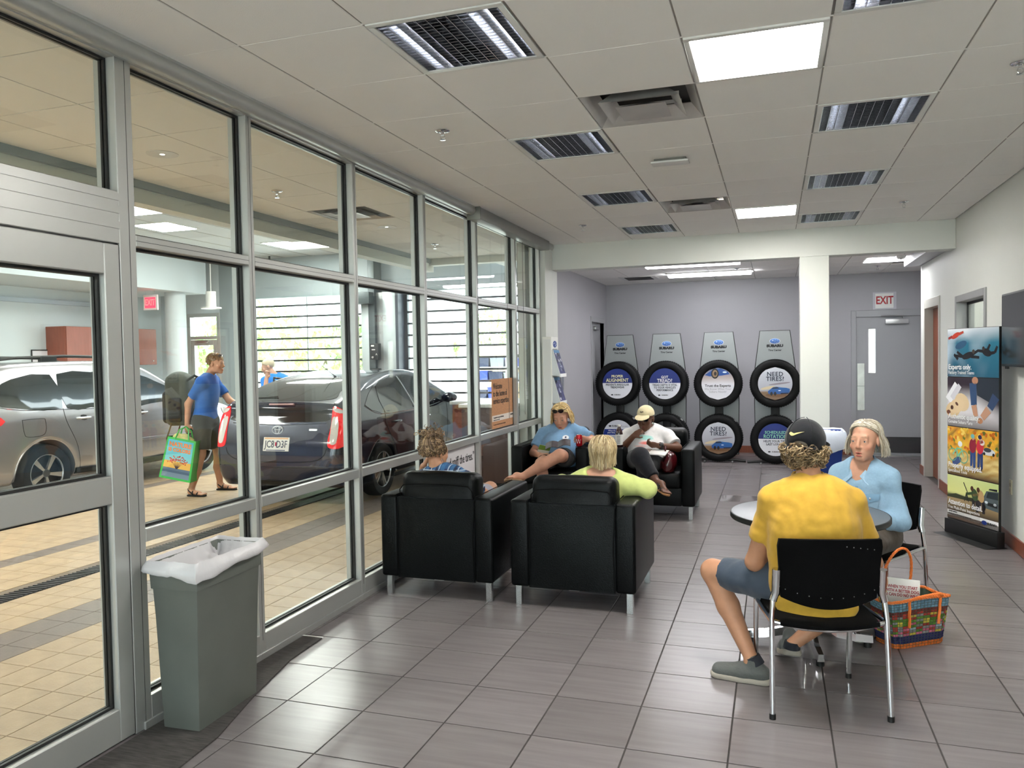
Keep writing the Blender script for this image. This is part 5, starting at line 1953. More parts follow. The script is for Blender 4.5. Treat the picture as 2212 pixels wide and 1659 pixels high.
m = MB()
NA = 64
for j, row in enumerate(rows_c):
    for i in range(NA):
        f0, f1 = j / len(rows_c), (j + 1) / len(rows_c)
        a0, a1 = i / NA, (i + 1) / NA
        p = [Vector(tote_pt(a0 + .001, f0 + .004)), Vector(tote_pt(a1 - .001, f0 + .004)), Vector(tote_pt(a1 - .001, f1 - .004)), Vector(tote_pt(a0 + .001, f1 - .004))]
        k = row[(i // 2 + j) % len(row)]
        c = CC[k]
        s_ = 1 + rr.uniform(-.22, .22)
        n_ = (p[1] - p[0]).cross(p[3] - p[0]).normalized() * (.0035 if (i + j) % 2 else .0015)
        mid = sum(p, Vector()) / 4 + n_
        q = [v + n_ * .4 for v in p]
        cc_ = (c[0] * s_, c[1] * s_, c[2] * s_, 1)
        m.add(q + [mid], [(0, 1, 4), (1, 2, 4), (2, 3, 4), (3, 0, 4)], cc_)
o = m.build('weave', WV, tt, smooth=0)
inner = MB()
for j in range(6):
    for i in range(NA):
        f0, f1 = j / 6, (j + 1) / 6
        p = [tote_pt(i / NA, f0), tote_pt((i + 1) / NA, f0), tote_pt((i + 1) / NA, f1), tote_pt(i / NA, f1)]
        inner.poly([(x * .985, y * .985, z) for x, y, z in p])
inner.poly([tote_pt(i / NA, .02) for i in range(NA)])
inner.build('lining', mat('tote_lining', C(70, 84, 70), .7), tt)
ORG = mat('orange_cord', C(240, 130, 60), .5)


def braid(path, r, name, par):
    P = [Vector(p) for p in path]
    m = MB()
    for ph in (0, 2.1, 4.2):
        pts = []
        N = len(P) * 5
        for i in range(N):
            t_ = i / (N - 1) * (len(P) - 1)
            k = min(int(t_), len(P) - 2)
            c = P[k].lerp(P[k + 1], t_ - k)
            d = (P[k + 1] - P[k]).normalized()
            x, y, _ = frame_of(d)
            a = i * .9 + ph
            pts.append(c + x * math.cos(a) * r * .6 + y * math.sin(a) * r * .6)
        m.tube(pts, r * .6, 5)
    return m.build(name, ORG, par)


braid([tote_pt(i / 40, 1.0) for i in range(41)], .008, 'rim', tt)
for s_ in (-1, 1):
    pts = [(-.10, s_ * .106, .12), (-.105, s_ * .112, .26)]
    for q in range(13):
        a = PI * q / 12
        pts.append((-.105 * math.cos(a), s_ * (.11 - .03 * math.sin(a)) , .27 + .20 * math.sin(a)))
    pts += [(.105, s_ * .112, .26), (.10, s_ * .104, .12)]
    if s_ > 0:
        pts = [(x + (.11 * max(0, z - .2) if z > .2 else 0), y, z + (.03 if z > .3 else 0)) for x, y, z in pts]
    else:
        pts = [(x, y - .0 - (.09 * max(0, z - .27) / .2 if z > .27 else 0), z - (.16 * max(0, z - .27) / .2 if z > .27 else 0)) for x, y, z in pts]
    braid(pts, .007, 'handle', tt)
mg = thing('magazine', 'white food magazine with red headline standing in the woven tote', 'magazine', (.655, 4.80, .07), math.radians(10))
MB().box(-.098, .098, -.004, .004, 0, .27).build('pages', mat('magazine_paper', C(240, 238, 232), .4), mg, rot=(-.22, .10, 0))
m = MB()
rt_ = Euler((-.22, .10, 0)).to_matrix()


def MG(x, z, l=0):
    return rt_ @ Vector((x, -.0045 - .0006 * l, z))


for (cx, cz, a, b, c, l) in ((-.035, .06, .06, .03, C(206, 170, 70), 1), (-.03, .065, .045, .018, C(150, 60, 40), 2), (.045, .085, .05, .028, C(196, 90, 40), 1), (.045, .095, .04, .014, C(236, 214, 120), 2), (-.03, .07, .035, .008, C(240, 220, 90), 3), (-.09, .2, .012, .04, C(226, 170, 50), 1)):
    m.poly([MG(p[0], p[2], l) for p in ell_pts(cx, cz, a, b, 18)], c)
m.build('food_photo', PRINT, mg, smooth=0)
text('WHEN YOU START\nWITH A BETTER DOG,\nYOU CAN DO NO WRONG.', .0235, mat('ink_darkred', C(170, 60, 66), .5), mg, MG(.005, .20, 2), rot=(PI / 2 - .22, .10, 0), lsp=.95, xs=.78, fat=.0006)
for k, (x, y, z, c) in enumerate(((.77, 4.83, .16, C(40, 50, 96)), (.82, 4.87, .15, C(150, 130, 120)))):
    b = thing('tote_bundle', ['dark folded cloth inside the woven tote', 'tan folded cloth inside the woven tote'][k], 'cloth', (x, y, z))
    s = SDF(.02)
    s.ell((0, 0, 0), (.06, .04, .035)).ell((.03, .01, .02), (.035, .03, .025))
    s.build('cloth', mat('tote_cloth_%d' % k, c, .8, bump=.5, bs=40), b, .012)
# ------------------------------------------------------------------ cars
def poly_sdf(poly, U, V):
    P = np.array(poly, np.float32)
    d = np.full(U.shape, 1e9, np.float32)
    ins = np.zeros(U.shape, bool)
    n = len(P)
    for i in range(n):
        a, b = P[i], P[(i + 1) % n]
        e = b - a
        wx, wy = U - a[0], V - a[1]
        t = np.clip((wx * e[0] + wy * e[1]) / (e @ e + 1e-12), 0, 1)
        dx, dy = wx - e[0] * t, wy - e[1] * t
        d = np.minimum(d, dx * dx + dy * dy)
        c = ((a[1] <= V) & (b[1] > V)) | ((a[1] > V) & (b[1] <= V))
        xi = a[0] + (V - a[1]) * e[0] / (e[1] if abs(e[1]) > 1e-9 else 1e-9)
        ins ^= c & (U < xi)
    d = np.sqrt(d)
    return np.where(ins, -d, d)


def dens(pts, n=6, closed=True):
    """Catmull-Rom through the points"""
    P = [np.array(p, float) for p in pts]
    out = []
    m = len(P)
    for i in range(m if closed else m - 1):
        p0, p1, p2, p3 = P[(i - 1) % m] if closed or i else P[i], P[i], P[(i + 1) % m], P[(i + 2) % m] if closed or i < m - 2 else P[(i + 1) % m]
        for k in range(n):
            t = k / n
            out.append(tuple(.5 * ((2 * p1) + (-p0 + p2) * t + (2 * p0 - 5 * p1 + 4 * p2 - p3) * t * t + (-p0 + 3 * p1 - 3 * p2 + p3) * t ** 3)))
    if not closed:
        out.append(tuple(P[-1]))
    return out


class Car:
    def __init__(s, name, label, loc, rz, prof, wz, py, wheels, wr, paint, L, res=.02, k=.07):
        s.t = thing(name, label, 'car', loc, rz)
        ys = np.arange(-.12, L + .12, res, dtype=np.float32)
        zs = np.arange(.1, 1.9, res, dtype=np.float32)
        xs = np.arange(-1.06, 1.06 + res, res, dtype=np.float32)
        Y, Z = np.meshgrid(ys, zs, indexing='ij')
        side = poly_sdf(prof, Y, Z)
        hw = np.interp(zs, *zip(*wz))[None, :] * np.interp(ys, *zip(*py))[:, None]
        D1 = np.abs(xs)[:, None, None] - hw[None]
        D2 = np.broadcast_to(side[None], D1.shape)
        h = np.maximum(k - np.abs(D1 - D2), 0) / k
        D = np.maximum(D1, D2) + h * h * k * .25
        X3 = np.abs(xs)[:, None, None]
        for wy in wheels:
            cyl = np.sqrt((Y - wy) ** 2 + (Z - wr) ** 2)[None] - (wr + .055)
            cut = np.maximum(cyl, .56 - X3)
            kk = .03
            h = np.maximum(kk - np.abs(D + cut), 0) / kk
            D = np.maximum(D, -cut) + h * h * kk * .25
        me, V = nets(D.astype(np.float32), np.array([xs[0], ys[0], zs[0]], np.float32), res, 'body', 2)
        s.body = link('body', me, s.t, m=paint)
        pg = [tuple(p.vertices) for p in me.polygons]
        s.bvh = BVHTree.FromPolygons([tuple(v.co) for v in me.vertices], pg)

    def hit(s, ax, a, b):
        if ax == 'R':
            o, d = Vector((2, a, b)), Vector((-1, 0, 0))
        elif ax == 'L':
            o, d = Vector((-2, a, b)), Vector((1, 0, 0))
        elif ax == 'B':
            o, d = Vector((a, -2, b)), Vector((0, 1, 0))
        elif ax == 'F':
            o, d = Vector((a, 8, b)), Vector((0, -1, 0))
        else:
            o, d = Vector((a, b, 4)), Vector((0, 0, -1))
        l, n, i, q = s.bvh.ray_cast(o, d)
        if l is None:
            l, n, i, q = s.bvh.find_nearest(o + d * 2)
        if n.dot(d) > 0:
            n = -n
        return l, n

    def decal(s, name, poly, ax, m, off=.006, rings=6, parent=None, smoothpoly=4, depth=.012):
        pts = dens(poly, smoothpoly) if smoothpoly else poly
        c = (sum(p[0] for p in pts) / len(pts), sum(p[1] for p in pts) / len(pts))
        n = len(pts)
        mb = MB()
        vs = [tuple(s.hit(ax, *c)[0] + s.hit(ax, *c)[1] * off)]
        for r in range(1, rings + 1):
            for p in pts:
                l, nn = s.hit(ax, c[0] + (p[0] - c[0]) * r / rings, c[1] + (p[1] - c[1]) * r / rings)
                vs.append(tuple(l + nn * off))
        for p in pts:
            l, nn = s.hit(ax, *p)
            vs.append(tuple(l - nn * depth))
        fs = [(0, 1 + i, 1 + (i + 1) % n) for i in range(n)]
        for r in range(rings):
            for i in range(n):
                j = (i + 1) % n
                fs.append((1 + r * n + i, 1 + (r + 1) * n + i, 1 + (r + 1) * n + j, 1 + r * n + j))
        mb.add(vs, fs)
        return mb.build(name, m, parent or s.t, smooth=50)

    def line(s, name, pts, ax, m, r=.005, parent=None, n=5, off=.0):
        P = dens(pts, n, False)
        path = [s.hit(ax, *p) for p in P]
        return MB().tube([l + nn * off for l, nn in path], r, 5).build(name, m, parent or s.t)

    def wheel(s, x, y, r, rimr, style, width=.2):
        t = link('wheel', None, s.t, (x, y, r))
        sg = 1 if x > 0 else -1
        M = Matrix.Rotation(sg * PI / 2, 4, 'Y')
        w = width / 2
        k = r - rimr
        MB().lathe([(rimr, -w * .9), (rimr + k * .15, -w), (r - k * .2, -w), (r - .012, -w * .85), (r, -w * .6), (r, w * .6), (r - .012, w * .85), (r - k * .2, w), (rimr + k * .15, w), (rimr, w * .9)], 40, M, closed=True).build('tire', RUB, t)
        MB().lathe([(0, w * .2), (rimr * .98, w * .2), (rimr * .98, w * .75), (rimr, w * .9)], 40, M, caps=False).build('rim_well', mat('rim_dark', C(28, 29, 31), .5, .3), t)
        MB().lathe([(rimr * .95, w * .8), (rimr * .97, w * .95), (rimr * 1.0, w * .95), (rimr * 1.0, w * .8)], 40, M, closed=True).build('rim_edge', SILV, t)
        sp = MB()
        for q in range(5):
            a = 2 * PI * q / 5 + .3
            for (da0, da1) in (style):
                pa = [(rimr * .16, a + da0 * 1.6 - .16, w * .78), (rimr * .16, a + da1 * 1.6 + .16, w * .78), (rimr * .96, a + da1, w * .85), (rimr * .96, a + da0, w * .85)]
                top = [M @ Vector((rr_ * math.cos(aa), rr_ * math.sin(aa), zz)) for rr_, aa, zz in pa]
                bot = [M @ Vector((rr_ * math.cos(aa), rr_ * math.sin(aa), zz - .03)) for rr_, aa, zz in pa]
                sp.add(top + bot, [(0, 1, 2, 3), (0, 4, 5, 1), (1, 5, 6, 2), (2, 6, 7, 3), (3, 7, 4, 0)])
        sp.build('spokes', mat('wheel_silver', C(198, 200, 202), .25, .8), t)
        MB().lathe([(0, w * .86), (rimr * .2, w * .84), (rimr * .22, w * .7)], 20, M).build('hub_cap', mat('hub_grey', C(90, 92, 94), .35, .6), t)


CGL = mat('car_glass', C(22, 30, 32), .04, spec=.8, coat=.6)
CGD = mat('car_glass_dark', C(10, 13, 16), .05, spec=.8)
TRIM = mat('car_trim_black', C(18, 19, 20), .5)
REDL = mat('tail_red', C(214, 22, 30), .12, spec=.7, emit=.35)
CLRL = mat('tail_clear', C(214, 206, 200), .1, spec=.8)
SEAM = mat('panel_gap', C(12, 12, 14), .6)
NAVY = mat('navy_car_paint', C(24, 29, 50), .22, .25, coat=1.0)
SLVP = mat('silver_car_paint', C(176, 174, 178), .28, .75, coat=.8)

# dark hatchback
prof = dens([(.10, .25), (.03, .36), (.0, .52), (.015, .70), (.075, .88), (.13, 1.02), (.17, 1.13), (.45, 1.24), (.9, 1.37), (1.4, 1.455), (1.95, 1.49), (2.45, 1.45), (3.0, 1.25), (3.5, 1.03), (4.0, .86), (4.32, .72), (4.46, .52), (4.42, .28), (4.2, .2), (2.2, .19), (.3, .21)], 6)
wz = [(.1, .78), (.2, .80), (.35, .855), (.6, .873), (.85, .868), (.98, .85), (1.1, .80), (1.3, .71), (1.45, .62), (1.55, .55)]
py = [(-.2, .72), (-.02, .86), (.05, .90), (.15, .945), (.4, .985), (.8, 1), (3.3, 1), (3.9, .96), (4.2, .88), (4.4, .78), (4.6, .6)]
pr = Car('dark_hatchback', 'dark navy hatchback seen from behind through the glass wall', (-5.27, 7.40, 0), math.radians(1.5), prof, wz, py, (.94, 3.64), .315, NAVY, 4.48)
pr.decal('rear_glass', [(-.56, 1.185), (0, 1.16), (.56, 1.185), (.545, 1.26), (.50, 1.36), (.25, 1.40), (-.25, 1.40), (-.50, 1.36), (-.545, 1.26)], 'B', CGL, .004)
pr.decal('lower_glass', [(-.60, .955), (0, .935), (.60, .955), (.60, 1.02), (.58, 1.085), (0, 1.10), (-.58, 1.085), (-.60, 1.02)], 'B', CGD, .004)
sp_ = pr.line('spoiler', [(-.66, 1.13), (-.3, 1.145), (.3, 1.145), (.66, 1.13)], 'B', NAVY, .022)
pr.line('brake_light', [(-.16, 1.125), (.16, 1.125)], 'B', mat('brake_lens', C(190, 150, 150), .2), .011, sp_, off=.014)
for s_ in (-1, 1):
    lens = pr.decal('tail_light', [(s_ * .66, 1.10), (s_ * .735, 1.09), (s_ * .80, 1.02), (s_ * .812, .85), (s_ * .80, .68), (s_ * .69, .665), (s_ * .65, .72), (s_ * .665, .9)], 'B', REDL, .010, smoothpoly=3)
    pr.decal('clear_lens', [(s_ * .675, .99), (s_ * .735, .97), (s_ * .755, .86), (s_ * .745, .72), (s_ * .69, .71), (s_ * .675, .8)], 'B', CLRL, .016, parent=lens, smoothpoly=3)
    pr.decal('light_top', [(s_ * .665, 1.09), (s_ * .74, 1.08), (s_ * .785, 1.03), (s_ * .70, 1.05)], 'B', CLRL, .016, parent=lens, smoothpoly=2)
pr.line('hatch_seam', [(-.64, .66), (-.60, .58), (-.45, .52), (0, .505), (.45, .52), (.60, .58), (.64, .66)], 'B', SEAM, .006)
pr.line('bumper_crease', [(-.74, .46), (0, .445), (.74, .46)], 'B', TRIM, .006)
pr.decal('diffuser', [(-.6, .30), (0, .29), (.6, .30), (.52, .235), (0, .225), (-.52, .235)], 'B', TRIM, .006, smoothpoly=2)
pr.line('hatch_ledge', [(-.6, .93), (0, .91), (.6, .93)], 'B', SEAM, .005)
# number plate
pl_ = link('number_plate', None, pr.t, pr.hit('B', .01, .70)[0] + Vector((0, .006, 0)))
pl_.rotation_euler = (math.radians(-12), 0, 0)
MB().box(-.165, .165, -.012, 0, -.078, .078).build('plate', mat('plate_white', C(226, 222, 216), .4), pl_, bev=.004)
text('JC8 D3F', .112, mat('plate_navy', C(44, 50, 70), .5), pl_, (0, -.014, -.004), xs=.74, fat=.001)
MB().box(-.012, .012, -.014, -.012, -.02, .022).build('plate_seal', mat('plate_red', C(190, 30, 50), .5), pl_)
MB().box(-.15, .15, -.0135, -.012, .056, .072).build('plate_band', mat('plate_orange', C(226, 170, 120), .5), pl_)
MB().box(-.12, .12, -.0135, -.012, -.071, -.062).build('plate_band', mat('plate_blue', C(40, 50, 90), .5), pl_)
# oval maker emblem: three interlocking ellipses
eo = link('emblem', None, pr.t, pr.hit('B', 0, .855)[0] + Vector((0, .008, 0)))
eo.rotation_euler = (math.radians(-14), 0, 0)
for rx, rz_, dz in ((.068, .046, 0), (.024, .044, 0), (.048, .016, .018)):
    MB().tube([(rx * math.cos(a), -.012, dz + rz_ * math.sin(a)) for a in np.linspace(0, 2 * PI, 29)[:-1]], .0055, 6, closed=True).build('ring', SILV, eo)
pr.decal('model_badge', [(.40, .85), (.50, .85), (.50, .87), (.40, .87)], 'B', SILV, .006, 2, smoothpoly=0)
# sides
for sd, ax in ((1, 'R'), (-1, 'L')):
    pr.decal('quarter_glass', [(.62, 1.10), (.98, 1.30), (1.02, 1.28), (.94, 1.03), (.88, 1.0)], ax, CGL, .005, smoothpoly=2)
    pr.decal('rear_door_glass', [(1.06, 1.30), (1.45, 1.385), (1.72, 1.40), (1.86, 1.02), (1.4, .985), (1.04, .985)], ax, CGL, .005, smoothpoly=2)
    pr.decal('front_door_glass', [(1.80, 1.395), (2.25, 1.385), (2.62, 1.25), (2.98, 1.05), (2.4, 1.0), (1.94, .995)], ax, CGL, .005, smoothpoly=2)
    pr.line('belt_chrome', [(.60, 1.09), (.86, .985), (1.4, .968), (2.3, .98), (2.98, 1.03)], ax, CHROME, .005)
    pr.line('door_seam', [(1.02, 1.0), (1.06, .8), (1.25, .56), (1.3, .32)], ax, SEAM, .004)
    pr.line('door_seam', [(1.93, 1.0), (1.96, .6), (1.9, .3)], ax, SEAM, .004)
    pr.line('door_seam', [(3.0, 1.03), (2.98, .6), (2.9, .3)], ax, SEAM, .004)
    pr.line('sill', [(1.28, .27), (2.2, .25), (3.25, .27)], ax, TRIM, .025)
    pr.line('window_pillar', [(1.76, 1.40), (1.9, 1.0)], ax, mat('pillar_chrome', C(150, 152, 154), .3, .6), .010, off=.006)
    for yy in (1.22, 2.12):
        l, nn = pr.hit(ax, yy, .86)
        h = MB()
        h.tube([l + nn * .012, l + nn * .035 + Vector((0, .03, 0)), l + nn * .035 + Vector((0, .15, 0)), l + nn * .012 + Vector((0, .18, 0))], .013, 8)
        h.build('door_handle', NAVY, pr.t)
    l, nn = pr.hit(ax, 2.86, 1.02)
    mr_ = SDF(.02)
    c = l + Vector((sd * .13, -.02, .05))
    mr_.ell(tuple(c), (.12, .075, .075)).cone(tuple(l), tuple(c), .025, .03)
    mr_.build('mirror', NAVY, pr.t, .016)
    pr.decal('headlamp', [(3.95, .80), (4.2, .74), (4.28, .66), (4.1, .66)], ax, CLRL, .008, smoothpoly=2)
pr.decal('windshield', [(-.60, 3.42), (0, 3.5), (.60, 3.42), (.52, 2.7), (0, 2.62), (-.52, 2.7)], 'T', CGL, .006, smoothpoly=3)
for x in (-.76, .76):
    for y in (.94, 3.64):
        pr.wheel(x, y, .315, .215, ((-.2, -.06), (.06, .2)))
MB().tube([(.12, 1.15, 1.42), (.02, .92, 1.60)], [.005, .002], 6).build('antenna', TRIM, pr.t)
MB().lathe([(0, 0), (.03, 0), (.012, .03), (0, .03)], 12).build('antenna_base', NAVY, pr.t, loc=(.12, 1.15, 1.405))
wp = MB()
wp.tube([(-.30, .22, 1.165), (-.5, .31, 1.20), (-.16, .33, 1.215)], .008, 6)
wp.build('rear_wiper', TRIM, pr.t)
# open driver's door on the far side
dd = link('open_door', None, pr.t, (-.86, 3.0, .3))
dd.rotation_euler = (0, 0, math.radians(-62))
MB().prism([(0, 0), (-1.0, .02), (-1.02, .35), (-1.0, .66), (0, .7)], -.03, .03, 'x').build('door_skin', NAVY, dd, bev=.012)
MB().tube([(0, -.02, .7), (0, -.45, 1.0), (0, -.95, 1.08), (0, -1.0, .66)], .02, 8).build('window_frame', TRIM, dd)
MB().prism([(-.06, .7), (-.46, .98), (-.94, 1.05), (-.98, .67)], -.004, .004, 'x').build('window', CGL, dd)

# silver estate
prof2 = dens([(.12, .30), (.03, .42), (.0, .60), (.03, .80), (.07, 1.0), (.13, 1.18), (.24, 1.42), (.36, 1.58), (.6, 1.645), (1.3, 1.67), (2.1, 1.665), (2.6, 1.60), (3.1, 1.32), (3.5, 1.10), (4.1, .99), (4.42, .88), (4.56, .64), (4.52, .36), (4.3, .26), (2.3, .24), (.35, .26)], 6)
wz2 = [(.1, .80), (.25, .84), (.4, .885), (.7, .90), (1.0, .893), (1.1, .87), (1.3, .80), (1.55, .71), (1.75, .63)]
py2 = [(-.2, .76), (-.02, .88), (.08, .93), (.25, .97), (.6, 1), (3.5, 1), (4.1, .96), (4.4, .88), (4.6, .74)]


def suv(name, label, loc, rz, paint, full=True):
    c = Car(name, label, loc, rz, prof2, wz2, py2, (.93, 3.57), .345, paint, 4.6, .022)
    for sd, ax in ((1, 'R'), (-1, 'L')):
        if not full and sd < 0:
            continue
        c.decal('quarter_glass', [(.34, 1.20), (.42, 1.36), (.62, 1.47), (1.14, 1.51), (1.18, 1.10), (.6, 1.135)], ax, CGL, .005, smoothpoly=2)
        c.decal('rear_door_glass', [(1.24, 1.515), (1.75, 1.525), (2.02, 1.515), (2.08, 1.08), (1.6, 1.085), (1.25, 1.095)], ax, CGL, .005, smoothpoly=2)
        c.decal('front_door_glass', [(2.1, 1.515), (2.5, 1.48), (2.8, 1.37), (3.25, 1.14), (2.6, 1.075), (2.16, 1.075)], ax, CGL, .005, smoothpoly=2)
        c.line('belt_line', [(.34, 1.17), (.62, 1.115), (1.2, 1.085), (2.1, 1.06), (3.25, 1.12)], ax, CHROME, .005)
        c.line('door_seam', [(1.19, 1.10), (1.21, .95), (1.36, .62), (1.4, .34)], ax, SEAM, .004)
        c.line('door_seam', [(2.1, 1.08), (2.13, .7), (2.1, .32)], ax, SEAM, .004)
        c.line('door_seam', [(3.27, 1.1), (3.24, .7), (3.1, .32)], ax, SEAM, .004)
        c.line('side_moulding', [(1.85, .60), (2.6, .60), (3.2, .60)], ax, paint, .028)
        c.line('sill_cladding', [(1.34, .32), (2.2, .30), (3.1, .32)], ax, TRIM, .045)
        fu = c.line('fuel_door', [(.62, 1.0), (.64, .84), (.69, .80), (.86, .80), (.92, .85), (.92, .97), (.88, 1.0), (.62, 1.0)], ax, SEAM, .0035)
        for yy in (1.34, 2.28):
            l, nn = c.hit(ax, yy, .965)
            hd_ = MB()
            hd_.tube([l + nn * .012, l + nn * .04 + Vector((0, .03, 0)), l + nn * .04 + Vector((0, .18, 0)), l + nn * .012 + Vector((0, .21, 0))], .015, 8)
            hd_.build('door_handle', SILV, c.t)
            c.decal('handle_cup', [(yy + .08, 1.0), (yy + .16, .995), (yy + .17, .94), (yy + .09, .94)], ax, TRIM, .003, smoothpoly=2)
        # arch trims
        for wy in (.93, 3.57):
            pts = [(wy + .41 * math.cos(a), .345 + .41 * math.sin(a)) for a in np.linspace(-.1, PI + .1, 15)]
            c.line('arch_lip', pts, ax, paint, .012, n=2)
        rr_ = MB()
        xr = sd * .56
        rr_.tube([(xr, .35, 1.58), (xr, .55, 1.69), (xr, .8, 1.715), (xr, 1.5, 1.735), (xr, 2.2, 1.72), (xr, 2.45, 1.66)], .018, 8)
        rr_.box(xr - .02, xr + .02, 1.15, 1.38, 1.64, 1.73)
        rr_.build('roof_rail', TRIM, c.t)
        c.decal('tail_light', [(.1, 1.10), (.3, 1.08), (.42, 1.0), (.3, .93), (.12, .88), (.06, .95)], ax, REDL, .008, smoothpoly=2)
        l, nn = c.hit(ax, 3.1, 1.12)
        mr_ = SDF(.02)
        q = l + Vector((sd * .14, -.02, .06))
        mr_.ell(tuple(q), (.12, .07, .085)).cone(tuple(l), tuple(q), .03, .03)
        mr_.build('mirror', paint, c.t, .018)
        c.decal('headlamp', [(4.05, .92), (4.35, .86), (4.42, .74), (4.2, .76)], ax, CLRL, .008, smoothpoly=2)
    c.decal('rear_glass', [(-.55, 1.18), (0, 1.17), (.55, 1.18), (.5, 1.5), (0, 1.53), (-.5, 1.5)], 'B', CGD, .005, smoothpoly=3)
    c.decal('windshield', [(-.62, 3.42), (0, 3.5), (.62, 3.42), (.55, 2.75), (0, 2.68), (-.55, 2.75)], 'T', CGL, .006, smoothpoly=3)
    c.decal('bumper_trim', [(-.7, .42), (0, .40), (.7, .42), (.6, .31), (0, .30), (-.6, .31)], 'B', TRIM, .006, smoothpoly=2)
    for x in (-.79, .79):
        for y in (.93, 3.57):
            c.wheel(x, y, .345, .225, ((-.3, -.02), ))
    return c


suv('silver_estate', 'silver estate car with roof rails parked beyond the glass door', (-9.06, 6.1, 0), math.radians(0), SLVP)
ws_ = suv('white_estate', 'white estate car raised on a lift in the workshop outside', (-7.25, 24.2, 1.30), math.radians(0), mat('white_car_paint', C(236, 236, 236), .3, coat=.6), False)
lt = thing('car_lift', 'steel two-post lift holding up the white car outside', 'car lift', (-7.25, 26.4, 0))
for sx in (-1.35, 1.35):
    MB().box(sx - .1, sx + .1, -.1, .1, 0, 3.2).build('post', mat('lift_steel', C(130, 136, 140), .5, .3), lt)
for sx in (-1, 1):
    MB().box(min(sx * .4, sx * 1.3), max(sx * .4, sx * 1.3), -.08, .08, 1.44, 1.52).build('arm', MATS['lift_steel'], lt)
# ------------------------------------------------------------------ people
SKIN = mat('skin', vcol=True, rough=.5, var=.06, vs=25, spec=.4)
HAIRM = mat('hair', vcol=True, rough=.42, spec=.5)
DECALM = PRINT


def cloth(name, col, rough=.85, var=.06, vs=30, bump=.5, bs=9, vcol=False):
    return mat(name, col, rough, var=var, vs=vs, bump=bump, bs=bs, vcol=vcol, spec=.25, sheen=.15)


def wrinkle(o, amp=.004, f=22., seed=0, zs=.5):
    me = o.data
    n = len(me.vertices)
    co = np.empty(n * 3, np.float32)
    no = np.empty(n * 3, np.float32)
    me.vertices.foreach_get('co', co)
    me.vertex_normals.foreach_get('vector', no)
    co, no = co.reshape(-1, 3), no.reshape(-1, 3)
    rs = np.random.RandomState(seed)
    w = np.zeros(n, np.float32)
    for k in range(4):
        d = rs.normal(size=3)
        d[2] *= zs
        d /= np.linalg.norm(d)
        e = rs.normal(size=3)
        e /= np.linalg.norm(e)
        ff = f * (1 + .55 * k)
        t = np.sin(co @ d * ff + 2.2 * np.sin(co @ e * ff * .35 + rs.uniform(0, 6)) + rs.uniform(0, 6))
        m = .5 + .5 * np.sin(co @ rs.normal(size=3) * 9 + rs.uniform(0, 6))
        w += (np.abs(t) ** .7 * np.sign(t)) * m / (1 + .5 * k)
    co += no * (w * amp * .6)[:, None]
    me.vertices.foreach_set('co', co.ravel())
    me.update()
    return o


def V3(*a):
    return Vector(a)


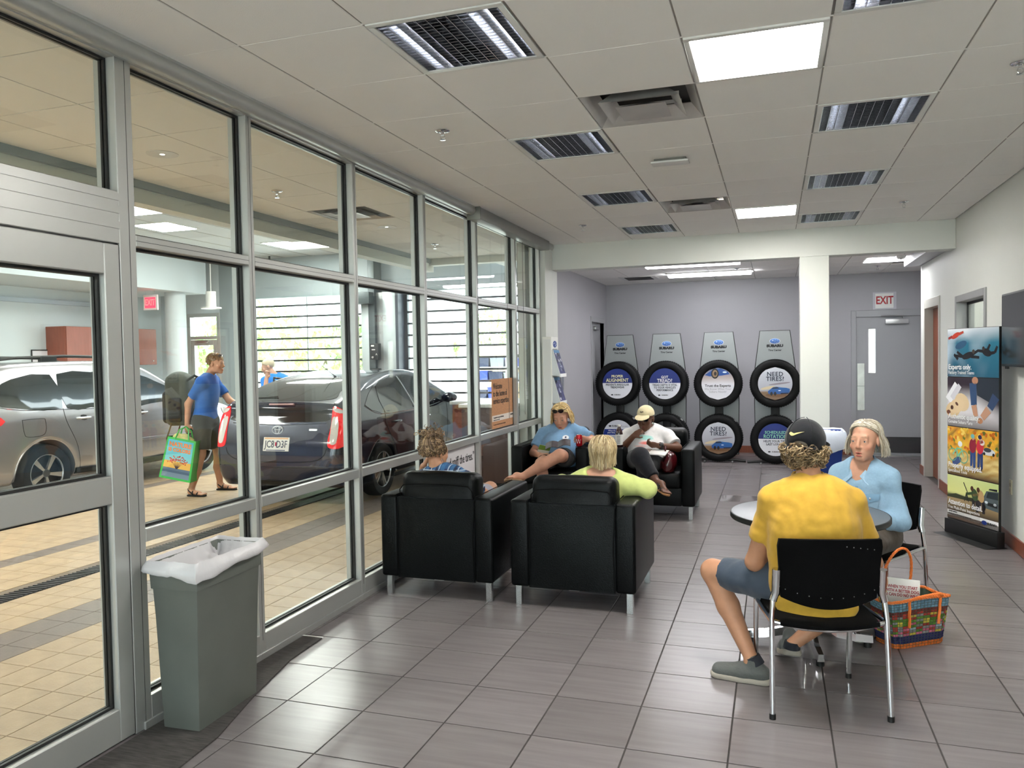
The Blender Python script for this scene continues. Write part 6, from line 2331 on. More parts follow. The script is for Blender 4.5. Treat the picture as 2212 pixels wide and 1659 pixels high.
class Person:
    def __init__(s, label, root, skin, k=.022):
        s.t = thing('person', label, 'person', root)
        s.o = Vector(root)
        s.B = SDF(k)
        s.skin = skin
        s.dark = tuple(c * .72 for c in skin[:3]) + (1,)

    def l(s, p):
        return Vector(p) - s.o

    # --- body pieces (world coordinates in)
    def limb(s, S_, pts, rs, g=0., k=None, flat=False):
        for i in range(len(pts) - 1):
            S_.cone(s.l(pts[i]), s.l(pts[i + 1]), rs[i] + g, rs[i + 1] + g, k, flat=flat and i == len(pts) - 2)

    def torso(s, S_, J, g=0., wh=.165, ww=.15, wc=.165, dp=.11, belly=0., dh=None):
        pel, ch, nk, shL, shR = [s.l(J[q]) for q in ('pel', 'chest', 'neck', 'shL', 'shR')]
        u = (nk - pel).normalized()
        r = (shR - shL).normalized()
        f = u.cross(r).normalized()
        r = f.cross(u).normalized()
        R = Matrix((r, f, u)).transposed()
        s.R, s.f, s.r, s.u = R, f, r, u
        dh = dh or dp
        S_.ell(pel, (wh + g, dh + .02 + g, .125 + g), R, .05)
        S_.ell(pel.lerp(ch, .5) + f * belly, (ww + g, dp + belly + g, .17 + g), R, .06)
        S_.ell(ch, (wc + g, dp + .012 + g, .17 + g), R, .06)
        S_.ell(ch.lerp(nk, .55), (wc * .92 + g, dp * .8 + g, .10 + g), R, .05)
        S_.cone(nk.lerp(shL, .3), shL, .05 + g, .052 + g, .05)
        S_.cone(nk.lerp(shR, .3), shR, .05 + g, .052 + g, .05)

    def hand(s, wrist, d, n, side=1, curl=.7, sc=1., thumb=.6):
        """d: towards the knuckles, n: the way the palm faces, side +1 if the thumb lies on d x n"""
        B = s.B
        w = s.l(wrist)
        d = Vector(d).normalized()
        n = Vector(n)
        n = (n - d * n.dot(d)).normalized()
        la = d.cross(n).normalized() * side
        R = Matrix((la, d, n)).transposed()
        B.ell(w + d * .045 * sc, (.040 * sc, .052 * sc, .017 * sc), R, .012)
        for i, (off, ln) in enumerate(((.028, .070), (.010, .078), (-.009, .073), (-.026, .058))):
            p = w + d * .085 * sc + la * off * sc
            a = curl * .5
            r0 = .0088 * sc
            for j, q in enumerate((.44, .32, .26)):
                dd = d * math.cos(a) + n * math.sin(a)
                p2 = p + dd * ln * q * sc
                B.cone(p, p2, r0, r0 * .92, .004)
                p, r0 = p2, r0 * .92
                a += curl * .75
        p = w + d * .028 * sc + la * .030 * sc
        dd = (la * .75 + d * .7 + n * thumb * .5).normalized()
        p2 = p + dd * .036 * sc
        B.cone(p, p2, .0115 * sc, .010 * sc, .008)
        dd = (la * (.5 - thumb * .5) + d * .8 + n * thumb * .8).normalized()
        B.cone(p2, p2 + dd * .032 * sc, .010 * sc, .008 * sc, .004)

    def head(s, c, f, pitch=0., roll=0., sc=1., lip=None, brow=None, fem=True, eyes=C(70, 90, 100), mouth=0., cheeks=None, jaw=1., wrinkles=0.):
        up = Vector((0, 0, 1))
        f = Vector((f[0], f[1], 0)).normalized()
        r = f.cross(up).normalized()
        R = Matrix((r, f, up)).transposed()
        R = R @ Euler((-pitch, roll, 0), 'XYZ').to_matrix()
        s.HM = Matrix.Translation(s.l(c)) @ R.to_4x4() @ Matrix.Scale(sc, 4)
        s.HR = R
        B = s.B
        q = lambda *p: s.HM @ Vector(p)
        S_ = lambda *v: tuple(x * sc for x in v)
        B.ell(q(0, -.012, .032), S_(.073, .092, .084), R, .02)
        B.ell(q(0, .028, -.035), S_(.060, .064, .075), R, .03)
        B.ell(q(0, .038, -.075), S_(.047 * jaw, .048, .036), R, .03)
        B.cone(q(-.012, .073, -.103), q(.012, .073, -.103), .017 * sc, .017 * sc, .02)
        B.cone(q(-.036, .078, .027), q(.036, .078, .027), .013 * sc, .013 * sc, .016)
        for x in (-1, 1):
            B.cone(q(x * .034, .096, .006), q(x * .034, .093, .006), .0135 * sc, .0135 * sc, .012, sub=True)
            B.ell(q(x * .034, .0755, .004), S_(.0165, .014, .0135), R, .003)
            B.cone(q(x * .034 - .011, .0855, .0125), q(x * .034 + .011, .0855, .0125), .0062 * sc, .0062 * sc, .004)
            B.cone(q(x * .034 - .010, .0850, -.0065), q(x * .034 + .010, .0850, -.0065), .0048 * sc, .0048 * sc, .004)
            B.ell(q(x * .042, .064, -.03), S_(.022, .02, .02), R, .02)
            B.ell(q(x * .076, -.008, -.008), S_(.009, .019, .031), R, .006)
            B.cone(q(x * .009, .098, -.033), q(x * .011, .094, -.035), .0085 * sc, .0075 * sc, .006)
        B.cone(q(0, .087, .016), q(0, .109, -.028), .0085 * sc, .0115 * sc, .008)
        B.ell(q(0, .094, -.066), S_(.023, .009, .0055), R, .004)
        B.ell(q(0, .0925, -.0765 - mouth * .006), S_(.020, .0095, .006), R, .004)
        if mouth:
            B.ell(q(0, .102, -.0715), S_(.016, .010, .003 + mouth * .003), R, .003, sub=True)
        lip = lip or tuple(a * b for a, b in zip(s.skin[:3], (.82, .5, .5))) + (1,)
        brow = brow or tuple(c * .4 for c in s.skin[:3]) + (1,)
        P = B.paint
        for x in (-1, 1):
            P(q(x * .05, .075, -.035), (.03 * sc,) * 3, tuple(a * b for a, b in zip(s.skin[:3], (1.0, .72, .68))) + (1,), 1.4)
            P(q(x * .034, .093, .003), (.02 * sc, .02 * sc, .013 * sc), s.dark, .9)
            P(q(x * .022, .094, .030), (.013 * sc, .013 * sc, .0055 * sc), brow, .8)
            P(q(x * .040, .090, .032), (.014 * sc, .014 * sc, .0055 * sc), brow, .8)
        for x in (-.012, 0, .012):
            P(q(x, .103, -.0665), (.012 * sc, .014 * sc, .0065 * sc), lip, .5)
            P(q(x, .102, -.0775 - mouth * .006), (.011 * sc, .014 * sc, .007 * sc), lip, .5)
        P(q(0, .118, -.03), (.016 * sc,) * 3, tuple(a * b for a, b in zip(s.skin[:3], (1.0, .8, .76))) + (1,), 1)
        if mouth:
            P(q(0, .10, -.0715), (.014 * sc, .02 * sc, .004 * sc), C(70, 20, 20), .4)
        for x in (-1, 1):
            m = MB()
            cc = q(x * .034, .0832, .0025)
            m.ball(cc, .0085 * sc, 12, 8, col=C(206, 200, 194))
            dfr = R @ Vector((0, 1, 0))
            m.ball(cc + dfr * .0042 * sc, .0055 * sc, 10, 8, col=eyes)
            m.ball(cc + dfr * .0076 * sc, .0028 * sc, 8, 6, col=C(10, 10, 12))
            m.build('eye', mat('eyeball', vcol=True, rough=.15), s.t)

    def finish(s, res=.007, sm=1):
        return s.B.build('body', SKIN, s.t, res, s.skin, sm=sm)

    # --- hair
    def q(s, *p):
        return s.HM @ Vector(p)

    def strands(s, spec, cols, name='hair', cap=None, seed=1, sides=5):
        rr = random.Random(seed)
        m = MB()
        for path, r0, r1 in spec:
            n = len(path)
            c = rr.choice(cols)
            k = rr.uniform(.8, 1.2)
            m.tube([s.q(*p) for p in path], [r0 + (r1 - r0) * i / (n - 1) for i in range(n)], sides, col=(c[0] * k, c[1] * k, c[2] * k, 1))
        me_o = m.build(name, HAIRM, s.t, smooth=70)
        return me_o

    def skullcap(s, col, g=.01, fz=.045, bz=-.06, front=.062, name='scalp_hair', extra=None, noise=True):
        S_ = SDF(.02)
        S_.ell(s.q(0, -.014, .034), (.073 + g * .5, .092 + g * .5, .084 + g * .5), s.HR)
        if extra:
            extra(S_)
        fwd = s.HR @ Vector((0, 1, 0))
        upv = s.HR @ Vector((0, 0, 1))
        # cut away the face and what is below the hair line (a slanted plane)
        nrm = (fwd * .62 - upv * .78)
        S_.cut(s.q(0, front, fz), nrm)
        S_.cut(s.q(0, -.06, bz), -upv)
        return S_.build(name, HAIRM, s.t, .007, col)


def ell_strand(phi, th0, th1, zend, rr, g=.014, flare=0., curl=0., nlow=4, ry=.092, rx=.073, sweep=0., back=0.):
    """a lock that follows the skull from elevation th0 to th1 and then hangs to zend; phi = 0 at the face, pi at the back"""
    pts = []
    gg = g + rr.uniform(-.003, .005)
    for i in range(6):
        th = th0 + (th1 - th0) * i / 5
        ph = phi + sweep * (1 - i / 5) ** 1.5
        g0 = gg * (-.1, .55, .9, 1, 1, 1)[i]
        pts.append(((rx + g0) * math.cos(th) * math.sin(ph), -.014 + (ry + g0) * math.cos(th) * math.cos(ph), .034 + (.084 + g0) * math.sin(th)))
    x, y, z = pts[-1]
    j = rr.uniform(-.006, .006)
    for i in range(1, nlow + 1):
        t = i / nlow
        fl = flare * math.sin(t * PI * .6)
        pts.append((x * (1 + fl) + curl * math.sin(t * 5) * .006 + j * t, y * (1 + fl * .8) + j * t - back * t, z + (zend - z) * t))
    return pts


def patch(person_or_parent, bvh, O, X, Y, poly, m, off=.004, rings=5, parent=None, name='patch', smoothpoly=3):
    """flat outline laid onto a surface: points O + X u + Y v are pushed along -(X x Y) onto it"""
    X, Y, O = Vector(X).normalized(), Vector(Y).normalized(), Vector(O)
    Nn = X.cross(Y).normalized()
    pts = dens(poly, smoothpoly) if smoothpoly else poly
    c = (sum(p[0] for p in pts) / len(pts), sum(p[1] for p in pts) / len(pts))
    n = len(pts)

    def hit(u, v):
        o = O + X * u + Y * v
        l, nn, i, d = bvh.ray_cast(o + Nn * .3, -Nn)
        if l is None:
            l, nn, i, d = bvh.find_nearest(o)
        if nn.dot(Nn) < 0:
            nn = -nn
        return l + nn * off
    vs = [hit(*c)]
    for r in range(1, rings + 1):
        vs += [hit(c[0] + (p[0] - c[0]) * r / rings, c[1] + (p[1] - c[1]) * r / rings) for p in pts]
    fs = [(0, 1 + i, 1 + (i + 1) % n) for i in range(n)]
    for r in range(rings - 1):
        for i in range(n):
            j = (i + 1) % n
            fs.append((1 + r * n + i, 1 + (r + 1) * n + i, 1 + (r + 1) * n + j, 1 + r * n + j))
    return MB().add(vs, fs).build(name, m, parent, smooth=60)


def bvh_of(o):
    me = o.data
    return BVHTree.FromPolygons([tuple(v.co) for v in me.vertices], [tuple(p.vertices) for p in me.polygons])


def shoe(P, heel, toe, up=(0, 0, 1), col=None, sole=None, w=.043, name='shoe', h=.075):
    """closed shoe from heel to toe (world points at sole level)"""
    S_ = SDF(.02)
    a, b = P.l(heel), P.l(toe)
    d = (b - a).normalized()
    u = Vector(up)
    u = (u - d * u.dot(d)).normalized()
    L = (b - a).length
    S_.cone(a + d * .035 + u * .045, a + d * L * .45 + u * .045, w * .92, w * .98)
    S_.cone(a + d * L * .45 + u * .04, b - d * .045 + u * .034, w * 1.0, w * .88)
    S_.cone(a + d * .05 + u * .045, a + d * .075 + u * .10, w * .85, w * .8)
    S_.cut(a + u * .022, -u)
    o = S_.build(name, col, P.t, .007)
    S2 = SDF(.015)
    S2.cone(a + d * .03 + u * .016, a + d * L * .5 + u * .016, w * 1.02, w * 1.0)
    S2.cone(a + d * L * .5 + u * .016, b - d * .04 + u * .02, w * 1.05, w * .95)
    S2.cut(a + u * .03, u)
    S2.cut(a + u * .0, -u)
    S2.build('sole', sole, o, .007)
    return o


def sandal(P, ankle, heel, toe, col=BLACK, solec=None, straps=True, up=(0, 0, 1)):
    """bare foot with soles and straps; heel, toe at sole level"""
    a, b = P.l(heel), P.l(toe)
    d = (b - a).normalized()
    u = Vector(up)
    u = (u - d * u.dot(d)).normalized()
    L = (b - a).length
    sd = d.cross(u)
    B = P.B
    an = P.l(ankle)
    B.cone(a + d * .035 + u * .045, a + d * .04 + u * .06, .03, .032, .02)
    B.cone(an, a + d * .06 + u * .06, .034, .034, .02)
    B.cone(a + d * .05 + u * .05, a + d * L * .68 + u * .033, .032, .024, .02)
    for i in range(5):
        o = (i - 2) * .016
        st = a + d * (L * .66) + sd * o * .9 + u * .028
        B.cone(st, a + d * (L * (.96 - .022 * abs(i - 1))) + sd * o * 1.1 + u * .022, .013, .0085 if i else .011, .006)
    S2 = SDF(.015)
    S2.cone(a + d * .03 + u * .0, a + d * L * .5 + u * .0, .036, .036)
    S2.cone(a + d * L * .5, b - d * .035, .04, .042)
    S2.cut(a + u * .014, u)
    S2.cut(a - u * .006, -u)
    so_ = S2.build('sandal', solec or col, P.t, .007)
    if straps:
        for t0, w_, hh in ((.62, .044, .052), (.36, .042, .075)):
            c = a + d * L * t0
            MB().tube([c - sd * w_ + u * .012, c - sd * w_ * .8 + u * hh * .7, c + u * hh, c + sd * w_ * .8 + u * hh * .7, c + sd * w_ + u * .012], .008, 6).build('strap', col, so_)
        c = a + d * .04
        MB().tube([c + d * .06 - sd * .04 + u * .02, c - sd * .038 + u * .07, c - d * .035 + u * .08, c + sd * .038 + u * .07, c + d * .06 + sd * .04 + u * .02], .008, 6).build('strap', col, so_)
    return so_


LIGHT = C(199, 154, 127)
TANNED = C(185, 135, 104)
RED_ = C(214, 156, 130)
DARKS = C(98, 62, 44)

# ================================================================ man in the yellow shirt
P = Person('man in a yellow t-shirt and black cap seated with his back to the viewer', (.17, 3.90, 0), TANNED)
J = dict(pel=(.17, 3.90, .53), chest=(.165, 3.885, .80), neck=(.15, 3.93, 1.015), shL=(-.01, 3.93, .915), shR=(.335, 3.96, .92))
P.torso(P.B, J, 0, .17, .165, .175, .12, .02)
P.limb(P.B, [J['neck'], (.142, 3.985, 1.10)], [.056, .054])
P.head((.138, 4.005, 1.155), (.30, .95), pitch=.10, sc=1.05, fem=False)
P.limb(P.B, [J['shL'], (-.10, 3.985, .60)], [.052, .043])
P.limb(P.B, [(-.10, 3.985, .60), (.02, 4.22, .575)], [.043, .028])
P.hand((.02, 4.22, .575), (.7, .6, -.1), (0, 0, -1), side=-1, curl=.6)
P.limb(P.B, [J['shR'], (.43, 4.02, .62)], [.052, .043])
P.limb(P.B, [(.43, 4.02, .62), (.28, 4.25, .60)], [.043, .028])
P.hand((.28, 4.25, .60), (-.7, .6, -.1), (0, 0, -1), side=1, curl=.6)
P.limb(P.B, [(.08, 3.95, .50), (-.315, 4.19, .485)], [.085, .06])
P.limb(P.B, [(-.315, 4.19, .485), (-.235, 4.12, .33), (-.115, 4.0, .10)], [.058, .055, .032])
P.limb(P.B, [(.27, 3.97, .50), (.47, 4.30, .46)], [.085, .058])
P.limb(P.B, [(.47, 4.30, .46), (.28, 4.25, .30), (.075, 4.19, .135)], [.056, .052, .032])
P.B.cone(P.l((-.115, 4.0, .10)), P.l((-.14, 4.0, .06)), .03, .03)
P.finish(.0065)
YEL = cloth('yellow_cotton', C(204, 160, 58), .8, bump=.55, bs=7)
S_ = SDF(.03)
P.torso(S_, J, .016, .19, .19, .19, .125, .02)
P.limb(S_, [J['shL'], V3(*J['shL']).lerp(V3(-.10, 3.985, .60), .62)], [.062, .066], flat=True)
P.limb(S_, [J['shR'], V3(*J['shR']).lerp(V3(.43, 4.02, .62), .62)], [.062, .066], flat=True)
S_.ell(P.l((.17, 3.80, .47)), (.18, .06, .12))
S_.cut(P.l((0, 0, .375)), (0, 0, -1))
S_.ell(P.l((.148, 3.975, 1.065)), (.075, .075, .05), k=.01, sub=True)
sh = wrinkle(S_.build('t_shirt', YEL, P.t, .0075, sm=2), 0.007, 20, 1)
wrinkle(sh, .0035, 45, 31, 1.2)
MB().tube([P.l((.148 + .071 * math.cos(a), 3.955 + .062 * math.sin(a), 1.036 + .014 * math.sin(a))) for a in np.linspace(0, 2 * PI, 30)[:-1]], .008, 6, closed=True).build('collar', YEL, sh)
SHO = cloth('slate_shorts', C(66, 76, 90), .75, bump=.45, bs=10)
S_ = SDF(.03)
S_.ell(P.l((.17, 3.93, .51)), (.195, .16, .11))
P.limb(S_, [(.08, 3.95, .50), (-.255, 4.155, .488)], [.105, .082], flat=True)
P.limb(S_, [(.27, 3.97, .50), (.44, 4.25, .465)], [.105, .08], flat=True)
wrinkle(S_.build('shorts', SHO, P.t, .009, sm=2), 0.007, 22, 8)
GSH = cloth('grey_canvas', C(92, 94, 92), .8, bs=30)
SOL = mat('sole_tan', C(168, 160, 148), .7, bump=.3, bs=40)
shoe(P, (-.035, 3.985, .0), (-.315, 4.02, .0), col=GSH, sole=SOL, w=.046)
shoe(P, (.078, 4.165, .085), (.035, 4.41, .002), up=(0, .3, .95), col=GSH, sole=SOL, w=.046)
for p0, p1 in (((-.115, 4.0, .125), (-.095, 3.997, .085)), ((.075, 4.19, .15), (.072, 4.19, .115))):
    MB().cyl(P.l(p0), P.l(p1), .037, .042, 18).build('sock', mat('sock_navy', C(34, 36, 44), .9), P.t)
# curls
rr = random.Random(5)
spec = []
for q in range(430):
    ph = rr.uniform(-PI, PI)
    if abs(ph) < .95:
        continue
    el = rr.uniform(-1.0, -.1)
    g_ = rr.uniform(.006, .030)
    c0 = Vector(((.073 + g_) * math.cos(el) * math.sin(ph), -.014 + (.092 + g_) * math.cos(el) * math.cos(ph), .022 + (.10 + g_) * math.sin(el)))
    if c0.z < -.10:
        continue
    ax, ay, az = frame_of((rr.uniform(-1, 1), rr.uniform(-1, 1), rr.uniform(-1.4, .2)))
    r_ = rr.uniform(.007, .0145)
    tn = rr.uniform(1.1, 2.2)
    pts = []
    for i in range(13):
        t = i / 12
        a = tn * 2 * PI * t
        pts.append(tuple(c0 + (ax * math.cos(a) + ay * math.sin(a)) * r_ + az * (t - .5) * .035))
    spec.append((pts, .0036, .0022))
P.strands(spec, [C(122, 100, 72), C(150, 126, 92), C(96, 78, 56), C(172, 150, 116)], 'curly_hair', seed=2)
P.skullcap(C(98, 80, 58), .012, .05, -.085, .05)
# cap, seen from behind
CAPB = cloth('black_cap_cloth', C(22, 23, 28), .85, bump=.4, bs=14)
S_ = SDF(.012)
S_.ell(P.q(0, -.012, .044), (.092, .112, .100), P.HR)
S_.cut(P.q(0, 0, .0), P.HR @ Vector((0, .12, -1)))
S_.ell(P.q(0, -.125, .008), (.052, .05, .032), P.HR, .006, sub=True)
cp = S_.build('cap', CAPB, P.t, .006, sm=2)
S_ = SDF(.01)
S_.ell(P.q(0, .13, .028), (.078, .085, .008), P.HR @ Euler((-.25, 0, 0)).to_matrix())
S_.build('brim', CAPB, cp, .006)
MB().tube([P.q(.088 * math.sin(a), -.012 - .108 * math.cos(a), .004 + .002 * math.cos(a)) for a in np.linspace(-.9, .9, 15)], .008, 6).build('strap', CAPB, cp)
sw = [(-.034, .004), (-.024, -.008), (-.012, -.010), (.004, -.004), (.036, .010), (.002, .002), (-.014, -.002), (-.022, .002), (-.026, .010)]
patch(P, bvh_of(cp), P.q(-.012, -.12, .072), P.HR @ Vector((1, 0, 0)), P.HR @ Vector((0, .35, .94)), sw, mat('swoosh_gold', C(232, 214, 150), .4), .003, 3, cp, 'cap_mark', 2)
for a in (-.6, .6):
    MB().tube([P.q(.093 * math.sin(a) * math.cos(t), -.012 - .113 * math.cos(a) * math.cos(t), .044 + .101 * math.sin(t)) for t in np.linspace(-.1, 1.5, 10)], .0018, 5).build('cap_seam', CAPB, cp)

# ================================================================ woman in the denim shirt
P = Person('grey haired woman in a light denim shirt talking across the round table', (.53, 5.20, 0), C(203, 153, 127))
f_ = Vector((-.55, -.835, 0))
lf_ = Vector((.835, -.55, 0))
J = dict(pel=(.54, 5.20, .54), chest=(.525, 5.19, .755), neck=(.505, 5.175, .935), shL=(.64, 5.10, .86), shR=(.375, 5.25, .865))
P.torso(P.B, J, 0, .165, .15, .155, .105, .01)
P.limb(P.B, [J['neck'], (.508, 5.155, 1.02)], [.05, .047])
P.head((.512, 5.135, 1.085), (-.48, -.88), pitch=.03, sc=1.0, lip=C(190, 84, 78), brow=C(150, 124, 100), mouth=.8, eyes=C(86, 100, 110))
P.limb(P.B, [J['shL'], (.695, 5.045, .62)], [.046, .038])
P.limb(P.B, [(.695, 5.045, .62), (.50, 4.95, .635)], [.038, .026])
P.hand((.50, 4.95, .635), (-.9, -.25, .1), (0, 0, -1), side=1, curl=.5, sc=.92)
P.limb(P.B, [J['shR'], (.30, 5.14, .64)], [.046, .038])
P.limb(P.B, [(.30, 5.14, .64), (.36, 4.95, .66)], [.038, .026])
P.hand((.36, 4.95, .66), (.3, -.9, .1), (0, 0, -1), side=-1, curl=.5, sc=.92)
for hp, kn, an, te in (((.62, 5.15, .50), (.46, 4.80, .51), (.50, 4.84, .08), (.42, 4.70, 0)), ((.46, 5.25, .50), (.26, 4.93, .51), (.30, 4.95, .08), (.22, 4.80, 0))):
    P.limb(P.B, [hp, kn], [.08, .055])
    P.limb(P.B, [kn, an], [.052, .033])
P.finish(.006)
PAN = cloth('dark_olive_trousers', C(78, 68, 58), .9, bs=14)
S_ = SDF(.03)
S_.ell(P.l((.54, 5.20, .52)), (.18, .17, .11))
for hp, kn, an in (((.62, 5.15, .505), (.46, 4.80, .515), (.50, 4.84, .12)), ((.46, 5.25, .505), (.26, 4.93, .515), (.30, 4.95, .12))):
    P.limb(S_, [hp, kn], [.098, .072])
    P.limb(S_, [kn, an], [.068, .055], flat=True)
wrinkle(S_.build('trousers', PAN, P.t, .01, sm=2), 0.007, 22, 10)
for an, te in (((.52, 4.87, 0), (.42, 4.68, 0)), ((.32, 4.98, 0), (.22, 4.79, 0))):
    shoe(P, an, te, col=cloth('taupe_shoe', C(110, 104, 100), .8), sole=SOL, w=.04)
DEN = cloth('light_denim', C(142, 174, 198), .85, var=.04, vs=90, bump=.7, bs=16)
S_ = SDF(.028)
P.torso(S_, J, .012, .165, .155, .155, .108, .012)
el = V3(.695, 5.045, .62)
P.limb(S_, [J['shL'], el, el.lerp(V3(.50, 4.95, .635), .42)], [.056, .05, .05], flat=True)
elr = V3(.30, 5.14, .64)
P.limb(S_, [J['shR'], elr, elr.lerp(V3(.36, 4.95, .66), .45)], [.056, .05, .05], flat=True)
S_.cut(P.l((0, 0, .43)), (0, 0, -1))
fw3 = Vector(P.f)
nk_ = P.l(J['neck'])
S_.cone(nk_ + Vector((0, 0, .05)), nk_ + fw3 * .10 - Vector((0, 0, .03)), .066, .046, .006, sub=True)
S_.cone(nk_ + fw3 * .11 - Vector((0, 0, .02)), nk_ + fw3 * .15 - Vector((0, 0, .135)), .046, .008, .006, sub=True)
ds = wrinkle(S_.build('denim_shirt', DEN, P.t, .007, sm=2), 0.009, 20, 2)
wrinkle(ds, .004, 48, 22, .9)
bv = bvh_of(ds)
# collar leaves, placket, pocket, cuffs
XX, YY = -P.r, Vector((0, 0, 1))
fr = Vector(P.f)
O = P.l(J['chest']) + fr * .1
for sg in (-1, 1):
    base = P.l(J['neck'])
    def K(a, b, c):
        return base + P.r * sg * a + fr * b + YY * c
    top = [K(.0, -.066, .045), K(.045, -.045, .042), K(.066, .0, .03), K(.058, .05, .0), K(.022, .098, -.055)]
    low = [K(.0, -.092, .012), K(.06, -.072, .008), K(.10, -.01, -.012), K(.112, .05, -.05), K(.075, .108, -.105)]
    mb = MB()
    o2 = [v + (fr * .3 + YY * .9) * .004 for v in top + low]
    n5 = 5
    mb.add(top + low + o2, [(i, i + 1, n5 + i + 1, n5 + i) for i in range(4)] + [(10 + i, 10 + n5 + i, 10 + n5 + i + 1, 10 + i + 1) for i in range(4)] + [(4, 9, 19, 14)] + [(5 + i, 6 + i, 16 + i, 15 + i) for i in range(4)])
    mb.build('collar', mat('denim_collar', C(156, 186, 208), .85, var=.1, vs=60), ds)
patch(P, bv, O, XX, YY, [(-.010, .07), (.010, .07), (.011, -.12), (.010, -.26), (-.010, -.26), (-.011, -.12)], mat('denim_placket', C(116, 152, 180), .85), .004, 4, ds, 'placket', 1)
pk = patch(P, bv, O, XX, YY, [(.045, .02), (.115, .02), (.115, -.065), (.08, -.078), (.045, -.065)], mat('denim_pocket', C(134, 168, 194), .85, bump=.4, bs=20), .006, 4, ds, 'pocket', 1)
patch(P, bv, O, XX, YY, [(.042, .026), (.118, .026), (.118, -.008), (.08, -.022), (.042, -.008)], MATS['denim_placket'], .010, 4, pk, 'pocket_flap', 1)
for v in (.04, -.05, -.14):
    l_, n_, _, _ = bv.find_nearest(O + YY * v + fr * .05)
    MB().ball(l_ + n_ * .004, (.006, .006, .006), 8, 6).build('button', mat('pearl_button', C(225, 225, 222), .3), ds)
l_, n_, _, _ = bv.find_nearest(O + XX * .08 + fr * .04 + YY * .005)
MB().ball(l_ + n_ * .013, .006, 8, 6).build('button', MATS['pearl_button'], pk)
for e0, w0, w1 in ((el, V3(.50, 4.95, .635), 1), (elr, V3(.36, 4.95, .66), 1)):
    MB().cyl(P.l(e0.lerp(w0, .30)), P.l(e0.lerp(w0, .46)), .055, .053, 20).build('cuff', DEN, ds, bev=.006)
# grey bob
rr = random.Random(8)
spec = []
for q in range(560):
    phi = rr.uniform(-PI, PI)
    sg = 1 if phi > 0 else -1
    if abs(phi) < 1.3:
        spec.append((ell_strand(sg * rr.uniform(1.45, 1.9), rr.uniform(.78, 1.3), rr.uniform(-.05, .2), rr.uniform(-.085, -.03), rr, .012, flare=.14, sweep=-sg * rr.uniform(1.1, 1.6)), .0040, .0015))
        continue
    spec.append((ell_strand(phi, rr.uniform(1.1, 1.5), rr.uniform(-.15, .1), rr.uniform(-.10, -.075), rr, .016, flare=.24 + rr.uniform(-.06, .12), curl=rr.uniform(-1, 1)), .0042, .0014))
P.strands(spec, [C(178, 168, 148), C(200, 192, 174), C(150, 138, 116), C(214, 208, 196)], 'bob_hair', seed=3)
P.skullcap(C(168, 158, 138), .010, .078, -.07, .050)

# ================================================================ woman in the plaid shirt
P = Person('person in a navy plaid shirt with pinned up curly hair, seen from behind', (-2.18, 5.22, 0), TANNED)
J = dict(pel=(-2.19, 5.27, .56), chest=(-2.25, 5.185, .66), neck=(-2.30, 5.15, .805), shL=(-2.465, 5.15, .735), shR=(-2.09, 5.16, .745))
P.torso(P.B, J, 0, .17, .16, .165, .11, .01)
P.limb(P.B, [J['neck'], (-2.325, 5.165, .875)], [.05, .047])
P.head((-2.335, 5.185, .945), (.42, .91), pitch=.08, roll=-.06, sc=.98)
P.limb(P.B, [J['shL'], (-2.515, 5.36, .745)], [.046, .038])
P.limb(P.B, [(-2.515, 5.36, .745), (-2.455, 5.24, .83)], [.038, .026])
P.hand((-2.455, 5.24, .83), (.45, .25, .85), (.6, .3, -.4), side=1, curl=.9, sc=.95)
P.limb(P.B, [J['shR'], (-2.02, 5.33, .63)], [.046, .038])
P.limb(P.B, [(-2.02, 5.33, .63), (-2.14, 5.52, .64)], [.038, .026])
P.hand((-2.14, 5.52, .64), (-.7, .6, 0), (0, 0, -1), side=-1, curl=.4, sc=.95)
for hp, kn, an in (((-2.28, 5.3, .53), (-2.33, 5.72, .54), (-2.33, 5.82, .09)), ((-2.10, 5.3, .53), (-2.12, 5.74, .595), (-2.05, 5.86, .12))):
    P.limb(P.B, [hp, kn], [.08, .056])
    P.limb(P.B, [kn, an], [.053, .033])
sandal(P, (-2.33, 5.82, .09), (-2.33, 5.77, .006), (-2.33, 6.01, .006))
sandal(P, (-2.05, 5.86, .12), (-2.05, 5.81, .006), (-2.03, 6.05, .006))
P.finish(.008)


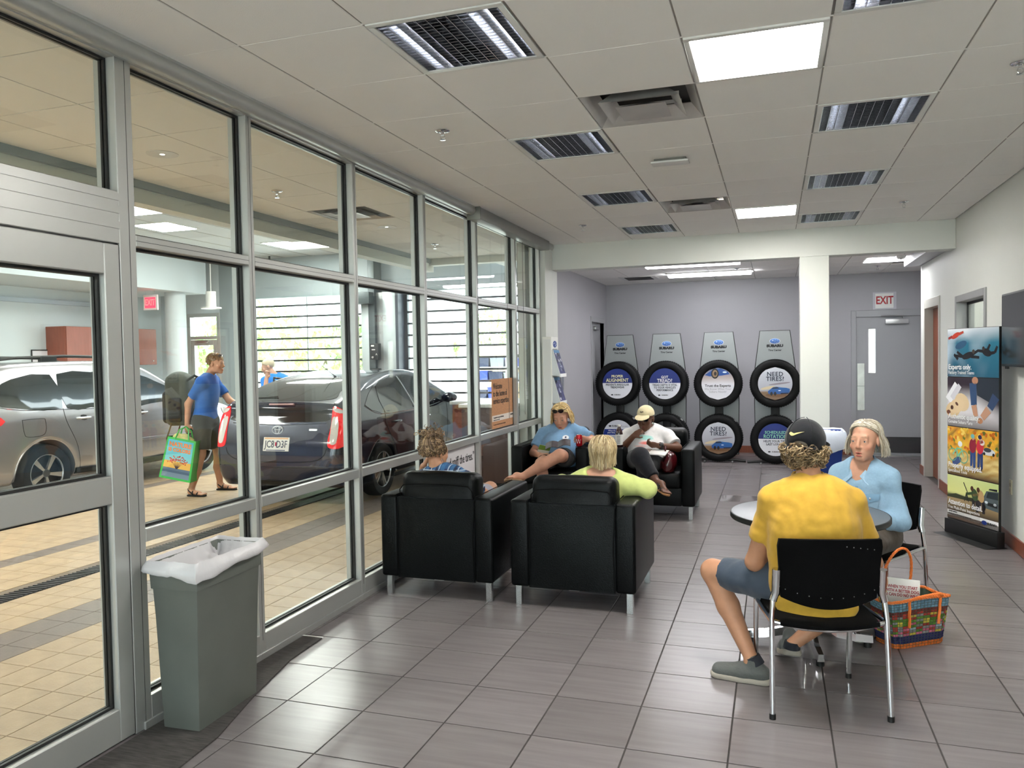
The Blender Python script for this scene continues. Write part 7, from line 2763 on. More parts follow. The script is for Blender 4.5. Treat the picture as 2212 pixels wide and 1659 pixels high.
def plaid(name):
    m = mat(name, C(30, 44, 86), .85, bump=.4, bs=10)
    nt = m.node_tree
    N, L = nt.nodes, nt.links
    b = N['Principled BSDF']
    tc = N.new('ShaderNodeTexCoord')
    sx = N.new('ShaderNodeSeparateXYZ')
    L.new(tc.outputs['Object'], sx.inputs[0])

    def stripe(ax, freq, thr, ph=0.):
        ad = N.new('ShaderNodeMath'); ad.operation = 'MULTIPLY_ADD'
        ad.inputs[1].default_value = freq; ad.inputs[2].default_value = ph
        L.new(sx.outputs[ax], ad.inputs[0])
        sn = N.new('ShaderNodeMath'); sn.operation = 'SINE'
        L.new(ad.outputs[0], sn.inputs[0])
        gt = N.new('ShaderNodeMath'); gt.operation = 'GREATER_THAN'; gt.inputs[1].default_value = thr
        L.new(sn.outputs[0], gt.inputs[0])
        return gt.outputs[0]

    cur = None
    for (ax, fq, th, ph, col, fac) in ((0, 96, .2, 0, C(52, 104, 150), .75), (2, 96, .2, 1, C(52, 104, 150), .55), (0, 96, .93, 2.6, C(190, 206, 220), .7), (2, 96, .95, 3.6, C(190, 206, 220), .6), (0, 48, .9, 0, C(14, 20, 44), .8), (2, 48, .9, .5, C(14, 20, 44), .7)):
        mm = N.new('ShaderNodeMix'); mm.data_type = 'RGBA'
        ml = N.new('ShaderNodeMath'); ml.operation = 'MULTIPLY'; ml.inputs[1].default_value = fac
        L.new(stripe(ax, fq, th, ph), ml.inputs[0])
        L.new(ml.outputs[0], mm.inputs[0])
        if cur is None:
            mm.inputs[6].default_value = C(30, 44, 86)
        else:
            L.new(cur, mm.inputs[6])
        mm.inputs[7].default_value = col
        cur = mm.outputs[2]
    L.new(cur, b.inputs['Base Color'])
    return m


S_ = SDF(.03)
P.torso(S_, J, .017, .175, .17, .17, .115, .01)
P.limb(S_, [J['shL'], V3(*J['shL']).lerp(V3(-2.515, 5.36, .745), .75)], [.064, .06], flat=True)
P.limb(S_, [J['shR'], V3(*J['shR']).lerp(V3(-2.02, 5.33, .63), .75)], [.064, .06], flat=True)
S_.ell(P.l((-2.312, 5.17, .855)), (.062, .062, .05), k=.01, sub=True)
PLD = plaid('navy_plaid')
sh = wrinkle(S_.build('plaid_shirt', PLD, P.t, .008, sm=2), 0.006, 22, 3)
MB().tube([P.l((-2.307 + .062 * math.cos(a), 5.158 + .06 * math.sin(a), .832 + .008 * math.sin(a))) for a in np.linspace(0, 2 * PI, 24)[:-1]], .014, 7, closed=True).build('collar', PLD, sh)
S_ = SDF(.03)
S_.ell(P.l((-2.19, 5.28, .54)), (.18, .15, .10))
P.limb(S_, [(-2.28, 5.3, .53), (-2.32, 5.62, .54)], [.098, .078], flat=True)
P.limb(S_, [(-2.10, 5.3, .53), (-2.118, 5.64, .58)], [.098, .078], flat=True)
S_.build('shorts', cloth('lilac_grey_cloth', C(150, 148, 160), .9), P.t, .01)
rr = random.Random(12)
spec = []
for q in range(330):          # swept up from the nape and temples to the crown
    phi = rr.choice([-1, 1]) * rr.uniform(.75, PI)
    th0 = rr.uniform(-.75, .2)
    pts = []
    g_ = .014 + rr.uniform(-.003, .006)
    for i in range(8):
        t = i / 7
        th = th0 + (1.15 - th0) * t
        ph = phi + (PI * (1 if phi > 0 else -1) - phi) * t * .55
        pts.append(((.073 + g_) * math.cos(th) * math.sin(ph), -.014 + (.092 + g_) * math.cos(th) * math.cos(ph), .034 + (.086 + g_) * math.sin(th)))
    spec.append((pts, .0028, .0045))
for q in range(300):          # loose curls on top and over the back
    c0 = Vector((rr.gauss(0, .042), -.045 + rr.gauss(0, .035), .118 + abs(rr.gauss(0, .022))))
    if q > 140:
        ph, el = rr.choice([-1, 1]) * rr.uniform(1.2, PI), rr.uniform(-.55, 1.0)
        c0 = Vector((.089 * math.cos(el) * math.sin(ph), -.014 + .108 * math.cos(el) * math.cos(ph), .034 + .1 * math.sin(el)))
    ax, ay, az = frame_of((rr.uniform(-1, 1), rr.uniform(-1, 1), rr.uniform(-1, 1)))
    r_ = rr.uniform(.009, .019)
    spec.append(([tuple(c0 + (ax * math.cos(a) + ay * math.sin(a)) * r_ + az * (a / 9 - .35) * .04) for a in np.linspace(0, 7, 12)], .0036, .0018))
P.strands(spec, [C(136, 108, 78), C(108, 84, 60), C(168, 142, 108), C(88, 68, 50)], 'pinned_hair', seed=5)
P.skullcap(C(104, 82, 60), .012, .06, -.075, .05)
MB().tube([P.q(.084, -.004, -.045 + .0), P.q(.087, .006, -.06), P.q(.084, .012, -.075), P.q(.082, .0, -.08), P.q(.083, -.01, -.065), P.q(.084, -.004, -.045)], .0014, 6).build('earring', CHROME, P.t)

# ================================================================ woman in the lime top
P = Person('person with short blond hair in a lime green top, seen from behind', (-1.14, 5.22, 0), C(199, 151, 127))
J = dict(pel=(-1.16, 5.27, .56), chest=(-1.12, 5.185, .67), neck=(-1.10, 5.15, .83), shL=(-1.275, 5.15, .765), shR=(-.925, 5.15, .765))
P.torso(P.B, J, 0, .17, .16, .165, .11, .01)
P.limb(P.B, [J['neck'], (-1.10, 5.16, .90)], [.05, .047])
P.head((-1.10, 5.18, .968), (-.1, 1), pitch=.05, sc=.97)
P.limb(P.B, [J['shL'], (-1.43, 5.32, .735)], [.046, .038])
P.limb(P.B, [(-1.43, 5.32, .735), (-1.36, 5.52, .66)], [.038, .026])
P.hand((-1.36, 5.52, .66), (.5, .8, -.2), (0, 0, -1), side=-1, curl=.6, sc=.92)
P.limb(P.B, [J['shR'], (-.80, 5.16, .735)], [.048, .042])
P.limb(P.B, [(-.80, 5.16, .735), (-.885, 5.42, .735)], [.042, .027])
P.hand((-.885, 5.42, .735), (-.1, 1, 0), (0, 0, -1), side=1, curl=.35, sc=.92)
for hp, kn, an in (((-1.24, 5.3, .53), (-1.26, 5.72, .53), (-1.26, 5.80, .08)), ((-1.06, 5.3, .53), (-1.02, 5.72, .53), (-1.0, 5.80, .08))):
    P.limb(P.B, [hp, kn], [.08, .056])
    P.limb(P.B, [kn, an], [.053, .033])
P.finish(.008)
LIM = cloth('lime_cotton', C(198, 208, 128), .8, bump=.5, bs=8)
S_ = SDF(.03)
P.torso(S_, J, .015, .175, .165, .168, .112, .01)
P.limb(S_, [J['shL'], (-1.43, 5.32, .735), (-1.38, 5.46, .68)], [.06, .052, .045], flat=True)
P.limb(S_, [J['shR'], (-.80, 5.16, .735), (-.87, 5.36, .735)], [.062, .058, .048], flat=True)
S_.ell(P.l((-1.10, 5.10, .865)), (.105, .085, .062), k=.014, sub=True)
wrinkle(S_.build('lime_top', LIM, P.t, .008, sm=2), 0.006, 22, 4)
S_ = SDF(.03)
S_.ell(P.l((-1.15, 5.28, .54)), (.18, .15, .10))
for hp, kn, an in (((-1.24, 5.3, .53), (-1.26, 5.72, .535), (-1.26, 5.80, .1)), ((-1.06, 5.3, .53), (-1.02, 5.72, .535), (-1.0, 5.80, .1))):
    P.limb(S_, [hp, kn], [.096, .07])
    P.limb(S_, [kn, an], [.066, .052], flat=True)
S_.build('trousers', cloth('dark_trousers', C(40, 42, 50), .9), P.t, .012)
for a, b in (((-1.26, 5.77, 0), (-1.27, 6.0, 0)), ((-1.0, 5.77, 0), (-.99, 6.0, 0))):
    shoe(P, a, b, col=cloth('taupe_shoe', C(110, 104, 100), .8), sole=SOL, w=.04)
rr = random.Random(21)
spec = []
for q in range(620):
    phi = rr.uniform(-PI, PI)
    sg = 1 if phi > 0 else -1
    if abs(phi) < .9:
        spec.append((ell_strand(sg * rr.uniform(1.1, 1.4), 1.3, .35, rr.uniform(.0, .04), rr, .014, sweep=-sg * .9), .0042, .0016))
    else:
        k = (abs(phi) - .9) / (PI - .9)
        spec.append((ell_strand(phi, rr.uniform(.7, 1.5), rr.uniform(-.35, -.1), -.055 - .05 * k + rr.uniform(-.014, .012), rr, .017 + .008 * k, flare=-.30 * k, curl=rr.uniform(-.6, .6), sweep=rr.uniform(-.5, .5)), .0044, .0016))
P.strands(spec, [C(194, 172, 130), C(172, 148, 108), C(208, 192, 156), C(142, 120, 88)], 'blond_hair', seed=6)
P.skullcap(C(178, 150, 104), .012, .06, -.075, .055)
for sg in (-1, 1):
    cx_ = sg * .084
    MB().tube([P.q(cx_, -.004 + .013 * math.sin(a), -.056 + .015 * math.cos(a)) for a in np.linspace(0, 2 * PI, 15)[:-1]], .0022, 6, closed=True).build('earring', CHROME, P.t)

# ================================================================ woman in the light blue t-shirt
P = Person('blond woman in a light blue t-shirt reading in the far armchair', (-2.2, 8.0, 0), C(201, 149, 124))
J = dict(pel=(-2.19, 8.07, .55), chest=(-2.165, 8.15, .725), neck=(-2.155, 8.13, .865), shL=(-1.955, 8.11, .80), shR=(-2.365, 8.11, .795))
P.torso(P.B, J, 0, .19, .19, .185, .125, .04)
P.limb(P.B, [J['neck'], (-2.155, 8.095, .93)], [.052, .05])
P.head((-2.155, 8.055, .985), (-.03, -1), pitch=.42, roll=.05, sc=1.06, lip=C(176, 92, 88), brow=C(150, 116, 80), jaw=1.12)
elR, wrR = (-2.445, 7.98, .60), (-2.32, 7.80, .60)
elL, wrL = (-1.80, 8.03, .735), (-1.83, 7.885, .765)
P.limb(P.B, [J['shR'], elR], [.052, .044])
P.limb(P.B, [elR, wrR], [.044, .03])
P.hand(wrR, (.75, -.55, .1), (.2, .3, -.9), side=-1, curl=1.2, sc=1.05)
P.limb(P.B, [J['shL'], elL], [.052, .044])
P.limb(P.B, [elL, wrL], [.044, .03])
P.hand((-1.835, 7.875, .762), (-1, -.1, .05), (0, -1, 0), side=-1, curl=.8, sc=1.0)
P.limb(P.B, [(-2.28, 8.0, .53), (-2.25, 7.60, .535)], [.088, .064])
P.limb(P.B, [(-2.25, 7.60, .535), (-2.22, 7.57, .35), (-2.18, 7.55, .09)], [.06, .058, .036])
P.limb(P.B, [(-2.10, 8.0, .555), (-2.05, 7.585, .63)], [.088, .064])
P.limb(P.B, [(-2.05, 7.585, .63), (-2.21, 7.50, .54), (-2.39, 7.40, .43)], [.062, .06, .036])
sandal(P, (-2.39, 7.40, .43), (-2.385, 7.37, .385), (-2.50, 7.2, .42), up=(-.5, -.1, .8), straps=False, col=mat('sandal_tan', C(150, 120, 90), .7))
sandal(P, (-2.18, 7.55, .09), (-2.18, 7.59, .006), (-2.18, 7.34, .006), straps=True, col=MATS['sandal_tan'])
P.finish(.007)
BLT = cloth('light_blue_cotton', C(128, 168, 206), .85, bump=.6, bs=7)
S_ = SDF(.03)
P.torso(S_, J, .015, .195, .20, .19, .13, .045)
P.limb(S_, [J['shR'], V3(*J['shR']).lerp(V3(*elR), .72)], [.066, .074], flat=True)
P.limb(S_, [J['shL'], V3(*J['shL']).lerp(V3(*elL), .72)], [.066, .074], flat=True)
S_.ell(P.l((-2.155, 8.085, .915)), (.07, .075, .05), k=.012, sub=True)
sh = wrinkle(S_.build('t_shirt', BLT, P.t, .0075, sm=2), 0.008, 20, 5)
bv = bvh_of(sh)
MB().tube([P.l((-2.155 + .07 * math.cos(a), 8.09 + .066 * math.sin(a), .885 + .014 * math.sin(a))) for a in np.linspace(0, 2 * PI, 26)[:-1]], .007, 6, closed=True).build('collar', BLT, sh)
O = P.l((-2.085, 8.0, .76))
bd = patch(P, bv, O, (1, 0, 0), (0, .2, 1), [(.03 * math.cos(a), .026 * math.sin(a)) for a in np.linspace(0, 2 * PI, 13)[:-1]], mat('badge_white', C(226, 230, 234), .7), .004, 3, sh, 'badge', 2)
patch(P, bv, O, (1, 0, 0), (0, .2, 1), [(.009, .0), (.0, .012), (-.009, 0), (0, -.01)], mat('badge_navy', C(50, 60, 90), .7), .007, 2, bd, 'badge_mark', 2)
SKI = cloth('dark_skirt', C(44, 38, 38), .9)
S_ = SDF(.03)
S_.ell(P.l((-2.19, 8.05, .54)), (.205, .17, .11))
P.limb(S_, [(-2.28, 8.0, .53), (-2.255, 7.72, .53)], [.104, .086], flat=True)
P.limb(S_, [(-2.10, 8.0, .555), (-2.065, 7.71, .605)], [.104, .084], flat=True)
wrinkle(S_.build('skirt', SKI, P.t, .01), 0.004, 22, 12)
rr = random.Random(31)
spec = []
for q in range(560):
    phi = rr.uniform(-PI, PI)
    sg = 1 if phi > 0 else -1
    if abs(phi) < 1.2:
        sg = 1 if rr.random() < .65 else -1
        spec.append((ell_strand(sg * rr.uniform(1.25, 1.7), rr.uniform(.7, 1.3), rr.uniform(.0, .3), rr.uniform(-.065, -.01), rr, .015, flare=.14, sweep=-sg * rr.uniform(.9, 1.5)), .0048, .0018))
    else:
        spec.append((ell_strand(phi, rr.uniform(1.0, 1.5), rr.uniform(-.2, .1), rr.uniform(-.09, -.06), rr, .020, flare=.2, curl=rr.uniform(-1.4, 1.4)), .0048, .0018))
P.strands(spec, [C(226, 196, 136), C(206, 172, 110), C(238, 216, 168), C(184, 150, 96)], 'blond_hair', seed=7)
P.skullcap(C(206, 174, 118), .012, .074, -.07, .052)


def sunglasses(P, z, y, m_l, m_f, sc=1., tilt=.2, name='sunglasses', lab=None):
    g = link(name, None, P.t)
    for sg in (-1, 1):
        pts = [(sg * (.033 + .027 * math.cos(a)) * sc, y - .012 * abs(math.cos(a)) * (1 if math.cos(a) > 0 else 0), z + (.021 * math.sin(a)) * sc) for a in np.linspace(0, 2 * PI, 18)[:-1]]
        MB().poly([P.q(*p) for p in pts]).poly([P.q(p[0] * .97, p[1] - .003, p[2]) for p in pts]).build('lens', m_l, g)
        MB().tube([P.q(*p) for p in pts], .0032 * sc, 6, closed=True).build('frame', m_f, g)
        MB().tube([P.q(sg * .059 * sc, y - .012, z + .006), P.q(sg * .076, y * .55, z + .004), P.q(sg * .08, -.01, z - .004)], .0026, 6).build('temple', m_f, g)
    MB().tube([P.q(-.008, y + .001, z + .006), P.q(0, y + .003, z + .009), P.q(.008, y + .001, z + .006)], .0026, 6).build('bridge', m_f, g)
    return g


DKL = mat('dark_lens', C(18, 14, 14), .08, spec=.7)
sunglasses(P, .098, .078, DKL, BLACK, .95)
for k, (pos, rot) in enumerate((((-2.26, 7.74, .665), (.5, .25, .5)),)):
    lf2 = thing('leaflet', 'green and white folded leaflet in the hand of the reading woman', 'leaflet', pos)
    lf2.rotation_euler = rot
    m = MB()
    m.box(-.06, .06, -.0015, .0015, -.04, .05, C(222, 224, 214))
    m.poly([(-.06, -.0022, -.01), (.06, -.0022, .0), (.06, -.0022, .05), (-.06, -.0022, .05)], C(110, 150, 60))
    m.build('sheet', PRINT, lf2, smooth=0)
mgz = thing('open_magazine', 'dark open magazine lying across the lap of the reading woman', 'magazine', (-2.11, 7.74, .715))
mgz.rotation_euler = (.25, -.15, .2)
for sg in (-1, 1):
    m = MB()
    for i in range(6):
        a, b = i / 6 * .13, (i + 1) / 6 * .13
        za, zb = .02 * math.sin(i / 6 * PI), .02 * math.sin((i + 1) / 6 * PI)
        m.add([(sg * a, -.09, za), (sg * b, -.09, zb), (sg * b, .09, zb), (sg * a, .09, za), (sg * a, -.09, za + .004), (sg * b, -.09, zb + .004), (sg * b, .09, zb + .004), (sg * a, .09, za + .004)], [(0, 1, 2, 3), (4, 7, 6, 5), (0, 4, 5, 1), (3, 2, 6, 7), (1, 5, 6, 2)])
    m.build('page', mat('magazine_dark', C(74, 70, 74), .4, var=.4, vs=30), mgz)
cn = thing('soda_can', 'red soda can held on the arm of the far armchair', 'can', (-1.905, 7.812, .697))
MB().lathe([(0, .004), (.022, .0), (.026, .002), (.033, .012), (.033, .10), (.028, .116), (.027, .12), (.025, .118), (0, .116)], 28).build('shell', mat('can_red', C(178, 22, 34), .25, .5), cn)
MB().lathe([(0, .1165), (.026, .1175), (.0275, .121), (.0262, .122), (.0245, .1185), (0, .1183)], 28).build('lid', CHROME, cn)
m = MB()
for q in range(16):
    a = -2.4 + q * .1
    zz = .055 + .018 * math.sin(q * .9)
    pts = [(.0338 * math.cos(a + d_), .0338 * math.sin(a + d_), zz + h_) for d_, h_ in ((0, -.005), (.1, -.005 + .016 * (math.sin((q + 1) * .9) - math.sin(q * .9))), (.1, .006), (0, .006))]
    m.poly(pts)
m.build('script_band', INKW, cn)

# ================================================================ woman in the cream cap
P = Person('woman in a cream cap and white printed t-shirt eating in the far armchair', (-1.2, 8.0, 0), DARKS)
J = dict(pel=(-1.26, 8.07, .55), chest=(-1.255, 8.15, .72), neck=(-1.255, 8.13, .855), shL=(-1.05, 8.11, .785), shR=(-1.455, 8.11, .79))
P.torso(P.B, J, 0, .18, .18, .18, .12, .03)
P.limb(P.B, [J['neck'], (-1.258, 8.10, .92)], [.05, .048])
P.head((-1.262, 8.06, .968), (-.16, -1), pitch=.12, sc=1.02, lip=C(120, 66, 60), brow=C(30, 20, 16), eyes=C(30, 20, 14))
elR, wrR = (-1.50, 7.95, .655), (-1.365, 7.905, .80)
elL, wrL = (-.935, 8.0, .68), (-1.11, 7.86, .715)
P.limb(P.B, [J['shR'], elR], [.048, .041])
P.limb(P.B, [elR, wrR], [.041, .028])
P.hand(wrR, (.72, .05, .52), (.3, .9, -.3), side=-1, curl=1.1, sc=.92)
P.limb(P.B, [J['shL'], elL], [.048, .041])
P.limb(P.B, [elL, wrL], [.041, .028])
P.hand(wrL, (-.85, -.2, .2), (-.1, .6, .6), side=1, curl=1.3, sc=.98)
P.limb(P.B, [(-1.18, 8.0, .53), (-1.20, 7.60, .53)], [.085, .062])
P.limb(P.B, [(-1.20, 7.60, .53), (-1.24, 7.62, .09)], [.06, .035])
P.limb(P.B, [(-1.36, 8.0, .555), (-1.245, 7.585, .63)], [.085, .062])
P.limb(P.B, [(-1.245, 7.585, .63), (-1.15, 7.50, .52), (-1.06, 7.42, .41)], [.06, .056, .034])
sandal(P, (-1.06, 7.42, .41), (-1.06, 7.44, .355), (-.945, 7.25, .325), up=(.35, -.15, .9), col=BLACK, solec=mat('cork', C(168, 122, 80), .8))
sandal(P, (-1.24, 7.62, .09), (-1.24, 7.66, .006), (-1.24, 7.41, .006), col=BLACK, solec=MATS['cork'])
P.finish(.007)
WTS = cloth('white_cotton_print', C(226, 224, 224), .85, bump=.55, bs=7, vcol=True)
S_ = SDF(.03)
P.torso(S_, J, .015, .185, .19, .185, .125, .035)
P.limb(S_, [J['shR'], V3(*J['shR']).lerp(V3(*elR), .78)], [.064, .074], flat=True)
P.limb(S_, [J['shL'], V3(*J['shL']).lerp(V3(*elL), .72)], [.064, .074], flat=True)
S_.ell(P.l((-1.258, 8.085, .905)), (.068, .07, .048), k=.012, sub=True)
for x, z, rx, rz_, c in ((-1.27, 0.785, .10, .022, C(168, 220, 214)), (-1.23, 0.770, .07, .016, C(168, 220, 214)), (-1.25, 0.725, .105, .034, C(238, 96, 84)), (-1.28, 0.695, .11, .03, C(240, 104, 90)), (-1.24, 0.655, .115, .028, C(242, 120, 70)), (-1.21, 0.642, .04, .014, C(70, 80, 130)), (-1.27, 0.715, .09, .004, C(244, 226, 220)), (-1.25, 0.675, .1, .004, C(244, 226, 220))):
    S_.paint(P.l((x, 8.0, z)), (rx, .1, rz_), c, .25)
sh = wrinkle(S_.build('t_shirt', WTS, P.t, .0065, C(228, 226, 226), sm=2), 0.007, 20, 6)
MB().tube([P.l((-1.258 + .068 * math.cos(a), 8.088 + .064 * math.sin(a), .876 + .013 * math.sin(a))) for a in np.linspace(0, 2 * PI, 26)[:-1]], .0065, 6, closed=True).build('collar', cloth('white_cotton', C(228, 226, 226), .85), sh)
BPA = cloth('black_leggings', C(26, 27, 34), .85, bs=16)
S_ = SDF(.03)
S_.ell(P.l((-1.26, 8.05, .54)), (.20, .17, .11))
P.limb(S_, [(-1.18, 8.0, .53), (-1.20, 7.60, .535), (-1.235, 7.62, .22)], [.102, .08, .058], flat=True)
P.limb(S_, [(-1.36, 8.0, .555), (-1.245, 7.585, .632), (-1.10, 7.455, .46)], [.102, .09, .06], flat=True)
wrinkle(S_.build('leggings', BPA, P.t, .009, sm=2), 0.003, 22, 11)
CRM = cloth('cream_cap_cloth', C(222, 208, 170), .85, bs=20, bump=.25)
S_ = SDF(.012)
S_.ell(P.q(0, -.01, .046), (.088, .106, .092), P.HR)
S_.cut(P.q(0, 0, .032), P.HR @ Vector((0, .05, -1)))
cp = S_.build('cap', CRM, P.t, .006, sm=2)
S_ = SDF(.01)
S_.ell(P.q(0, .108, .036), (.078, .075, .009), P.HR @ Euler((-.32, 0, 0)).to_matrix())
S_.build('brim', CRM, cp, .006)
bv = bvh_of(cp)
patch(P, bv, P.q(.01, .1, .085), P.HR @ Vector((-1, 0, 0)), P.HR @ Vector((0, -.3, .95)), [(-.02, 0), (-.01, .012), (.0, .004), (.008, .012), (.022, .002), (.01, -.004), (0, -.008), (-.012, -.004)], mat('cap_print', C(110, 96, 80), .8), .003, 3, cp, 'cap_mark', 2)
sunglasses(P, .006, .098, DKL, mat('amber_frame', C(70, 40, 24), .3), .95)
for sg in (-1, 1):
    MB().ball(P.q(sg * .082, .0, -.052), .008, 10, 8).build('earring', CHROME, P.t)
S_ = SDF(.01)
S_.ell(P.q(0, -.03, .0), (.082, .088, .07), P.HR)
S_.cut(P.q(0, .0, .02), P.HR @ Vector((0, .8, -.1)))
S_.build('short_hair', HAIRM, P.t, .008, C(40, 34, 32))
wv = Vector(elL).lerp(Vector(wrL), .86)
wd = (Vector(wrL) - Vector(elL)).normalized()
ws2 = link('wristwatch', None, P.t, P.l(wv))
MB().cyl(-wd * .012, wd * .012, .036, n=20).build('strap', BLACK, ws2)
MB().ball((0, -.034, .012), (.016, .008, .016), 12, 8).build('dial', DKL, ws2)
MB().tube([P.l((-1.088, 7.445, .44)) + Vector((.038 * math.cos(a), .03 * math.sin(a), .025 * math.sin(a))) for a in np.linspace(0, 2 * PI, 17)[:-1]], .0022, 6, closed=True).build('anklet', CHROME, P.t)
lap = thing('lap_magazine', 'open magazine and white paper on the lap of the woman in the cream cap', 'magazine', (-1.18, 7.80, .655))
lap.rotation_euler = (.12, .05, -.1)
m = MB()
m.box(-.17, .0, -.1, .1, 0, .008, C(150, 130, 124))
m.box(.0, .17, -.1, .1, .0, .010, C(232, 230, 228))
rr = random.Random(3)
for q in range(14):
    x, y = rr.uniform(-.16, -.05), rr.uniform(-.09, .05)
    m.poly([(x, y, .0088), (x + .04, y, .0088), (x + .04, y + .03, .0088), (x, y + .03, .0088)], [C(90, 60, 60), C(60, 66, 90), C(220, 214, 206)][q % 3])
m.build('pages', PRINT, lap, smooth=0)
bgb = thing('burgundy_bag', 'shiny burgundy handbag beside the woman in the cream cap', 'handbag', (-1.0, 7.88, .455))
S_ = SDF(.03)
S_.ell((0, 0, .1), (.075, .12, .11)).ell((-.02, -.05, .06), (.07, .08, .08)).cut((0, 0, 0.0), (0, 0, -1))
S_.build('pouch', mat('burgundy_leather', C(70, 16, 22), .2, bump=.6, bs=16, coat=.5), bgb, .01)
MB().tube([(-.03, -.08, .16), (-.04, -.02, .25), (-.02, .06, .24), (0, .1, .16)], .008, 8).build('strap', MATS['burgundy_leather'], bgb)
bt = thing('drink_bottle', 'dark drink bottle with white label on the armchair arm', 'bottle', (-1.50, 7.86, .697))
MB().lathe([(0, .0), (.034, .0), (.037, .006), (.037, .135), (.03, .165), (.016, .19), (.0155, .205), (0, .205)], 24).build('bottle', mat('dark_juice', C(46, 20, 24), .08, spec=.7), bt)
MB().lathe([(.0376, .02), (.0376, .125)], 24).build('label', mat('label_white', C(224, 222, 220), .5), bt)
for k in range(6):
    MB().box(-.018, .018, -.0384, -.0376, .035 + k * .014, .039 + k * .014).build('label_print', INK, bt)
MB().lathe([(0, .205), (.0175, .205), (.0175, .222), (0, .224)], 20).build('bottle_cap', WPAINT, bt)

# ================================================================ walking man in the drive
P = Person('man in a blue t-shirt with a backpack walking past the silver car', (-6.7, 8.0, 0), C(196, 144, 115))
F = Vector((.948, .318, 0))
Rr = Vector((.318, -.948, 0))
J = dict(pel=(-6.70, 8.0, .94), chest=(-6.67, 8.01, 1.24), neck=(-6.635, 8.02, 1.46), shL=(-6.71, 8.20, 1.39), shR=(-6.60, 7.84, 1.39))
P.torso(P.B, J, 0, .16, .145, .165, .10, .0)
P.limb(P.B, [J['neck'], (-6.60, 8.03, 1.53)], [.055, .052])
P.head((-6.555, 8.045, 1.61), (.97, .22), pitch=.08, sc=1.02, fem=False, brow=C(120, 90, 60))
elR, wrR = (-6.80, 7.83, 1.12), (-6.80, 7.80, .88)
elL, wrL = (-6.52, 8.24, 1.14), (-6.28, 8.16, 1.07)
P.limb(P.B, [J['shR'], elR, wrR], [.05, .042, .029])
P.hand(wrR, (.05, -.02, -1), (-.2, .9, 0), side=1, curl=1.4)
P.limb(P.B, [J['shL'], elL, wrL], [.05, .042, .029])
P.hand(wrL, (.9, -.2, -.1), (0, .2, -1), side=1, curl=.6)
P.limb(P.B, [(-6.66, 7.92, .92), (-6.66, 7.86, .50)], [.088, .056])
P.limb(P.B, [(-6.66, 7.86, .50), (-6.71, 7.83, .30), (-6.755, 7.79, .09)], [.055, .056, .034])
P.limb(P.B, [(-6.72, 8.09, .92), (-6.66, 8.17, .50)], [.088, .056])
P.limb(P.B, [(-6.66, 8.17, .50), (-6.69, 8.2, .30), (-6.70, 8.24, .09)], [.055, .056, .034])
sandal(P, (-6.755, 7.79, .09), (-6.80, 7.77, .006), (-6.55, 7.79, .006), col=mat('sandal_black', C(22, 20, 20), .8))
sandal(P, (-6.70, 8.24, .09), (-6.745, 8.23, .006), (-6.49, 8.29, .006), col=MATS['sandal_black'])
P.finish(.008)
BLU = cloth('royal_blue_cotton', C(34, 96, 176), .85)
S_ = SDF(.03)
P.torso(S_, J, .018, .165, .155, .17, .105, .0)
P.limb(S_, [J['shR'], V3(*J['shR']).lerp(V3(*elR), .7)], [.064, .066], flat=True)
P.limb(S_, [J['shL'], V3(*J['shL']).lerp(V3(*elL), .7)], [.064, .066], flat=True)
S_.ell(P.l((-6.62, 8.025, 1.51)), (.068, .068, .05), k=.012, sub=True)
S_.cut(P.l((0, 0, .83)), (0, 0, -1))
wrinkle(S_.build('t_shirt', BLU, P.t, .01, sm=2), 0.008, 18, 7)
GSS = cloth('charcoal_shorts', C(60, 62, 60), .85)
S_ = SDF(.03)
S_.ell(P.l((-6.70, 8.0, .90)), (.15, .19, .13))
P.limb(S_, [(-6.66, 7.92, .92), (-6.66, 7.87, .56)], [.11, .10], flat=True)
P.limb(S_, [(-6.72, 8.09, .92), (-6.66, 8.16, .56)], [.11, .10], flat=True)
wrinkle(S_.build('shorts', GSS, P.t, .011, sm=2), 0.006, 22, 9)
rr = random.Random(41)
spec = []
for q in range(300):
    phi = rr.uniform(-PI, PI)
    th = rr.uniform(-.35 if abs(phi) > 1.6 else .35, 1.5)
    pts = []
    for i in range(4):
        t2 = th - .12 * i
        pts.append(((.078 + .003 * i) * math.cos(t2) * math.sin(phi), -.014 + (.097 + .003 * i) * math.cos(t2) * math.cos(phi), .036 + (.088 + .003 * i) * math.sin(t2)))
    spec.append((pts, .005, .003))
P.strands(spec, [C(132, 104, 68), C(110, 86, 56), C(150, 122, 84)], 'short_hair', seed=9)
P.skullcap(C(118, 92, 60), .006, .055, -.05, .055)
sunglasses(P, .095, .07, DKL, BLACK, .9)
MB().cyl(P.l(V3(*elL).lerp(V3(*wrL), .86)), P.l(V3(*elL).lerp(V3(*wrL), .96)), .036, n=18).build('wristwatch', BLACK, P.t)
bpk = thing('backpack', 'large grey green hiking backpack worn by the walking man', 'backpack', (-6.98, 7.93, .80))
GRN_ = cloth('pack_olive', C(74, 76, 68), .85, bs=12)
RB = Matrix((F, -Rr, Vector((0, 0, 1)))).transposed()
S_ = SDF(.05)
S_.box((-.02, 0, .36), (.15, .16, .31), RB, .08).ell((-.03, 0, .62), (.13, .14, .10), RB)
S_.build('main_sack', GRN_, bpk, .012)
S_ = SDF(.03)
c = RB @ Vector((-.15, 0, .28))
S_.box(tuple(c), (.06, .12, .2), RB, .05)
S_.build('front_pocket', cloth('pack_black', C(34, 36, 36), .8), bpk, .012)
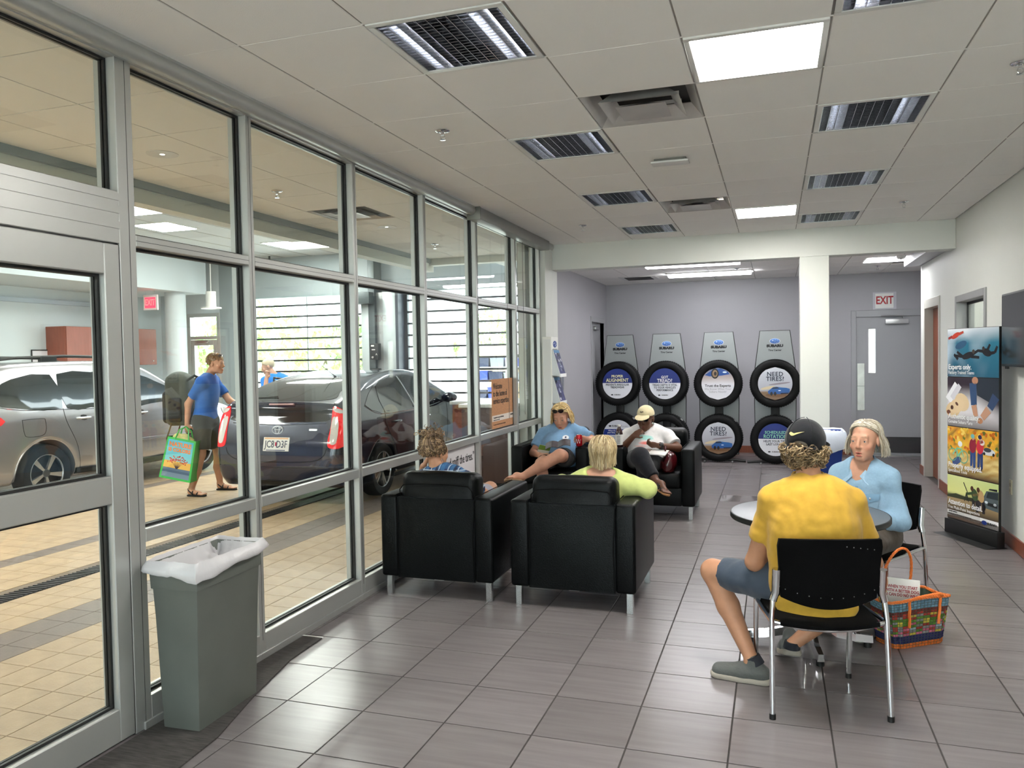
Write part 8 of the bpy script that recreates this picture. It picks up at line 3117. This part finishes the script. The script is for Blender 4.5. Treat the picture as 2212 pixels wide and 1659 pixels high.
for sg in (-1, 1):
    c = RB @ Vector((-.02, sg * .17, .25))
    S_ = SDF(.03)
    S_.box(tuple(c), (.08, .035, .15), RB, .03)
    S_.build('side_pocket', MATS['pack_black'], bpk, .012)
    pth = [RB @ Vector(p) for p in ((.10, sg * .10, .60), (.22, sg * .14, .665), (.36, sg * .15, .60), (.40, sg * .15, .42), (.30, sg * .16, .2), (.12, sg * .13, .1))]
    MB().tube(pth, .016, 8).build('shoulder_strap', MATS['pack_black'], bpk)
    MB().tube([RB @ Vector((-.08, sg * .14, .08)), RB @ Vector((-.14, sg * .15, -.10)), RB @ Vector((-.12, sg * .15, -.22))], .009, 6).build('hanging_strap', mat('strap_brown', C(96, 80, 60), .8), bpk)
gb_ = thing('grocery_bag', 'green edged shopping bag with a red tree print carried by the walking man', 'shopping bag', (-6.86, 7.70, .22))
gb_.rotation_euler = (0, math.radians(10), math.radians(10))
m = MB()
w_, h_, d_ = .20, .50, .09
m.add([(-w_ * 1.05, -d_, 0), (w_ * 1.0, -d_, 0), (w_ * .95, d_, 0.0), (-w_, d_, 0), (-w_ * .92, -d_ * .6, h_), (w_ * .92, -d_ * .6, h_), (w_ * .9, d_ * .6, h_), (-w_ * .9, d_ * .6, h_)],
      [(0, 3, 2, 1), (0, 1, 5, 4), (1, 2, 6, 5), (2, 3, 7, 6), (3, 0, 4, 7)])
m.build('sack', mat('bag_green', C(52, 176, 74), .4), gb_)


def GBP(u, v, l=0):
    xx = -w_ * (1.05 - .13 * v) + (w_ * (2.05 - .21 * v)) * u
    return (xx, -d_ + d_ * .4 * v - .002 - .001 * l, h_ * v)


m = MB()
nx = 14
for i in range(nx):
    for j in range(16):
        u0, u1, v0, v1 = .06 + .88 * i / nx, .06 + .88 * (i + 1) / nx, .05 + .9 * j / 16, .05 + .9 * (j + 1) / 16

        def cc(v):
            if v > .42:
                return mixc(C(120, 196, 206), C(70, 176, 206), (v - .42) * 2)
            if v > .3:
                return C(226, 176, 80)
            return mixc(C(24, 60, 92), C(150, 170, 190), wob(v * 9, v * 3))
        m.poly([GBP(u0, v0), GBP(u1, v0), GBP(u1, v1), GBP(u0, v1)], cc((v0 + v1) / 2))
rr = random.Random(6)
for q in range(60):
    a, r_ = rr.uniform(0, PI), rr.uniform(.12, .34)
    u, v = .5 + r_ * math.cos(a), .4 + r_ * .55 * math.sin(a)
    s_ = .022
    m.poly([GBP(u + s_ * math.cos(b), v + s_ * .8 * math.sin(b), 1) for b in np.linspace(0, 2 * PI, 7)[:-1]], [C(206, 50, 56), C(226, 80, 70), C(170, 36, 50)][q % 3])
for a in np.linspace(.4, 2.7, 7):
    m.poly([GBP(.49, .26, 1.5), GBP(.52, .26, 1.5), GBP(.5 + .22 * math.cos(a), .4 + .1 * math.sin(a), 1.5)], C(70, 50, 50))
m.build('print', PRINT, gb_, smooth=0)
ORL = mat('ink_orange', C(232, 130, 60), .5)
text('NATURE', .075, ORL, gb_, GBP(.5, .84, 3), fat=.003, rot=(PI / 2 + .07, 0, 0))
text('IS COLORS', .062, ORL, gb_, GBP(.5, .71, 3), fat=.003, rot=(PI / 2 + .07, 0, 0), xs=.95)
for sg in (-1, 1):
    MB().tube([(-.09, sg * d_ * .6, h_ - .02), (-.06, sg * .03, h_ + .10), (.0, 0, h_ + .145), (.06, sg * .03, h_ + .10), (.09, sg * d_ * .6, h_ - .02)], .008, 6).build('handle', MATS['bag_green'], gb_)
S_ = SDF(.02)
S_.ell((-.08, 0, h_), (.07, .045, .05)).ell((.05, 0, h_ - .01), (.08, .045, .04)).ell((0, .01, h_ + .02), (.05, .04, .04))
S_.build('contents', mat('paper_goods', C(206, 196, 130), .8, var=.3, vs=14), gb_, .012)

# ================================================================ man at the dark car
P = Person('grey haired man in a bright blue shirt leaning at the dark car door', (-7.2, 10.2, 0), C(198, 151, 127))
J = dict(pel=(-7.08, 10.3, .95), chest=(-7.17, 10.26, 1.22), neck=(-7.25, 10.23, 1.40), shL=(-7.30, 10.06, 1.33), shR=(-7.20, 10.42, 1.34))
P.torso(P.B, J, 0, .17, .16, .17, .115, .02)
P.limb(P.B, [J['neck'], (-7.29, 10.21, 1.46)], [.055, .052])
P.head((-7.335, 10.19, 1.545), (-.86, -.5), pitch=.38, sc=1.02, fem=False, brow=C(170, 150, 130))
P.limb(P.B, [J['shL'], (-7.22, 9.93, 1.12), (-7.22, 9.98, 1.37)], [.05, .042, .03])
P.hand((-7.22, 9.98, 1.37), (.3, .1, .9), (0, -.9, .3), side=1, curl=1.1)
P.limb(P.B, [J['shR'], (-7.2, 10.5, 1.07), (-7.4, 10.42, .95)], [.05, .042, .03])
P.hand((-7.4, 10.42, .95), (-.8, -.3, -.3), (0, 0, -1), side=1, curl=.7)
for y in (10.21, 10.40):
    P.limb(P.B, [(-7.08, y, .92), (-7.1, y, .5), (-7.08, y, .1)], [.088, .06, .04])
P.finish(.009)
BBL = cloth('bright_blue_cotton', C(30, 120, 214), .85)
S_ = SDF(.03)
P.torso(S_, J, .018, .175, .17, .175, .12, .02)
P.limb(S_, [J['shL'], V3(*J['shL']).lerp(V3(-7.22, 9.93, 1.12), .75)], [.064, .064], flat=True)
P.limb(S_, [J['shR'], V3(*J['shR']).lerp(V3(-7.2, 10.5, 1.07), .75)], [.064, .064], flat=True)
S_.ell(P.l((-7.27, 10.22, 1.45)), (.066, .066, .05), k=.012, sub=True)
S_.build('polo_shirt', BBL, P.t, .011)
S_ = SDF(.03)
S_.ell(P.l((-7.08, 10.3, .92)), (.16, .19, .12))
for y in (10.21, 10.40):
    P.limb(S_, [(-7.08, y, .92), (-7.1, y, .5), (-7.08, y, .07)], [.105, .08, .066], flat=True)
S_.build('trousers', cloth('khaki_trousers', C(120, 108, 86), .9), P.t, .013)
for y in (10.21, 10.40):
    shoe(P, (-7.03, y, 0), (-7.31, y - .04, 0), col=BLACK, sole=BLACK)
P.skullcap(C(190, 176, 150), .012, .055, -.06, .055, 'grey_hair')
S_ = SDF(.02)
S_.ell(P.q(0, .055, -.092), (.048, .042, .036), P.HR)
S_.build('beard', HAIRM, P.t, .008, C(200, 188, 170))
